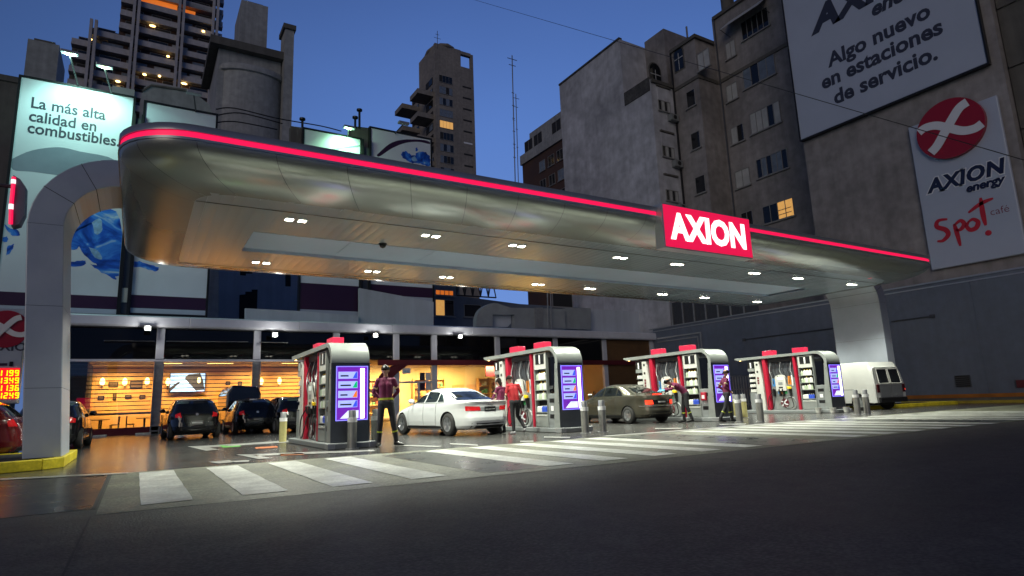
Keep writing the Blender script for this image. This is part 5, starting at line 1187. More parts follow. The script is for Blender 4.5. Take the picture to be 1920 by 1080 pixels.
def build_pump():
    P = thing('fuel_pump', 'x', 'fuel pump', (0, 0, 0), 'fuel pump kiosks under the canopy', world=False)
    def B(name, m, x0, x1, y0, y1, z0, z1, par=None, bevel=0): return MB().box(x0, x1, y0, y1, z0, z1).build(name, MT[m], par or P, bevel=bevel)
    B('island_base', 'kmid', -.56, .56, -2.38, 1.98, .004, .135, bevel=.02)
    B('metal_corner', 'steel', -.575, -.40, -2.395, -2.1, .006, .14, bevel=.01); B('metal_corner', 'steel', .40, .575, -2.395, -2.1, .006, .14, bevel=.01)
    # arched shell
    out = [(2.30, 2.455), (2.27, 2.50), (-1.72, 2.52)]
    for i in range(1, 13):
        a = math.pi/2*i/12; out.append((-1.72-.48*math.sin(a), 2.04+.48*math.cos(a)))
    inn = []
    for i in range(12, -1, -1):
        a = math.pi/2*i/12; inn.append((-1.70-.38*math.sin(a), 2.03+.38*math.cos(a)))
    prof = out + [(-2.20, 2.0)] + [(-2.08, 2.0)] + inn + [(2.1, 2.38)]
    hw = .46; mb = MB(); n = len(prof)
    mb.grid([[Vector((x, y, z)) for y, z in prof] for x in (-hw, hw)][::-1], True)
    mb.add([(-hw, y, z) for y, z in prof], [tuple(range(n))]); mb.add([(hw, y, z) for y, z in prof], [tuple(range(n-1, -1, -1))])
    o = mb.build('roof_shell', MT['kgrey'], P, smooth=True, auto=35)
    B('front_panel', 'kdark', -hw, hw, -2.195, -2.10, .137, 1.998, bevel=.015)
    for x in (-hw-.012, hw+.002):  # pale edge that runs down the front corner
        mb = MB(); mb.prism([(x, -2.198, .137), (x, -1.90, .137), (x, -2.02, 1.4), (x, -2.07, 2.0), (x, -2.198, 2.0)], (.012, 0, 0)); mb.build('side_edge', MT['kgrey'], P)
    # lit panel
    F = B('lit_panel', 'panelviolet', -.33, .40, -2.212, -2.196, .66, 1.90)
    B('lit_frame', 'panelglow', -.35, .42, -2.206, -2.1965, .64, 1.92)
    for i, c in enumerate(('pblue', 'pgreen', 'porange', 'pblue')):
        z = 1.62-i*.225; B('price_plate', 'plate', -.30, .16, -2.22, -2.213, z, z+.165, F)
        mb = MB(); mb.prism([(.04, -2.2215, z+.01), (.15, -2.2215, z+.01), (.15, -2.2215, z+.155), (.12, -2.2215, z+.155)], (0, -.004, 0)); mb.build('colour_corner', MT[c], F)
        B('print_line', 'navy', -.25, (-.06, .0, -.08, .02)[i], -2.2235, -2.2205, z+.05, z+.085, F)
    mb = MB(); mb.prism([(-.25, -2.214, .69), (.19, -2.214, .69), (.19, -2.214, .87), (-.06, -2.214, .87)], (0, -.004, 0)); mb.build('white_swoosh', MT['swoosh'], F)
    B('light_tube', 'tube', .235, .325, -2.235, -2.2125, .68, 1.86, F)
    # core
    B('cabinet_core', 'kdark', -.26, .26, -2.05, 1.62, .137, 2.375)
    for s in (-1, 1):
        xi, xo = s*.262, s*.44
        def S(name, m, d0, d1, y0, y1, z0, z1, par=None, bevel=0):
            a, b = sorted((xi+s*d0 if d0 is not None else xi, xi+s*d1)); return B(name, m, a, b, y0, y1, z0, z1, par, bevel)
        # payment column
        pc = S('payment_column', 'kmid', 0, .15, -1.98, -1.56, .137, 1.12, bevel=.01)
        S('slot', 'black', .151, .156, -1.90, -1.64, .86, .98, pc); S('slot', 'black', .151, .156, -1.90, -1.64, .40, .52, pc); S('notice', 'reflective', .151, .154, -1.83, -1.70, .62, .76, pc)
        S('glass_column', 'glassdark', 0, .12, -1.96, -1.62, 1.122, 2.2)
        # front shelf unit
        su = S('shelf_unit', 'kgrey', 0, .012, -1.55, -.88, .137, 2.36)
        for y in (-1.555, -.90): S('side_board', 'kgrey', .013, .165, y, y+.025, .137, 2.36, su)
        for z in (.57, .94, 1.23, 1.53): S('shelf', 'kgrey', .013, .16, -1.529, -.901, z, z+.022, su)
        S('drawer', 'kgrey', .013, .16, -1.525, -.905, .15, .53, su, .01); S('drawer_lip', 'white', .161, .17, -1.51, -.92, .47, .5, su)
        hd = S('number_board', 'white', .013, .16, -1.528, -.902, 1.87, 2.35, su); S('number_ground', 'black', .161, .165, -1.45, -.98, 2.02, 2.33, su)
        S('shelf_back', 'dark', .0125, .018, -1.52, -.91, .59, 1.86, su)
        # rear narrow tower
        ru = S('rear_tower', 'kgrey', 0, .012, 1.30, 1.66, .137, 2.30)
        for z in (.92, 1.15, 1.38, 1.61): S('shelf', 'kgrey', .013, .15, 1.31, 1.65, z, z+.016, ru)
        S('shelf_back', 'dark', .0125, .018, 1.31, 1.65, .93, 1.84, ru); S('lower_box', 'kmid', .013, .15, 1.31, 1.65, .15, .9, ru); S('number_ground', 'black', .013, .15, 1.32, 1.64, 2.0, 2.29, ru); S('number_strip', 'kgrey', .013, .15, 1.31, 1.65, 1.86, 1.99, ru)
        for (y, z, sz) in ((-1.215, 2.055, .33), (1.48, 2.03, .30)):
            mb = MB(); d = .166 if y < 0 else .151; text_mb(mb, '1', (xi+s*d, y+s*.0, z), (0, -1 if s < 0 else 1, 0), (0, 0, 1), sz, off=.018, depth=.004, align='CENTER'); mb.build('number', MT['reflective'], su if y < 0 else ru)
        # white icon panel with a pointed top
        mb = MB(); x = xi; mb.prism([(x, .90, .137), (x, 1.27, .137), (x, 1.27, 2.28), (x, 1.05, 2.28), (x, .93, 1.5)], (s*.16, 0, 0)); ip = mb.build('icon_panel', MT['white'], P)
        for z, m in ((2.10, 'black'), (1.78, 'black'), (1.50, 'maroon'), (1.39, 'maroon'), (1.28, 'maroon')): S('icon', m, .161, .164, 1.10, 1.19, z, z+.09, ip)
        # red uprights
        for y0, y1 in ((.64, .80), (-.81, -.71)):
            mb = MB(); mb.prism([(xi, y0, .137), (xi, y1, .137), (xi, y1+.06, 2.37), (xi, y0+.06, 2.37)], (s*.16, 0, 0)); mb.build('red_upright', MT['red'], P)
        # dispenser
        D = S('dispenser_body', 'kmid', 0, .06, -.66, .56, .137, 1.50)
        mb = MB(); x = xi+s*.061
        arch = [(x, -.20, .95), (x, .28, .95), (x, .30, 1.48)] + [(x, .05+.25*math.cos(math.pi*i/10), 1.50+.14*math.sin(math.pi*i/10)) for i in range(1, 10)] + [(x, -.20, 1.48)]
        mb.prism(arch, (s*.10, 0, 0)); fc = mb.build('pump_face', MT['white'], D)
        S('display', 'display', .162, .166, -.10, .19, 1.42, 1.54, fc); S('keypad', 'kmid', .162, .166, -.06, .15, 1.2, 1.32, fc); S('card_slot', 'black', .162, .166, -.05, .14, 1.06, 1.12, fc)
        for i, m in enumerate(('greenpl', 'orangepl', 'bluepl')): S('grade_plate', m, .061, .075, -.17+i*.15, -.04+i*.15, .82, .93, D)
        S('side_plate', 'orangepl', .061, .08, -.42, -.28, 1.20, 1.56, D); S('side_plate', 'bluepl', .061, .08, .36, .50, 1.15, 1.48, D); S('side_plate', 'reflective', .061, .07, -.50, -.44, 1.15, 1.60, D)
        for y in (-.36, .44, -.02, .14):
            nz = S('nozzle_boot', 'black', .061, .12, y-.05, y+.05, .72, 1.02, D)
            mb = MB(); mb.tube([(xi+s*.12, y, 1.04), (xi+s*.17, y, 1.0), (xi+s*.15, y-.02, .82)], [.03, .032, .022], 6); mb.build('nozzle', MT['black'], nz)
        mb = MB(); mb.prism([(xi+s*.125, -.45, 1.02), (xi+s*.125, -.28, 1.02), (xi+s*.125, -.26, 1.13), (xi+s*.125, -.46, 1.1)], (s*.07, 0, 0)); mb.build('yellow_nozzle', MT['yplastic'], D, bevel=.012)
        mb = MB(); mb.tube([(xi+s*.16, -.34, 1.12), (xi+s*.19, -.40, 1.22)], .012, 5); mb.tube([(xi+s*.16, -.40, 1.12), (xi+s*.19, -.47, 1.2)], .012, 5); mb.build('nozzle_spout', MT['white'], D)
        # overhead hoses and gantry
        S('hose_gantry', 'black', 0, .10, -.62, .55, 2.20, 2.36)
        for i, y in enumerate((-.52, -.40, -.18, .0, .2, .38, .5)):
            pth = spline([(xi+s*.06, y, 2.2), (xi+s*(.12+.02*(i % 3)), y+.05, 1.85), (xi+s*(.16-.02*(i % 2)), y-.04, 1.6), (xi+s*.1, y+(.06 if i % 2 else -.05), 1.25)], 5)
            mb = MB(); mb.tube(pth, .013, 6); mb.build('hose', MT['black' if i % 3 else 'steel'], P)
        mb = MB(); mb.tube(spline([(xi+s*.15, -.36, .85), (xi+s*.2, -.45, .6), (xi+s*.2, -.50, .3), (xi+s*.2, -.3, .2), (xi+s*.2, -.05, .3), (xi+s*.12, .0, .75)], 6), .016, 6); mb.build('hose', MT['black'], P)
        mb = MB(); mb.tube(spline([(xi+s*.16, .44, .95), (xi+s*.25, .60, .7), (xi+s*.26, .68, .35), (xi+s*.26, .55, .17), (xi+s*.24, .42, .3), (xi+s*.14, .40, .75)], 6), .016, 6); mb.build('hose', MT['black'], P)
        # emblem disc low on the dispenser
        S('emblem_ground', 'kgrey', .061, .07, -.50, .42, .16, .70, D)
        c = Vector((xi+s*.10, -.02, .43)); rgt = (0, -1 if s < 0 else 1, 0)
        mb = MB(); mb.cyl(c-Vector((s*.028, 0, 0)), c, .19, n=24); e_ = mb.build('emblem_disc', MT['maroon'], D)
        mb = MB(); ribbon(mb, [(-.16, .07), (-.06, .05), (.05, -.05), (.16, -.07)], .05, c+Vector((s*.002, 0, 0)), rgt, (0, 0, 1), .006); ribbon(mb, [(-.12, -.13), (-.02, 0), (.05, .09), (.12, .13)], .055, c+Vector((s*.009, 0, 0)), rgt, (0, 0, 1), .006); mb.build('emblem_ribbon', MT['discwhite'], D)
        mb = MB(); cc = [(xi+s*.09, -.30+.26*math.cos(a), .42+.26*math.sin(a)) for a in [math.pi*2*i/22 for i in range(23)]]; mb.tube(cc, .016, 6); mb.build('hose_coil', MT['steel'], P)
    # red roof boxes
    for y0, y1 in ((.46, 1.0), (-1.06, -.5)): B('roof_box', 'redbox', -.15, .15, y0, y1, 2.505, 2.74, bevel=.008)
    B('lamp_dot', 'lampwarm', -.42, -.37, 2.0, 2.05, 2.365, 2.379)
    return P
pump = build_pump(); kd = KIDS(pump)
PXs = [4.35, 10.9, 17.42, 24.25]; PYc = 16.85
plab = ['grey fuel pump kiosk nearest the camera, its violet price panel fully in view', 'grey fuel pump kiosk behind the man in the red polo', 'grey fuel pump kiosk behind the olive sedan', 'grey fuel pump kiosk farthest right, beside the white van']
pn_ = ['nearest', 'second', 'third', 'farthest']
for i, x in enumerate(PXs):
    o = pump if i == 0 else copy_tree(pump, None, kd)
    o.location = (x, PYc, 0); o['label'] = plab[i]
# bottles on the shelves: things of their own
def bottle_mesh(m, mc, h=.2, w=.085, d=.06):
    b = MB(); b.k = 0
    prof = [(0.96, 0), (1, .02), (1, .62), (.8, .78), (.3, .86), (.3, .9)]
    rows = [[Vector((d/2*k*sx, w/2*k*sy, z*h)) for sx, sy in ((-1, -.7), (-.7, -1), (.7, -1), (1, -.7), (1, .7), (.7, 1), (-.7, 1), (-1, .7))] for k, z in prof]
    b.grid(rows, True); b.poly(rows[0][::-1]); b.k = 1; b.cyl((0, 0, h*.885), (0, 0, h), .018, n=8)
    return b.mesh('oil_bottle', [MT[m], MT[mc]])
MT['greenbottle'] = mat('pale green bottle plastic', (.42, .5, .36), .3); MT['bluebottle'] = mat('blue bottle plastic', (.03, .08, .5), .3); MT['whitebottle'] = mat('white bottle plastic', (.65, .65, .62), .3)
bm_ = dict(g=bottle_mesh('greenbottle', 'white'), w=bottle_mesh('whitebottle', 'black'), b=bottle_mesh('bluebottle', 'white', .19), W=bottle_mesh('whitebottle', 'yplastic', .24, .13), s=bottle_mesh('whitebottle', 'black', .15, .06))
bn = dict(g='pale green', w='white', b='blue', W='large white', s='small white')
lv = {1.53: 'top', 1.23: 'second', .94: 'third', .57: 'bottom'}
for i, x in enumerate(PXs):
    for z, row in ((1.53, 'WWWg'), (1.23, 'WgWgg'), (.94, 'gWggw'), (.57, 'bbbwww')):
        n = len(row)
        for j, c in enumerate(row):
            y = PYc-1.46+.49*(j+.5)/n*1.02+.03
            o = share(bm_[c], 'oil_bottle', (x-.37, y, z+.0225), None, rot=(0, 0, R(random.uniform(-9, 9))))
            tag(o, '%s bottle, %s from the right, %s front shelf of the %s kiosk' % (bn[c], ORD[j+1], lv[z], pn_[i]), 'bottle', 'oil bottles on the kiosk shelves')
    for k, z in enumerate((.92, 1.15, 1.38, 1.61)):
        for j in range(4):
            o = share(bm_['s'], 'oil_bottle', (x-.35, PYc+1.36+j*.08, z+.0165), None, rot=(0, 0, R(random.uniform(-8, 8))))
            tag(o, 'small white bottle, %s from the right, %s rear shelf of the %s kiosk' % (ORD[j+1], ('lowest', 'second', 'third', 'top')[k], pn_[i]), 'bottle', 'oil bottles on the kiosk shelves')
# fire extinguisher at the third kiosk and white buckets at the fourth
ex = thing('fire_extinguisher', 'red fire extinguisher box on the side of the third kiosk behind the attendant', 'extinguisher', (PXs[2]-.5, 15.1, .8))
MB().box(PXs[2]-.50, PXs[2]-.42, 14.98, 15.2, .72, 1.0).build('red_case', MT['red'], ex, bevel=.01); MB().box(PXs[2]-.51, PXs[2]-.501, 15.03, 15.15, .78, .9).build('white_label', MT['reflective'], ex)
for k, (dx, dy) in enumerate(((-.72, -1.75), (-.7, -2.35), (-.2, -2.6))):
    t = thing('white_bucket', ('white plastic bucket beside the farthest kiosk base, leftmost of three', 'white plastic bucket before the farthest kiosk base, middle of three', 'white plastic bucket before the farthest kiosk front corner, rightmost')[k], 'bucket', (PXs[3]+dx, PYc+dy, 0), 'white buckets at the farthest kiosk')
    MB().lathe([(.09, .005), (.12, .2), (.125, .22), (.115, .22), (.1, .03), (0, .03)], (PXs[3]+dx, PYc+dy, 0), 14).build('pail', MT['white'], t, smooth=True, auto=40)
    MB().tube([(PXs[3]+dx-.12, PYc+dy, .21), (PXs[3]+dx-.1, PYc+dy-.06, .13), (PXs[3]+dx, PYc+dy-.135, .09), (PXs[3]+dx+.1, PYc+dy-.06, .13), (PXs[3]+dx+.12, PYc+dy, .21)], .005, 5).build('handle', MT['steel'], t)
# ---------------------------------------------------------------- bollards
bp = thing('bollard', 'x', 'bollard', (0, 0, 0), 'steel bollards at the pump islands', world=False)
MB().lathe([(.105, .004), (.105, .62), (.0, .62)], n=18).build('lower_tube', MT['bollard'], bp, smooth=True, auto=40)
MB().lathe([(.112, .605), (.112, .71), (.0, .71)], n=18).build('reflective_band', MT['reflective'], bp, smooth=True, auto=40)
MB().lathe([(.085, .70), (.085, .86), (.078, .875), (0, .878)], n=18).build('top_tube', MT['steel'], bp, smooth=True, auto=40)
MB().cyl((0, 0, .0), (0, 0, .012), .15, n=18).build('floor_ring', MT['steel'], bp)
kd = KIDS(bp)
def gp(x, y): q = G(x, y); return (q.x, q.y)
BL = [((660, 841.5), 'dark steel bollard directly before the nearest pump kiosk', 0), ((530, 829), 'yellowish bollard at the rear left of the nearest pump kiosk', 1), ((1098, 812), 'steel bollard between the second kiosk and the olive sedan, the left one', 0), ((1131, 810), 'steel bollard before the olive sedan, the right one of the pair', 0),
      ((1387, 791), 'steel bollard right of the third kiosk, nearest of its cluster', 0), ((1427, 791), 'lone steel bollard before the left end of the farthest kiosk', 0), ((1609, 777), 'steel bollard before the wheel of the white van, the left one', 0), ((1627, 776), 'steel bollard behind the rear corner of the white van, the right one', 0),
      ((1377, 783), 'yellowish bollard just left behind the cluster at the third kiosk', 1), ((1397, 783), 'yellowish bollard just right behind the cluster at the third kiosk', 1), ((704, 835), 'dark bollard half hidden behind the left leg of the standing attendant', 0)]
byel = bp.copy()
for i, (px, lb, yel) in enumerate(BL):
    o = bp if i == 0 else copy_tree(bp, None, kd); x, y = gp(*px); o.location = (x, y, 0); o['label'] = lb
    if yel:
        for ch in [c for c in bpy.data.objects if c.parent == o and c.name.startswith('lower_tube')]:
            ch.data = ch.data.copy(); ch.data.materials[0] = MT['bollardy']
bpy.data.objects.remove(byel)
# ---------------------------------------------------------------- price totem at the left edge
YTt = 20.5
def PTt(x, y): return W(x, y, 'Y', YTt)
x1 = PTt(41, 680).x; x0 = x1-1.75; tt = thing('price_totem', 'grey price totem with an emblem and glowing yellow price digits at the left edge', 'sign', (x0+.8, YTt, 0))
zt_, zb_ = PTt(20, 578).z, PTt(20, 757).z
MB().box(x0, x1, YTt, YTt+.3, zb_, zt_).build('sign_case', MT['panel_grey'], tt, bevel=.03)
MB().box(x0+.2, x1-.2, YTt+.05, YTt+.25, 0, zb_-.003).build('stand', MT['kdark'], tt)
c = PTt(11, 617); disc(tt, (c.x, YTt-.03, c.z), (1, 0, 0), (0, 0, 1), .49, d=.028, mred='discred')
o = PTt(-21, 657); mb = MB(); text_mb(mb, 'AXION', (o.x, YTt-.002, o.z), (1, 0, 0), (0, 0, 1), .30, off=.006, depth=.01, sx=1.05); mb.build('lettering', MT['navy'], tt)
a, b = PTt(-60, 750), PTt(38, 690); pr_ = MB().box(a.x, b.x, YTt-.02, YTt-.003, a.z, b.z).build('price_board', mat('red lit price ground', (.5, 0, 0), .4, emit=.9, ecol=(1, .01, .02)), tt)
MB().box(a.x, b.x, YTt+.303, YTt+.32, a.z, b.z).build('added_rear_glow', MT['led'], tt)  # unseen glowing back face, added to redden the canopy end
a, b = PTt(17, 687), PTt(25, 678); MB().box(a.x, b.x, YTt-.02, YTt-.003, a.z, b.z).build('small_plate', MT['black'], tt)
a, b = PTt(-20, 686), PTt(14, 681); MB().box(a.x, b.x, YTt-.012, YTt-.003, a.z, b.z).build('print_line', MT['purple'], tt)
MT['digit'] = mat('lit yellow digit', (1, .8, 0), .4, emit=2.2, ecol=(1, .62, .0), sample=False)
SEG = {'0': 'abcdef', '1': 'bc', '2': 'abged', '3': 'abgcd', '4': 'fgbc', '5': 'afgcd', '6': 'afgecd', '7': 'abc', '8': 'abcdefg', '9': 'abcdfg'}
def seg7(s, xr, z, h):
    w = h*.56; t = h*.15; x = xr
    for ch in s[::-1]:
        if ch == '.':
            MB().box(x-.0, x+t, YTt-.035, YTt-.021, z, z+t).build('decimal_point', MT['digit'], pr_); continue
        x -= w+h*.2; g = .006
        R_ = dict(a=(x+t*.5, x+w-t*.5, z+h-t, z+h), d=(x+t*.5, x+w-t*.5, z, z+t), g=(x+t*.5, x+w-t*.5, z+h/2-t/2, z+h/2+t/2), f=(x, x+t, z+h/2+g, z+h-t*.3), e=(x, x+t, z+t*.3, z+h/2-g), b=(x+w-t, x+w, z+h/2+g, z+h-t*.3), c=(x+w-t, x+w, z+t*.3, z+h/2-g))
        mb = MB(); yy = YTt-.024
        for k in SEG[ch]:
            q = R_[k]; yy -= .0012; mb.box(q[0], q[1], yy-.01, yy, q[2], q[3])
        mb.build('digit', MT['digit'], pr_)
for s, y in (('11.99', 705), ('13.49', 719), ('11.36', 733), ('12.49', 747)): seg7(s, PTt(38.0, y).x, PTt(20, y).z, .15)
# blade sign seen almost edge-on, far left
q = PTt(24, 380); bs = thing('blade_sign', 'narrow edge-on sign with a red and white lit strip before the left billboard', 'sign', (PTt(24, 380).x, 26, 5))
a, b = W(18, 424, 'Y', 26), W(24, 330, 'Y', 26)
mb = MB(); mb.prism([W(x, y, 'Y', 26) for x, y in ((25, 328), (38, 336), (48, 350), (46, 400), (36, 420), (21, 424))], (0, .5, 0)); mb.build('sign_body', MT['wallgrey'], bs)
L = [W(26, 332, 'Y', 25.95), W(24, 355, 'Y', 25.95), W(21, 385, 'Y', 25.95), W(20, 420, 'Y', 25.95)]
MB().tube(L, .065, 6).build('lit_strip', MT['led'], bs)
for y0, y1, x in ((337, 344, 25.3), (383, 392, 20.8)):
    MB().tube([W(x, y0, 'Y', 25.9), W(x-.4, y1, 'Y', 25.9)], .075, 6).build('lit_segment', MT['led_white'], bs)
q = W(24, 350, 'Y', 26.2); MB().tube([q, q+Vector((-4.5, 0, 0)), Vector((q.x-4.5, 26.2, 0))], .07, 8).build('bracket', MT['kdark'], bs)
# ================================================================ vehicles
def interp(T, z, k):
    if z <= T[0][0]: return T[0][k]
    for a, b in zip(T, T[1:]):
        if z <= b[0]:
            t = (z-a[0])/(b[0]-a[0]); return a[k]+(b[k]-a[k])*t
    return T[-1][k]
class CarShape:
    """horizontal layers: (z, x rear, x front, half width, exponent); x runs from the rear bumper (0) to the nose"""
    def __init__(s, T): s.T = T
    def P(s, z, th, off=0):
        x0, x1, w, n = (interp(s.T, z, k) for k in (1, 2, 3, 4)); c, si = math.cos(th), math.sin(th)
        a = (x1-x0)/2+off; w += off
        return Vector(((x0+x1)/2+a*math.copysign(abs(c)**(2/n), c), w*math.copysign(abs(si)**(2/n), si), z))
    def side(s, x, z, sg, off=0):
        x0, x1, w, n = (interp(s.T, z, k) for k in (1, 2, 3, 4)); xc = (x0+x1)/2; a = (x1-x0)/2
        u = min(abs((x-xc)/a), .9995); return Vector((x, sg*(w*(1-u**n)**(1/n)+off), z))
    def end(s, y, z, front, off=0):
        x0, x1, w, n = (interp(s.T, z, k) for k in (1, 2, 3, 4)); xc = (x0+x1)/2; a = (x1-x0)/2
        v = min(abs(y)/w, .9995); d = a*(1-v**n)**(1/n)+off; return Vector((xc+d if front else xc-d, y, z))
def loft(cs, zs, n=72):
    mb = MB(); rows = [[cs.P(z, 2*math.pi*j/n) for j in range(n)] for z in zs]; mb.grid(rows, True)
    mb.poly(rows[0][::-1]); mb.poly(rows[-1]); return mb
def patch(fn, corners, nu=6, nv=4):
    """bilinear patch of parameters (p, q) mapped through fn"""
    (a, b, c, d) = corners; rows = []
    for j in range(nv+1):
        v = j/nv; r = []
        for i in range(nu+1):
            u = i/nu; p = [(a[k]*(1-u)+b[k]*u)*(1-v)+(d[k]*(1-u)+c[k]*u)*v for k in (0, 1)]; r.append(fn(*p))
        rows.append(r)
    mb = MB(); mb.grid(rows); mb.grid([r[::-1] for r in rows]); return mb
def make_wheel(par, x, y, sg, r, w=.21, spokes=5, rimm='rim'):
    T = MB().lathe([(r*.62, -w/2), (r*.9, -w/2), (r, -w/2+.03), (r, w/2-.03), (r*.9, w/2), (r*.62, w/2)], (x, y, r), 28, 'Y', caps=False).build('wheel', MT['rubber'], par, smooth=True, auto=50)
    yo = y+sg*(w/2-.012)
    MB().lathe([(r*.64, -.0), (r*.60, .012), (r*.56, .0)], (x, yo, r), 24, 'Y').build('rim_ring', MT[rimm], T, smooth=True)
    mb = MB(); mb.cyl((x, yo-sg*.02, r), (x, yo+sg*.012, r), r*.13, n=12)
    for k in range(spokes):
        a = 2*math.pi*k/spokes+.3; ca, sa = math.cos(a), math.sin(a); h = r*.07
        q = [(r*.1, -h), (r*.6, -h*1.25), (r*.6, h*1.25), (r*.1, h)]
        mb.prism([(x+u*ca-v*sa, yo-sg*.012, r+u*sa+v*ca) for u, v in q], (0, sg*.018, 0))
    mb.build('rim', MT[rimm], T); MB().cyl((x, y+sg*(w/2-.06), r), (x, y+sg*(w/2-.055), r), r*.6, n=20).build('brake_shadow', MT['dark'], T)
    return T
def make_car(name, label, group, T, L, paint, wheels, r, track, sidewin, rear_win, front_win, tails, zbelt, doors, extra=None, tail_m='taillamp', bumper=None, spokes=5, plate=(.0, .62), lowdark=.34, mirror=True, glassm='carglass', deck_z=None):
    C = thing(name, label, 'car', (0, 0, 0), group, world=False); cs = CarShape(T)
    zs = sorted(set([T[0][0]+(T[-1][0]-T[0][0])*i/34 for i in range(35)] + [t[0] for t in T]))
    body = loft(cs, zs).build('body', MT[paint], C, smooth=True, auto=32)
    # wheel arches cut out of the body
    cut = MB()
    for x in wheels:
        for sg in (-1, 1): cut.cyl((x, sg*(track/2-.28), r), (x, sg*(track/2+.5), r), r*1.14, n=30)
    co = cut.build('cutter', MT['dark']); bo = body.modifiers.new('arches', 'BOOLEAN'); bo.operation = 'DIFFERENCE'; bo.object = co; bo.solver = 'EXACT'
    bpy.context.view_layer.update(); dg = bpy.context.evaluated_depsgraph_get(); me = bpy.data.meshes.new_from_object(body.evaluated_get(dg))
    body.modifiers.clear(); bpy.data.objects.remove(co)
    if len(me.polygons) > 200: me.materials.clear(); me.materials.append(MT[paint]); me.materials.append(MT['dark']); body.data = me
    for p in me.polygons:
        c = p.center; inside = any(math.hypot(c.x-x, c.z-r) < r*1.145 for x in wheels) and abs(c.y) < track/2+.08
        p.material_index = 1 if inside and (abs(math.hypot(c.x-wheels[0], c.z-r)-r*1.14) < .03 or abs(math.hypot(c.x-wheels[1], c.z-r)-r*1.14) < .03 or abs(c.y) < track/2-.2) else 0
    for x in wheels:
        for sg in (-1, 1): make_wheel(C, x, sg*track/2, sg, r, spokes=spokes)
    for sg in (-1, 1):
        for q in sidewin: patch(lambda a, b, sg=sg: cs.side(a, b, sg, .006), q, 8, 3).build('side_window', MT[glassm], C)
        for q in doors:
            mb = MB(); 
            for (xa, za), (xb_, zb2) in zip(q, q[1:]):
                P0 = [cs.side(xa+(xb_-xa)*i/6, za+(zb2-za)*i/6, sg, .002) for i in range(7)]; mb.tube(P0, .005, 4)
            mb.build('door_gap', MT['dark'], C)
        for x in (doors and [min(p[0] for p in q)+.12 for q in doors[:2]] or []):
            patch(lambda a, b, sg=sg: cs.side(a, b, sg, .028), [(x, zbelt-.13), (x+.17, zbelt-.13), (x+.17, zbelt-.10), (x, zbelt-.10)], 2, 1).build('door_handle', MT[paint], C)
        if mirror:
            mx = front_win[0][1]; p = cs.side(front_win[2], zbelt+.03, sg, .0)
            m_ = MB().ellipsoid((p.x-.02, p.y+sg*.13, p.z+.06), (.07, .11, .075), 10, 8).build('door_mirror', MT[paint], C, smooth=True)
            MB().tube([p, (p.x-.01, p.y+sg*.08, p.z+.03)], .02, 5).build('mirror_arm', MT['black'], m_)
        patch(lambda a, b, sg=sg: cs.side(a, b, sg, .003), [(wheels[0]+r*1.15, T[0][0]+.02), (wheels[1]-r*1.15, T[0][0]+.02), (wheels[1]-r*1.15, T[0][0]+.09), (wheels[0]+r*1.15, T[0][0]+.09)], 8, 1).build('sill', MT['black'], C)
        for q in tails: patch(lambda a, b, sg=sg: cs.P(a, sg*b, .008), q, 6, 3).build('tail_light', MT[tail_m], C)
    z0, z1, y0, y1 = rear_win
    patch(lambda a, b: cs.end(a, b, False, .008), [(-y0, z0), (y0, z0), (y1, z1), (-y1, z1)], 8, 4).build('rear_window', MT[glassm], C)
    z0, z1 = front_win[0]; patch(lambda a, b: cs.end(a, b, True, .008), [(-.68, z0), (.68, z0), (.55, z1), (-.55, z1)], 8, 4).build('windscreen', MT[glassm], C)
    for sg in (-1, 1): patch(lambda a, b, sg=sg: cs.P(a, sg*b, .008), [(.62, .25), (.62, .48), (.72, .46), (.74, .27)], 5, 2).build('headlight', MT['glassdark'], C)
    patch(lambda a, b: cs.end(a, b, True, .006), [(-.35, .42), (.35, .42), (.38, .66), (-.38, .66)], 4, 3).build('grille', MT['black'], C)
    y, z = plate; pl_ = patch(lambda a, b: cs.end(a, b, False, .012), [(y-.2, z-.065), (y+.2, z-.065), (y+.2, z+.065), (y-.2, z+.065)], 3, 1).build('number_plate', MT['black'], C)
    patch(lambda a, b: cs.end(a, b, False, .015), [(y-.17, z-.02), (y+.17, z-.02), (y+.17, z+.025), (y-.17, z+.025)], 3, 1).build('plate_print', MT['shutter'], pl_)
    patch(lambda a, b: cs.end(a, b, False, .006), [(-.62, T[0][0]+.01), (.62, T[0][0]+.01), (.62, lowdark), (-.62, lowdark)], 8, 2).build('lower_bumper', MT['black'], C)
    if extra: extra(C, cs)
    MB().box(.5, L-.6, -.6, .6, .17, T[0][0]+.05).build('underbody', MT['dark'], C)
    return C
MT['carwhite'] = mat('white car paint', (.60, .62, .63), .22, coat=.6); MT['carolive'] = mat('olive beige car paint', (.085, .08, .058), .25, metal=.5, coat=.5)
MT['carblack'] = mat('black car paint', (.008, .008, .009), .12, coat=.8, spec=.6); MT['carglow'] = mat('dark car paint with red glow', (.10, .003, .004), .2, coat=.6); MT['vanwhite'] = mat('white van paint', (.52, .53, .51), .35, coat=.3, noise=(1.5, .05))
MT['taillamp'] = mat('red tail lamp', (.55, .01, .015), .12, spec=.7, emit=.10, ecol=(1, .02, .02)); MT['taillamplit'] = mat('lit red tail lamp', (.8, .05, .02), .2, emit=1.5, ecol=(1, .035, .01)); MT['vantail'] = mat('dark red tail lamp', (.06, .004, .006), .15)
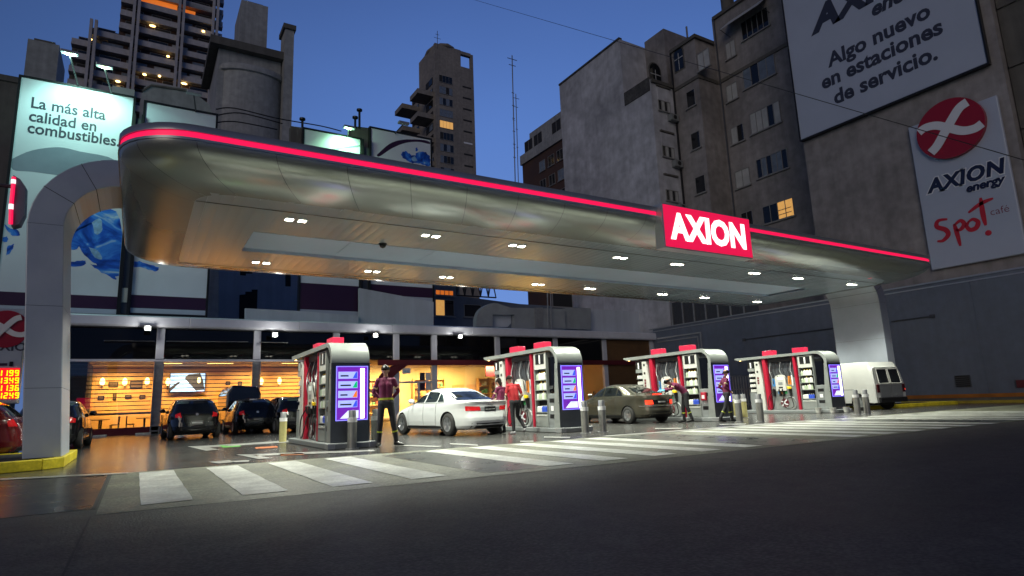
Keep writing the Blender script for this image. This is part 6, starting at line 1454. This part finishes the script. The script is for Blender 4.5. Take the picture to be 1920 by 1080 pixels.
sedT = [(.20, .16, 4.50, .84, 5), (.30, .04, 4.64, .885, 5), (.42, .0, 4.69, .905, 4.6), (.52, .0, 4.70, .912, 4.5), (.62, .03, 4.67, .915, 4.4), (.70, .05, 4.56, .912, 4.4), (.78, .06, 4.32, .905, 4.4), (.86, .06, 3.95, .895, 4.6), (.93, .05, 3.60, .88, 5),
        (.985, .07, 3.42, .86, 5), (1.01, .52, 3.34, .84, 5), (1.04, .74, 3.26, .815, 5), (1.12, .98, 3.10, .765, 5), (1.20, 1.17, 2.93, .725, 5), (1.28, 1.38, 2.74, .685, 5), (1.35, 1.62, 2.52, .64, 4.6), (1.40, 1.88, 2.25, .56, 4), (1.425, 2.02, 2.15, .40, 3)]
def sed_extra(C, cs):
    for i in range(4):
        c = cs.end(-.09+.06*i, .90, False, .012); MB().tube([(c.x, c.y+.036*math.cos(a), c.z+.036*math.sin(a)) for a in [math.pi*2*j/12 for j in range(13)]], .005, 4).build('badge_ring', MT['chrome'], C)
    MB().tube([cs.side(.5+3.6*i/20, .86, -1, .001) for i in range(21)], .006, 4).build('shoulder_crease', MT['carwhite'], C)
    patch(lambda a, b: cs.end(a, b, False, .005), [(-.42, .70), (.42, .70), (.42, .80), (-.42, .80)], 8, 2).build('plate_recess', MT['kmid'], C)
    mb = MB(); P0 = [cs.end(-.74+1.48*i/14, .962, False, .012) for i in range(15)]; mb.tube(P0, .014, 5); mb.build('boot_lip', MT['carwhite'], C)
    MB().tube([cs.side(1.15+2.1*i/14, .975, -1, .004) for i in range(15)], .008, 4).build('belt_trim', MT['chrome'], C)
    MB().tube([cs.side(1.15+2.1*i/14, .975, 1, .004) for i in range(15)], .008, 4).build('belt_trim', MT['chrome'], C)
audi = make_car('white_sedan', 'white four door sedan seen from behind, parked between the two nearest pump kiosks', None, sedT, 4.70, 'carwhite', (1.00, 3.81), .335, 1.58,
    [[(1.22, 1.0), (1.60, 1.0), (1.62, 1.26), (1.52, 1.22)], [(1.64, 1.0), (2.34, 1.0), (2.34, 1.335), (1.68, 1.29)], [(2.40, 1.0), (3.18, 1.0), (2.78, 1.24), (2.40, 1.335)]],
    (1.03, 1.36, .66, .56), ((1.04, 1.37), 0, 3.12), [[(.715, 2.50), (.715, 3.03), (.83, 3.02), (.85, 2.46)]], .96,
    [[(1.66, .30), (1.62, .6), (1.62, .97)], [(2.37, .27), (2.37, .97)], [(3.35, .30), (3.30, .95)], [(1.66, .30), (3.35, .30)]], extra=sed_extra, plate=(0, .755), spokes=5, lowdark=.36)
def place(o, rear_left, heading):
    """rear_left: ground point of the left rear wheel; heading in degrees from +x"""
    h = R(heading); ax = o['_rx']; hw = o['_hw']
    fx, fy = math.cos(h), math.sin(h); lx, ly = -fy, fx
    o.rotation_euler = (0, 0, h); o.location = (rear_left[0]-fx*ax-lx*hw, rear_left[1]-fy*ax-ly*hw, 0)
audi['_rx'] = 1.0; audi['_hw'] = .79+.1; place(audi, (7.85, 16.75), 97)
olT = [(.20, .18, 4.30, .80, 4.6), (.32, .03, 4.46, .845, 4.6), (.45, .0, 4.50, .855, 4.4), (.58, .02, 4.48, .86, 4.3), (.68, .05, 4.36, .855, 4.3), (.78, .06, 4.0, .845, 4.4), (.88, .06, 3.6, .83, 4.8), (.96, .08, 3.35, .81, 5), (.995, .5, 3.25, .795, 5), (1.02, .72, 3.18, .775, 5),
       (1.12, .93, 3.0, .725, 5), (1.22, 1.16, 2.8, .675, 5), (1.31, 1.40, 2.56, .63, 4.6), (1.375, 1.68, 2.3, .56, 4), (1.40, 1.85, 2.15, .42, 3)]
def ol_extra(C, cs):
    MB().tube([cs.end(-.70+1.4*i/12, .985, False, .01)+Vector((.0, 0, .05)) for i in range(13)], [.012]+[.02]*11+[.012], 5).build('boot_spoiler', MT['carolive'], C)
    MB().tube([cs.side(.7+2.9*i/16, .50, -1, .005) for i in range(17)], .014, 4).build('side_rub_strip', MT['black'], C)
    patch(lambda a, b: cs.end(a, b, False, .007), [(-.45, .66), (.45, .66), (.45, .80), (-.45, .80)], 8, 2).build('dark_tail_band', MT['glassdark'], C)
    p = cs.end(.0, .975, False, .02); MB().box(p.x-.01, p.x+.03, -.2, .2, .985, 1.015).build('high_brake_light', MT['taillamplit'], C)
    MB().tube([cs.end(-.75+1.5*i/12, .60, False, .014) for i in range(13)], .016, 5).build('bumper_strip', MT['chrome'], C)
olive = make_car('olive_sedan', 'olive beige sedan with lit red tail lights behind the two steel bollards', None, olT, 4.50, 'carolive', (.92, 3.52), .30, 1.50,
    [[(1.18, .99), (1.52, .99), (1.55, 1.24), (1.45, 1.2)], [(1.56, .99), (2.26, .99), (2.26, 1.30), (1.60, 1.27)], [(2.31, .99), (3.02, .99), (2.66, 1.22), (2.31, 1.30)]],
    (1.03, 1.33, .62, .52), ((1.03, 1.33), 0, 2.98), [[(.66, 2.60), (.66, 2.97), (.80, 2.95), (.80, 2.58)]], .95,
    [[(1.58, .30), (1.54, .96)], [(2.285, .27), (2.285, .96)], [(3.2, .30), (3.16, .94)], [(1.58, .30), (3.2, .30)]], extra=ol_extra, tail_m='taillamplit', plate=(0, .73), spokes=5, lowdark=.40)
olive['_rx'] = .92; olive['_hw'] = .75+.1; place(olive, (14.85, 16.75), 89)
# hatchbacks before the shop
haT = [(.22, .12, 3.95, .80, 4.6), (.34, .02, 4.10, .85, 4.6), (.48, .0, 4.15, .865, 4.4), (.62, .03, 4.12, .87, 4.3), (.74, .08, 3.9, .865, 4.4), (.86, .13, 3.55, .855, 4.8), (.96, .18, 3.3, .835, 5), (1.04, .24, 3.12, .80, 5), (1.16, .34, 2.9, .75, 5), (1.30, .50, 2.6, .69, 5), (1.40, .72, 2.3, .64, 4.4), (1.46, 1.0, 2.05, .56, 4), (1.485, 1.3, 1.9, .40, 3)]
hw_ = [[(.55, 1.02), (.95, 1.02), (.98, 1.33), (.80, 1.28)], [(1.0, 1.02), (1.75, 1.02), (1.75, 1.39), (1.02, 1.36)], [(1.80, 1.02), (2.78, 1.02), (2.38, 1.28), (1.80, 1.39)]]
hatch = make_car('dark_hatchback', 'black hatchback with red tail lights parked before the shop television', 'dark cars parked before the shop', haT, 4.15, 'carblack', (.75, 3.3), .31, 1.52,
    hw_, (1.02, 1.40, .64, .52), ((1.06, 1.40), 0, 2.8), [[(.80, 2.50), (.80, 2.86), (.98, 2.80), (.92, 2.48)]], .98, [[(1.0, .3), (.98, 1.0)], [(1.78, .27), (1.78, 1.0)], [(2.9, .3), (2.9, .98)]], plate=(0, .60), lowdark=.38, extra=lambda C, cs: MB().cyl(cs.end(0, .9, False, .0), cs.end(0, .9, False, .02), .05, n=14).build('round_badge', MT['chrome'], C))
kd = KIDS(hatch)
def pcar(o, px, Y, ang, hwid=.87):
    """px: photograph x of the rear middle, Y: world depth of the rear bumper"""
    x = W(px, 790, 'Y', Y).x; o.rotation_euler = (0, 0, R(ang)); o.location = (x, Y, 0)
pcar(hatch, 370, 25.6, 93)
h2 = copy_tree(hatch, None, kd); pcar(h2, 484, 28.0, 92); h2['label'] = 'second black hatchback with orange reflections, right of the first before the blinds'
h3 = copy_tree(hatch, None, kd); h3.rotation_euler = (0, 0, R(96)); h3.location = (W(565, 790, 'Y', 26.5).x, 26.5, 0); h3['label'] = 'dark hatchback mostly hidden behind the nearest pump kiosk'
h4 = copy_tree(hatch, None, kd); h4.rotation_euler = (0, 0, R(88)); q = W(84, 800, 'Y', 22.5); h4.location = (q.x, 22.5, 0); h4['label'] = 'black car mostly hidden behind the left arched column'
# dark raised bonnet of a car standing beyond
bn_ = thing('dark_van', 'dark boxy van standing beyond the second black hatchback, close to the shop', 'van', (W(450, 780, 'Y', 33.2).x, 33.2, 0))
x0, x1 = W(424, 760, 'Y', 31.9).x, W(489, 760, 'Y', 31.9).x
mb = MB(); mb.prism([(x0, 31.9, .3), (x1, 31.9, .3), (x1, 31.9, 1.75), (x1-.15, 31.9, 2.1), (x0+.25, 31.9, 2.18), (x0, 31.9, 1.8)], (0, 3.6, 0)); mb.build('body', MT['carblack'], bn_, bevel=.08)
mb = MB(); mb.box(x0+.25, x1-.25, 31.88, 31.895, 1.2, 1.8); mb.build('rear_window', MT['carglass'], bn_)
for x in (x0+.12, x1-.12):
    for y in (32.5, 34.8): MB().lathe([(.2, -.1), (.33, -.08), (.33, .08), (.2, .1)], (x, y, .33), 20, 'X').build('wheel', MT['rubber'], bn_)
    MB().box(x-.08, x+.08, 31.87, 31.896, .9, 1.15).build('tail_light', MT['vantail'], bn_)
# dark car at the left edge, the totem's red glow put into its paint
rc = copy_tree(hatch, None, kd); rc.name = 'glow_tinted_hatchback'; rc['label'] = 'dark car with the red totem glow in its paint, cut by the left edge of the picture'; del rc['group']
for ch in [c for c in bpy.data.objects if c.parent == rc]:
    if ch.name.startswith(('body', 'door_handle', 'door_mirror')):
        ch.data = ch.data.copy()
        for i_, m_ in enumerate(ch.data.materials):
            if m_ == MT['carblack']: ch.data.materials[i_] = MT['carglow']
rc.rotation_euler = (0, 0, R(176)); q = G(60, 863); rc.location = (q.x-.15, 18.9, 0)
# white van
YV = 14.1
van = thing('white_van', 'white box van with two framed rear windows parked beside the farthest pump kiosk', 'van', (0, 0, 0), world=False)
VL, VW, VH = 4.6, .95, 2.04
vb = MB(); prof = [(0, .32), (0, 1.0), (.10, 1.78), (.22, VH-.03), (.5, VH), (3.0, VH), (3.35, 1.70), (3.75, 1.12), (4.45, .95), (4.6, .75), (4.6, .32)]
rows = []
for yy, ins in ((-VW, .0), (-VW*.985, -.0), (-VW*.9, 0), (VW*.9, 0), (VW*.985, 0), (VW, 0)): pass
def vsec(x):
    """half section at length x: widths narrow towards the roof"""
    zt = interp([(a, b) for a, b in [(0, 1.0), (.001, 1.76), (.22, VH-.03), (.5, VH), (3.0, VH), (3.35, 1.70), (3.75, 1.12), (4.45, .95), (4.6, .75)]], x, 1)
    z = [.30, .5, 1.0, min(1.05, zt), 1.4, 1.7, VH]; out = []
    for i, (f, w) in enumerate(((0, .97), (.15, 1.0), (.45, 1.0), (.62, .985), (.85, .94), (.96, .88), (1.0, .74))):
        out.append((w*VW, .30+(zt-.30)*f))
    return out
xs_ = [0, .06, .3, .8, 1.6, 2.4, 3.0, 3.35, 3.75, 4.2, 4.5, 4.6]
for x in xs_:
    h = vsec(max(x, .002)); xo = lambda z: x + (max(0, (z-1.0))*.16 if x < .2 else 0)
    sc = .93 if x in (0, 4.6) else 1
    rows.append([Vector((xo(z), -w*sc, z)) for w, z in h] + [Vector((xo(z), w*sc, z)) for w, z in h[::-1]])
vb.grid(rows, True); vb.poly(rows[0]); vb.poly(rows[-1][::-1])
body = vb.build('body', MT['vanwhite'], van, smooth=True, auto=35)
cut = MB()
for x in (.82, 3.75):
    for sg in (-1, 1): cut.cyl((x, sg*.62, .32), (x, sg*1.3, .32), .39, n=30)
co = cut.build('cutter', MT['dark']); bo = body.modifiers.new('a', 'BOOLEAN'); bo.object = co; bo.solver = 'EXACT'
bpy.context.view_layer.update(); me = bpy.data.meshes.new_from_object(body.evaluated_get(bpy.context.evaluated_depsgraph_get())); body.modifiers.clear(); bpy.data.objects.remove(co)
if len(me.polygons) > 40: body.data = me
for x in (.82, 3.75):
    for sg in (-1, 1): make_wheel(van, x, sg*.77, sg, .325, .2, 6, 'kmid')
def vx(z): return max(0, z-1.0)*.16
for s in (-1, 1):
    y0, y1 = sorted((s*.045, s*.70))
    mb = MB(); mb.prism([(vx(1.10)-.012, y0, 1.10), (vx(1.10)-.012, y1, 1.10), (vx(1.70)-.012, y1-(.03 if s > 0 else 0), 1.70), (vx(1.70)-.012, y0+(.03 if s < 0 else 0), 1.70)], (-.012, 0, 0)); f = mb.build('rear_window', MT['carglass'], van)
    P = [(vx(1.10)-.03, y0, 1.10), (vx(1.10)-.03, y1, 1.10), (vx(1.70)-.03, y1-(.03 if s > 0 else 0), 1.70), (vx(1.70)-.03, y0+(.03 if s < 0 else 0), 1.70)]
    mb = MB(); mb.tube(P+[P[0]], .018, 5); mb.build('window_frame', MT['white'], f)
    y0, y1 = sorted((s*.72, s*.87)); MB().box(-.03, .05, y0, y1, .72, 1.06).build('tail_light', MT['vantail'], van, bevel=.01)
    y0, y1 = sorted((s*.012, s*.70)); MB().box(-.018, -.001, y0, y1, .46, 1.04).build('rear_door', MT['kmid'], van, bevel=.01)
MB().box(-.10, .0, -.84, .84, .30, .52).build('rear_bumper', MT['black'], van, bevel=.03)
MB().box(-.03, -.02, -.55, -.25, .60, .72).build('number_plate', MT['kmid'], van)
MB().box(-.035, -.031, -.86, -.83, .80, .86).build('side_marker', MT['taillamplit'], van)
for sg in (-1, 1):
    MB().box(1.0, 3.1, sg*.952-.004, sg*.952+.004, .86, .89).build('side_moulding', MT['kmid'], van)
    MB().prism([(3.05, sg*(VW*.955), 1.12), (3.62, sg*(VW*.965), 1.12), (3.30, sg*(VW*.90), 1.60), (3.05, sg*(VW*.90), 1.62)], (0, sg*.012, 0)).build('side_window', MT['carglass'], van)
    MB().ellipsoid((3.5, sg*1.05, 1.2), (.07, .1, .13), 10, 8).build('door_mirror', MT['black'], van, smooth=True)
MB().prism([(3.70, -.70, 1.16), (3.70, .70, 1.16), (3.33, .62, 1.68), (3.33, -.62, 1.68)], (.02, 0, .015)).build('windscreen', MT['carglass'], van)
MB().box(.4, 4.2, -.6, .6, .2, .34).build('underbody', MT['dark'], van)
van.rotation_euler = (0, 0, R(82)); van.location = (27.35, 14.15, 0)
# ================================================================ people
def cap_(p, a, b, ra, rb, flat=None, n=12):
    """tapered limb with round ends"""
    a, b = Vector(a), Vector(b); d = (b-a); L = d.length; d.normalize(); u = d.orthogonal().normalized(); v = d.cross(u); rows = []
    for i in range(5):
        t = math.pi/2*i/5; rows.append((a-d*ra*math.cos(t), ra*math.sin(t)))
    for i in range(5): rows.append((a+(b-a)*i/4, ra+(rb-ra)*i/4))
    for i in range(1, 6):
        t = math.pi/2*i/5; rows.append((b+d*rb*math.sin(t), rb*math.cos(t)))
    p.grid([[c+(u*math.cos(2*math.pi*j/n)+v*math.sin(2*math.pi*j/n))*max(r, 1e-4) for j in range(n)] for c, r in rows], True)
def rotv(v, ax, deg): return Matrix.Rotation(R(deg), 3, ax) @ Vector(v)
def person(label, loc, face, height, pose, shirt, sleeves='short', hair='short', cap=False, arm_band=None, belt=None, leg_band=None, shoe='shoe', gloves=False, name='person', lowres=False):
    """pose: joints in a 1.75 m figure that faces -y; x is to the viewer's right"""
    J = dict(pel=(0, 0, .95), waist=(0, 0, 1.10), chest=(0, .0, 1.30), neck=(0, .015, 1.47), head=(0, -.01, 1.62),
        shL=(-.185, .01, 1.41), elL=(-.24, .03, 1.13), wrL=(-.23, -.05, .88), shR=(.185, .01, 1.41), elR=(.24, .03, 1.13), wrR=(.23, -.05, .88),
        hiL=(-.09, 0, .92), knL=(-.10, -.01, .50), anL=(-.11, .02, .09), toL=(-.12, -.15, .03), hiR=(.09, 0, .92), knR=(.10, -.01, .50), anR=(.11, .02, .09), toR=(.12, -.15, .03), hd=(0, -1, -.05))
    J.update(pose); J = {k: Vector(v) for k, v in J.items()}
    prim = []   # (kind, a, b, ra, rb, material index)
    SK, SH, TR, SO = 0, 1, 2, 3
    m = MB()
    def C(a, b, ra, rb, k): cap_(m, a, b, ra, rb); prim.append((Vector(a), Vector(b), ra, rb, k))
    side = (J['shR']-J['shL']).normalized()
    # trunk: overlapping wide limbs
    for a, b, ra, rb, off in ((J['pel'], J['waist'], .108, .10, .05), (J['waist'], J['chest'], .10, .11, .055), (J['chest'], J['chest'].lerp(J['neck'], .45), .105, .085, .075)):
        for s in (-1, 1): C(a+side*off*s, b+side*off*s, ra, rb, SH)
    C(J['shL'], J['shR'], .055, .055, SH); C(J['chest'].lerp(J['neck'], .5), J['neck'], .075, .058, SH)
    C(J['pel']-side*.06-Vector((0, 0, .03)), J['pel']+side*.06-Vector((0, 0, .03)), .118, .118, TR)
    C(J['neck'], J['neck'].lerp(J['head'], .6), .052, .05, SK)
    hd = J['hd'].normalized(); up = (J['head']-J['neck']).normalized(); hs = hd.cross(up).normalized(); hf = up.cross(hs)*-1
    hf = hd; H = J['head']
    C(H+up*.03+hf*-.012, H-up*.0+hf*.0, .088, .078, SK); C(H+up*.045-hf*.03, H+up*.03-hf*.02, .085, .08, SK); C(H-up*.02+hf*.02, H-up*.075+hf*.035, .062, .038, SK)
    C(H+hf*.088+up*.012, H+hf*.105-up*.015, .010, .014, SK)
    for s in (-1, 1): C(H+hs*.083*s+up*.012, H+hs*.085*s-up*.02, .016, .012, SK)
    for s, S_ in ((-1, 'L'), (1, 'R')):
        sh, el, wr = J['sh'+S_], J['el'+S_], J['wr'+S_]
        if sleeves == 'long': C(sh, el, .054, .044, SH); C(el, el.lerp(wr, .96), .043, .034, SH)
        else: C(sh, sh.lerp(el, .75), .056, .050, SH); C(sh.lerp(el, .7), el, .042, .04, SK); C(el, wr, .042, .027, SK)
        # hand: palm, four fingers, thumb
        d = (wr-el).normalized(); d = J.get('hn'+S_, d).normalized(); q = d.cross(side).normalized(); w = d.cross(q).normalized()
        palm = wr+d*.085; gk = 4 if gloves else SK
        C(wr+d*.015, palm, .032, .036, gk); C(wr+d*.02+w*.015, palm+w*.022, .026, .022, gk); C(wr+d*.02-w*.015, palm-w*.022, .026, .022, gk)
        if not lowres:
            for i, (o, ln) in enumerate(((-.030, .062), (-.010, .075), (.010, .07), (.030, .055))):
                b0 = palm+w*o+d*.015; b1 = b0+d*ln*.55+q*-.006; b2 = b1+(d*.8+q*-.45).normalized()*ln*.5; C(b0, b1, .0098, .0092, gk); C(b1, b2, .0092, .008, gk)
            C(wr+d*.03+w*.028*(-s), wr+d*.075+w*.058*(-s), .013, .0105, gk); C(wr+d*.075+w*.058*(-s), wr+d*.105+w*.055*(-s)-q*.01, .0105, .009, gk)
        hi, kn, an, to = J['hi'+S_], J['kn'+S_], J['an'+S_], J['to'+S_]
        C(hi, kn, .092, .066, TR); C(kn, an+Vector((0, 0, .03)), .066, .054, TR); C(an+Vector((0, 0, .04)), an, .05, .045, SO)
        fd = (to-an); fd.z = 0; fd.normalize(); C(an-fd*.03-Vector((0, 0, .035)), to, .042, .032, SO); C(an-Vector((0, 0, .03)), to+fd*.03, .045, .03, SO)
    me0 = m.mesh('person_body', MT['skin']); tmp = bpy.data.objects.new('tmp', me0); CO.objects.link(tmp)
    rm_ = tmp.modifiers.new('r', 'REMESH'); rm_.mode = 'VOXEL'; rm_.voxel_size = .022 if lowres else .0105; rm_.use_smooth_shade = True
    sm = tmp.modifiers.new('s', 'SMOOTH'); sm.iterations = 2; sm.factor = .5
    bpy.context.view_layer.update(); me = bpy.data.meshes.new_from_object(tmp.evaluated_get(bpy.context.evaluated_depsgraph_get())); bpy.data.objects.remove(tmp)
    me.materials.clear()
    for k in ('skin', shirt, 'trouser', shoe, 'glove'): me.materials.append(MT[k])
    nP = len(me.polygons); ce = np.zeros(nP*3); me.polygons.foreach_get('center', ce); ce = ce.reshape(-1, 3); best = np.full(nP, 1e9); idx = np.zeros(nP, int)
    for a, b, ra, rb, k in prim:
        A, Bv = np.array(a), np.array(b); ab = Bv-A; t = np.clip(((ce-A)@ab)/max(ab@ab, 1e-9), 0, 1); d = np.linalg.norm(ce-(A+t[:, None]*ab), axis=1)-(ra+(rb-ra)*t)
        msk = d < best; best[msk] = d[msk]; idx[msk] = k
    me.polygons.foreach_set('material_index', idx.astype(np.int32)); me.polygons.foreach_set('use_smooth', [True]*nP)
    P = thing(name, label, 'person', (0, 0, 0), None, world=False)
    bo = bpy.data.objects.new('body', me); CO.objects.link(bo); bo.parent = P
    # hair or cap, eyes, brows, mouth
    rows = []
    def skull(rx, ry, rz, z0, back=-.012, name='hair', mtl='hair', lift=.035):
        mb = MB(); rows = []
        for i in range(8):
            t = math.pi*.5*(i+.0)/7*z0; rows.append([H+up*(lift+rz*math.cos(t))+hs*(rx*math.sin(t)*math.cos(2*math.pi*j/20))+hf*(back+ry*math.sin(t)*math.sin(2*math.pi*j/20)) - up*(max(0, -math.sin(2*math.pi*j/20))*.06*(i/7)**2) for j in range(20)])
        mb.grid(rows, True); mb.grid([r[::-1] for r in rows], True); return mb.build(name, MT[mtl], P, smooth=True)
    skull(.103, .113, .097, 1.12, -.018)
    if hair == 'long': mb = MB(); cap_(mb, H-hf*.05+up*.02, H-hf*.085-up*.12, .08, .045); mb.build('hair_tail', MT['hair'], P, smooth=True)
    if cap:
        c_ = skull(.102, .112, .10, 1.0, -.010, 'cap', 'black'); mb = MB()
        mb.prism([H+up*.045+hf*.08+hs*.068, H+up*.04+hf*.135+hs*.045, H+up*.04+hf*.145, H+up*.04+hf*.135-hs*.045, H+up*.045+hf*.08-hs*.068], up*.012); mb.build('peak', MT['black'], c_)
        MB().prism([H+up*.075+hf*.098+hs*.025, H+up*.075+hf*.098-hs*.025, H+up*.115+hf*.085-hs*.02, H+up*.115+hf*.085+hs*.02], hf*.004).build('cap_badge', MT['reflective'], c_)
    if not lowres:
        for s in (-1, 1):
            e_ = H+hf*.078+hs*.032*s+up*.012; MB().ellipsoid(e_, (.012, .012, .008), 8, 6).build('eye', MT['dark'], P, smooth=True)
            mb = MB(); mb.tube([H+hf*.083+hs*.018*s+up*.034, H+hf*.080+hs*.034*s+up*.038, H+hf*.070+hs*.05*s+up*.032], .004, 4); mb.build('eyebrow', MT['hair'], P)
        mb = MB(); mb.tube([H+hf*.086+hs*.022-up*.045, H+hf*.092-up*.046, H+hf*.086-hs*.022-up*.045], .004, 4); mb.build('mouth', MT['maroon'], P)
    def ringb(a, b, t, r, h, mtl, nm, sc=1.0):
        a, b = Vector(a), Vector(b); c = a.lerp(b, t); d = (b-a).normalized(); u = d.orthogonal().normalized(); v = d.cross(u); mb = MB(); n = 20
        rw = [[c+d*k+(u*math.cos(2*math.pi*j/n)+v*math.sin(2*math.pi*j/n))*r for j in range(n)] for k in (-h/2, h/2)]; mb.grid(rw, True); mb.grid([x[::-1] for x in rw], True); mb.build(nm, MT[mtl], P, smooth=True)
    if arm_band:
        for S_ in 'LR': ringb(J['sh'+S_], J['el'+S_], .62, .064, .035, arm_band, 'arm_band')
    if leg_band:
        for S_ in 'LR': ringb(J['kn'+S_], J['an'+S_], .45, .068, .03, leg_band, 'leg_band')
    if belt:
        c = J['pel'].lerp(J['waist'], .38); d = (J['waist']-J['pel']).normalized(); f = side.cross(d); mb = MB(); n = 28
        rw = [[c+d*k+side*(.178*math.copysign(abs(math.cos(2*math.pi*j/n))**.8, math.cos(2*math.pi*j/n)))+f*(.122*math.sin(2*math.pi*j/n)) for j in range(n)] for k in (-.022, .022)]
        mb.grid(rw, True); mb.grid([x[::-1] for x in rw], True); mb.build('reflective_belt', MT[belt], P, smooth=True)
    k = height/1.75; P.scale = (k*.92, k*.96, k); P.rotation_euler = (0, 0, R(face)); P.location = loc
    return P
# standing attendant, hands behind the back, legs apart, head turned a little
person('attendant in magenta with black cap and yellow belt, hands behind the back', (5.12, 14.35, 0), -22, 1.93,
    dict(elL=(-.29, .09, 1.17), wrL=(-.12, .17, .99), elR=(.29, .09, 1.17), wrR=(.12, .17, .99), hnL=(.8, .1, -.3), hnR=(-.8, .1, -.3), knL=(-.13, -.02, .5), anL=(-.16, .02, .09), toL=(-.20, -.13, .03), knR=(.17, -.03, .5), anR=(.24, .02, .09), toR=(.38, -.08, .03), hiL=(-.10, 0, .92), hiR=(.10, 0, .92), hd=(-.25, -1, -.08), head=(-.01, -.02, 1.62)),
    'shirtm', 'long', cap=True, arm_band='hivisp', belt='hivis', leg_band='hivis')
# man in the red polo, seen from behind, walking, head bowed to the left
person('man in a red polo and black trousers seen from behind, stepping beside the white sedan', (9.42, 15.45, 0), 172, 1.74,
    dict(chest=(.02, -.06, 1.29), neck=(.05, -.12, 1.44), head=(.09, -.17, 1.57), hd=(.45, -.8, -.55), elL=(-.27, -.02, 1.12), wrL=(-.20, -.18, .93), elR=(.27, -.05, 1.13), wrR=(.16, -.26, 1.06), shL=(-.17, -.06, 1.40), shR=(.20, -.08, 1.39),
         knL=(-.16, -.16, .52), anL=(-.30, .02, .16), toL=(-.33, -.12, .06), knR=(.09, .0, .5), anR=(.08, .03, .09), toR=(.10, -.14, .03)), 'shirtr', 'short', shoe='shoew')
person('dark haired attendant in magenta half hidden behind the man in the red polo', (9.42, 16.25, 0), 200, 1.66,
    dict(head=(.0, -.08, 1.60), neck=(0, -.04, 1.45), hd=(-.2, -.8, -.6), elL=(-.26, -.10, 1.16), wrL=(-.14, -.30, 1.08), elR=(.26, -.10, 1.16), wrR=(.1, -.32, 1.08)), 'shirtm', 'long', hair='long', arm_band='hivisp')
# attendant leaning over the boot of the olive sedan
person('attendant in magenta with blue gloves bent over the boot lid of the olive sedan', (16.12, 15.32, 0), -120, 1.86,
    dict(pel=(0, .12, .93), waist=(0, .02, 1.06), chest=(0, -.16, 1.17), neck=(0, -.32, 1.25), head=(0, -.44, 1.31), hd=(0, -.8, -.75), shL=(-.18, -.27, 1.20), shR=(.18, -.27, 1.20), elL=(-.25, -.42, 1.10), wrL=(-.16, -.62, 1.05), elR=(.25, -.40, 1.08), wrR=(.20, -.62, 1.05), hnL=(0, -1, -.1), hnR=(0, -1, -.1),
         hiL=(-.09, .12, .90), hiR=(.09, .12, .90), knL=(-.11, .04, .48), knR=(.11, .12, .49), anL=(-.12, .05, .09), anR=(.12, .24, .10), toL=(-.13, -.12, .03), toR=(.13, .08, .04)), 'shirtm', 'long', cap=True, arm_band='hivisp', leg_band='hivis', gloves=True)
person('attendant in magenta and black trousers standing in profile before the third kiosk price panel', (16.95, 14.1, 0), 62, 1.74,
    dict(elL=(-.26, .14, 1.16), wrL=(-.20, -.06, 1.0), elR=(.27, .14, 1.16), wrR=(.2, -.06, 1.0), hnL=(.3, -.6, -.4), hnR=(-.3, -.6, -.4), knL=(-.10, .12, .5), anL=(-.11, .34, .10), toL=(-.12, .2, .03), knR=(.09, -.08, .5), anR=(.08, -.14, .09), toR=(.08, -.30, .03), head=(0, -.05, 1.61), hd=(.1, -1, -.15)), 'shirtm', 'long', arm_band='hivisp', leg_band='hivis')
person('dark figure standing at the lit shop window beyond the olive sedan', (W(1116, 730, 'Y', 38.6).x, 38.6, .05), 10, 1.72, {}, 'trouser', lowres=True)
person('customer seen through the blinds below the television', (W(344, 750, 'Y', 38.8).x, 38.8, .05), 190, 1.66, {}, 'shirtr', lowres=True)
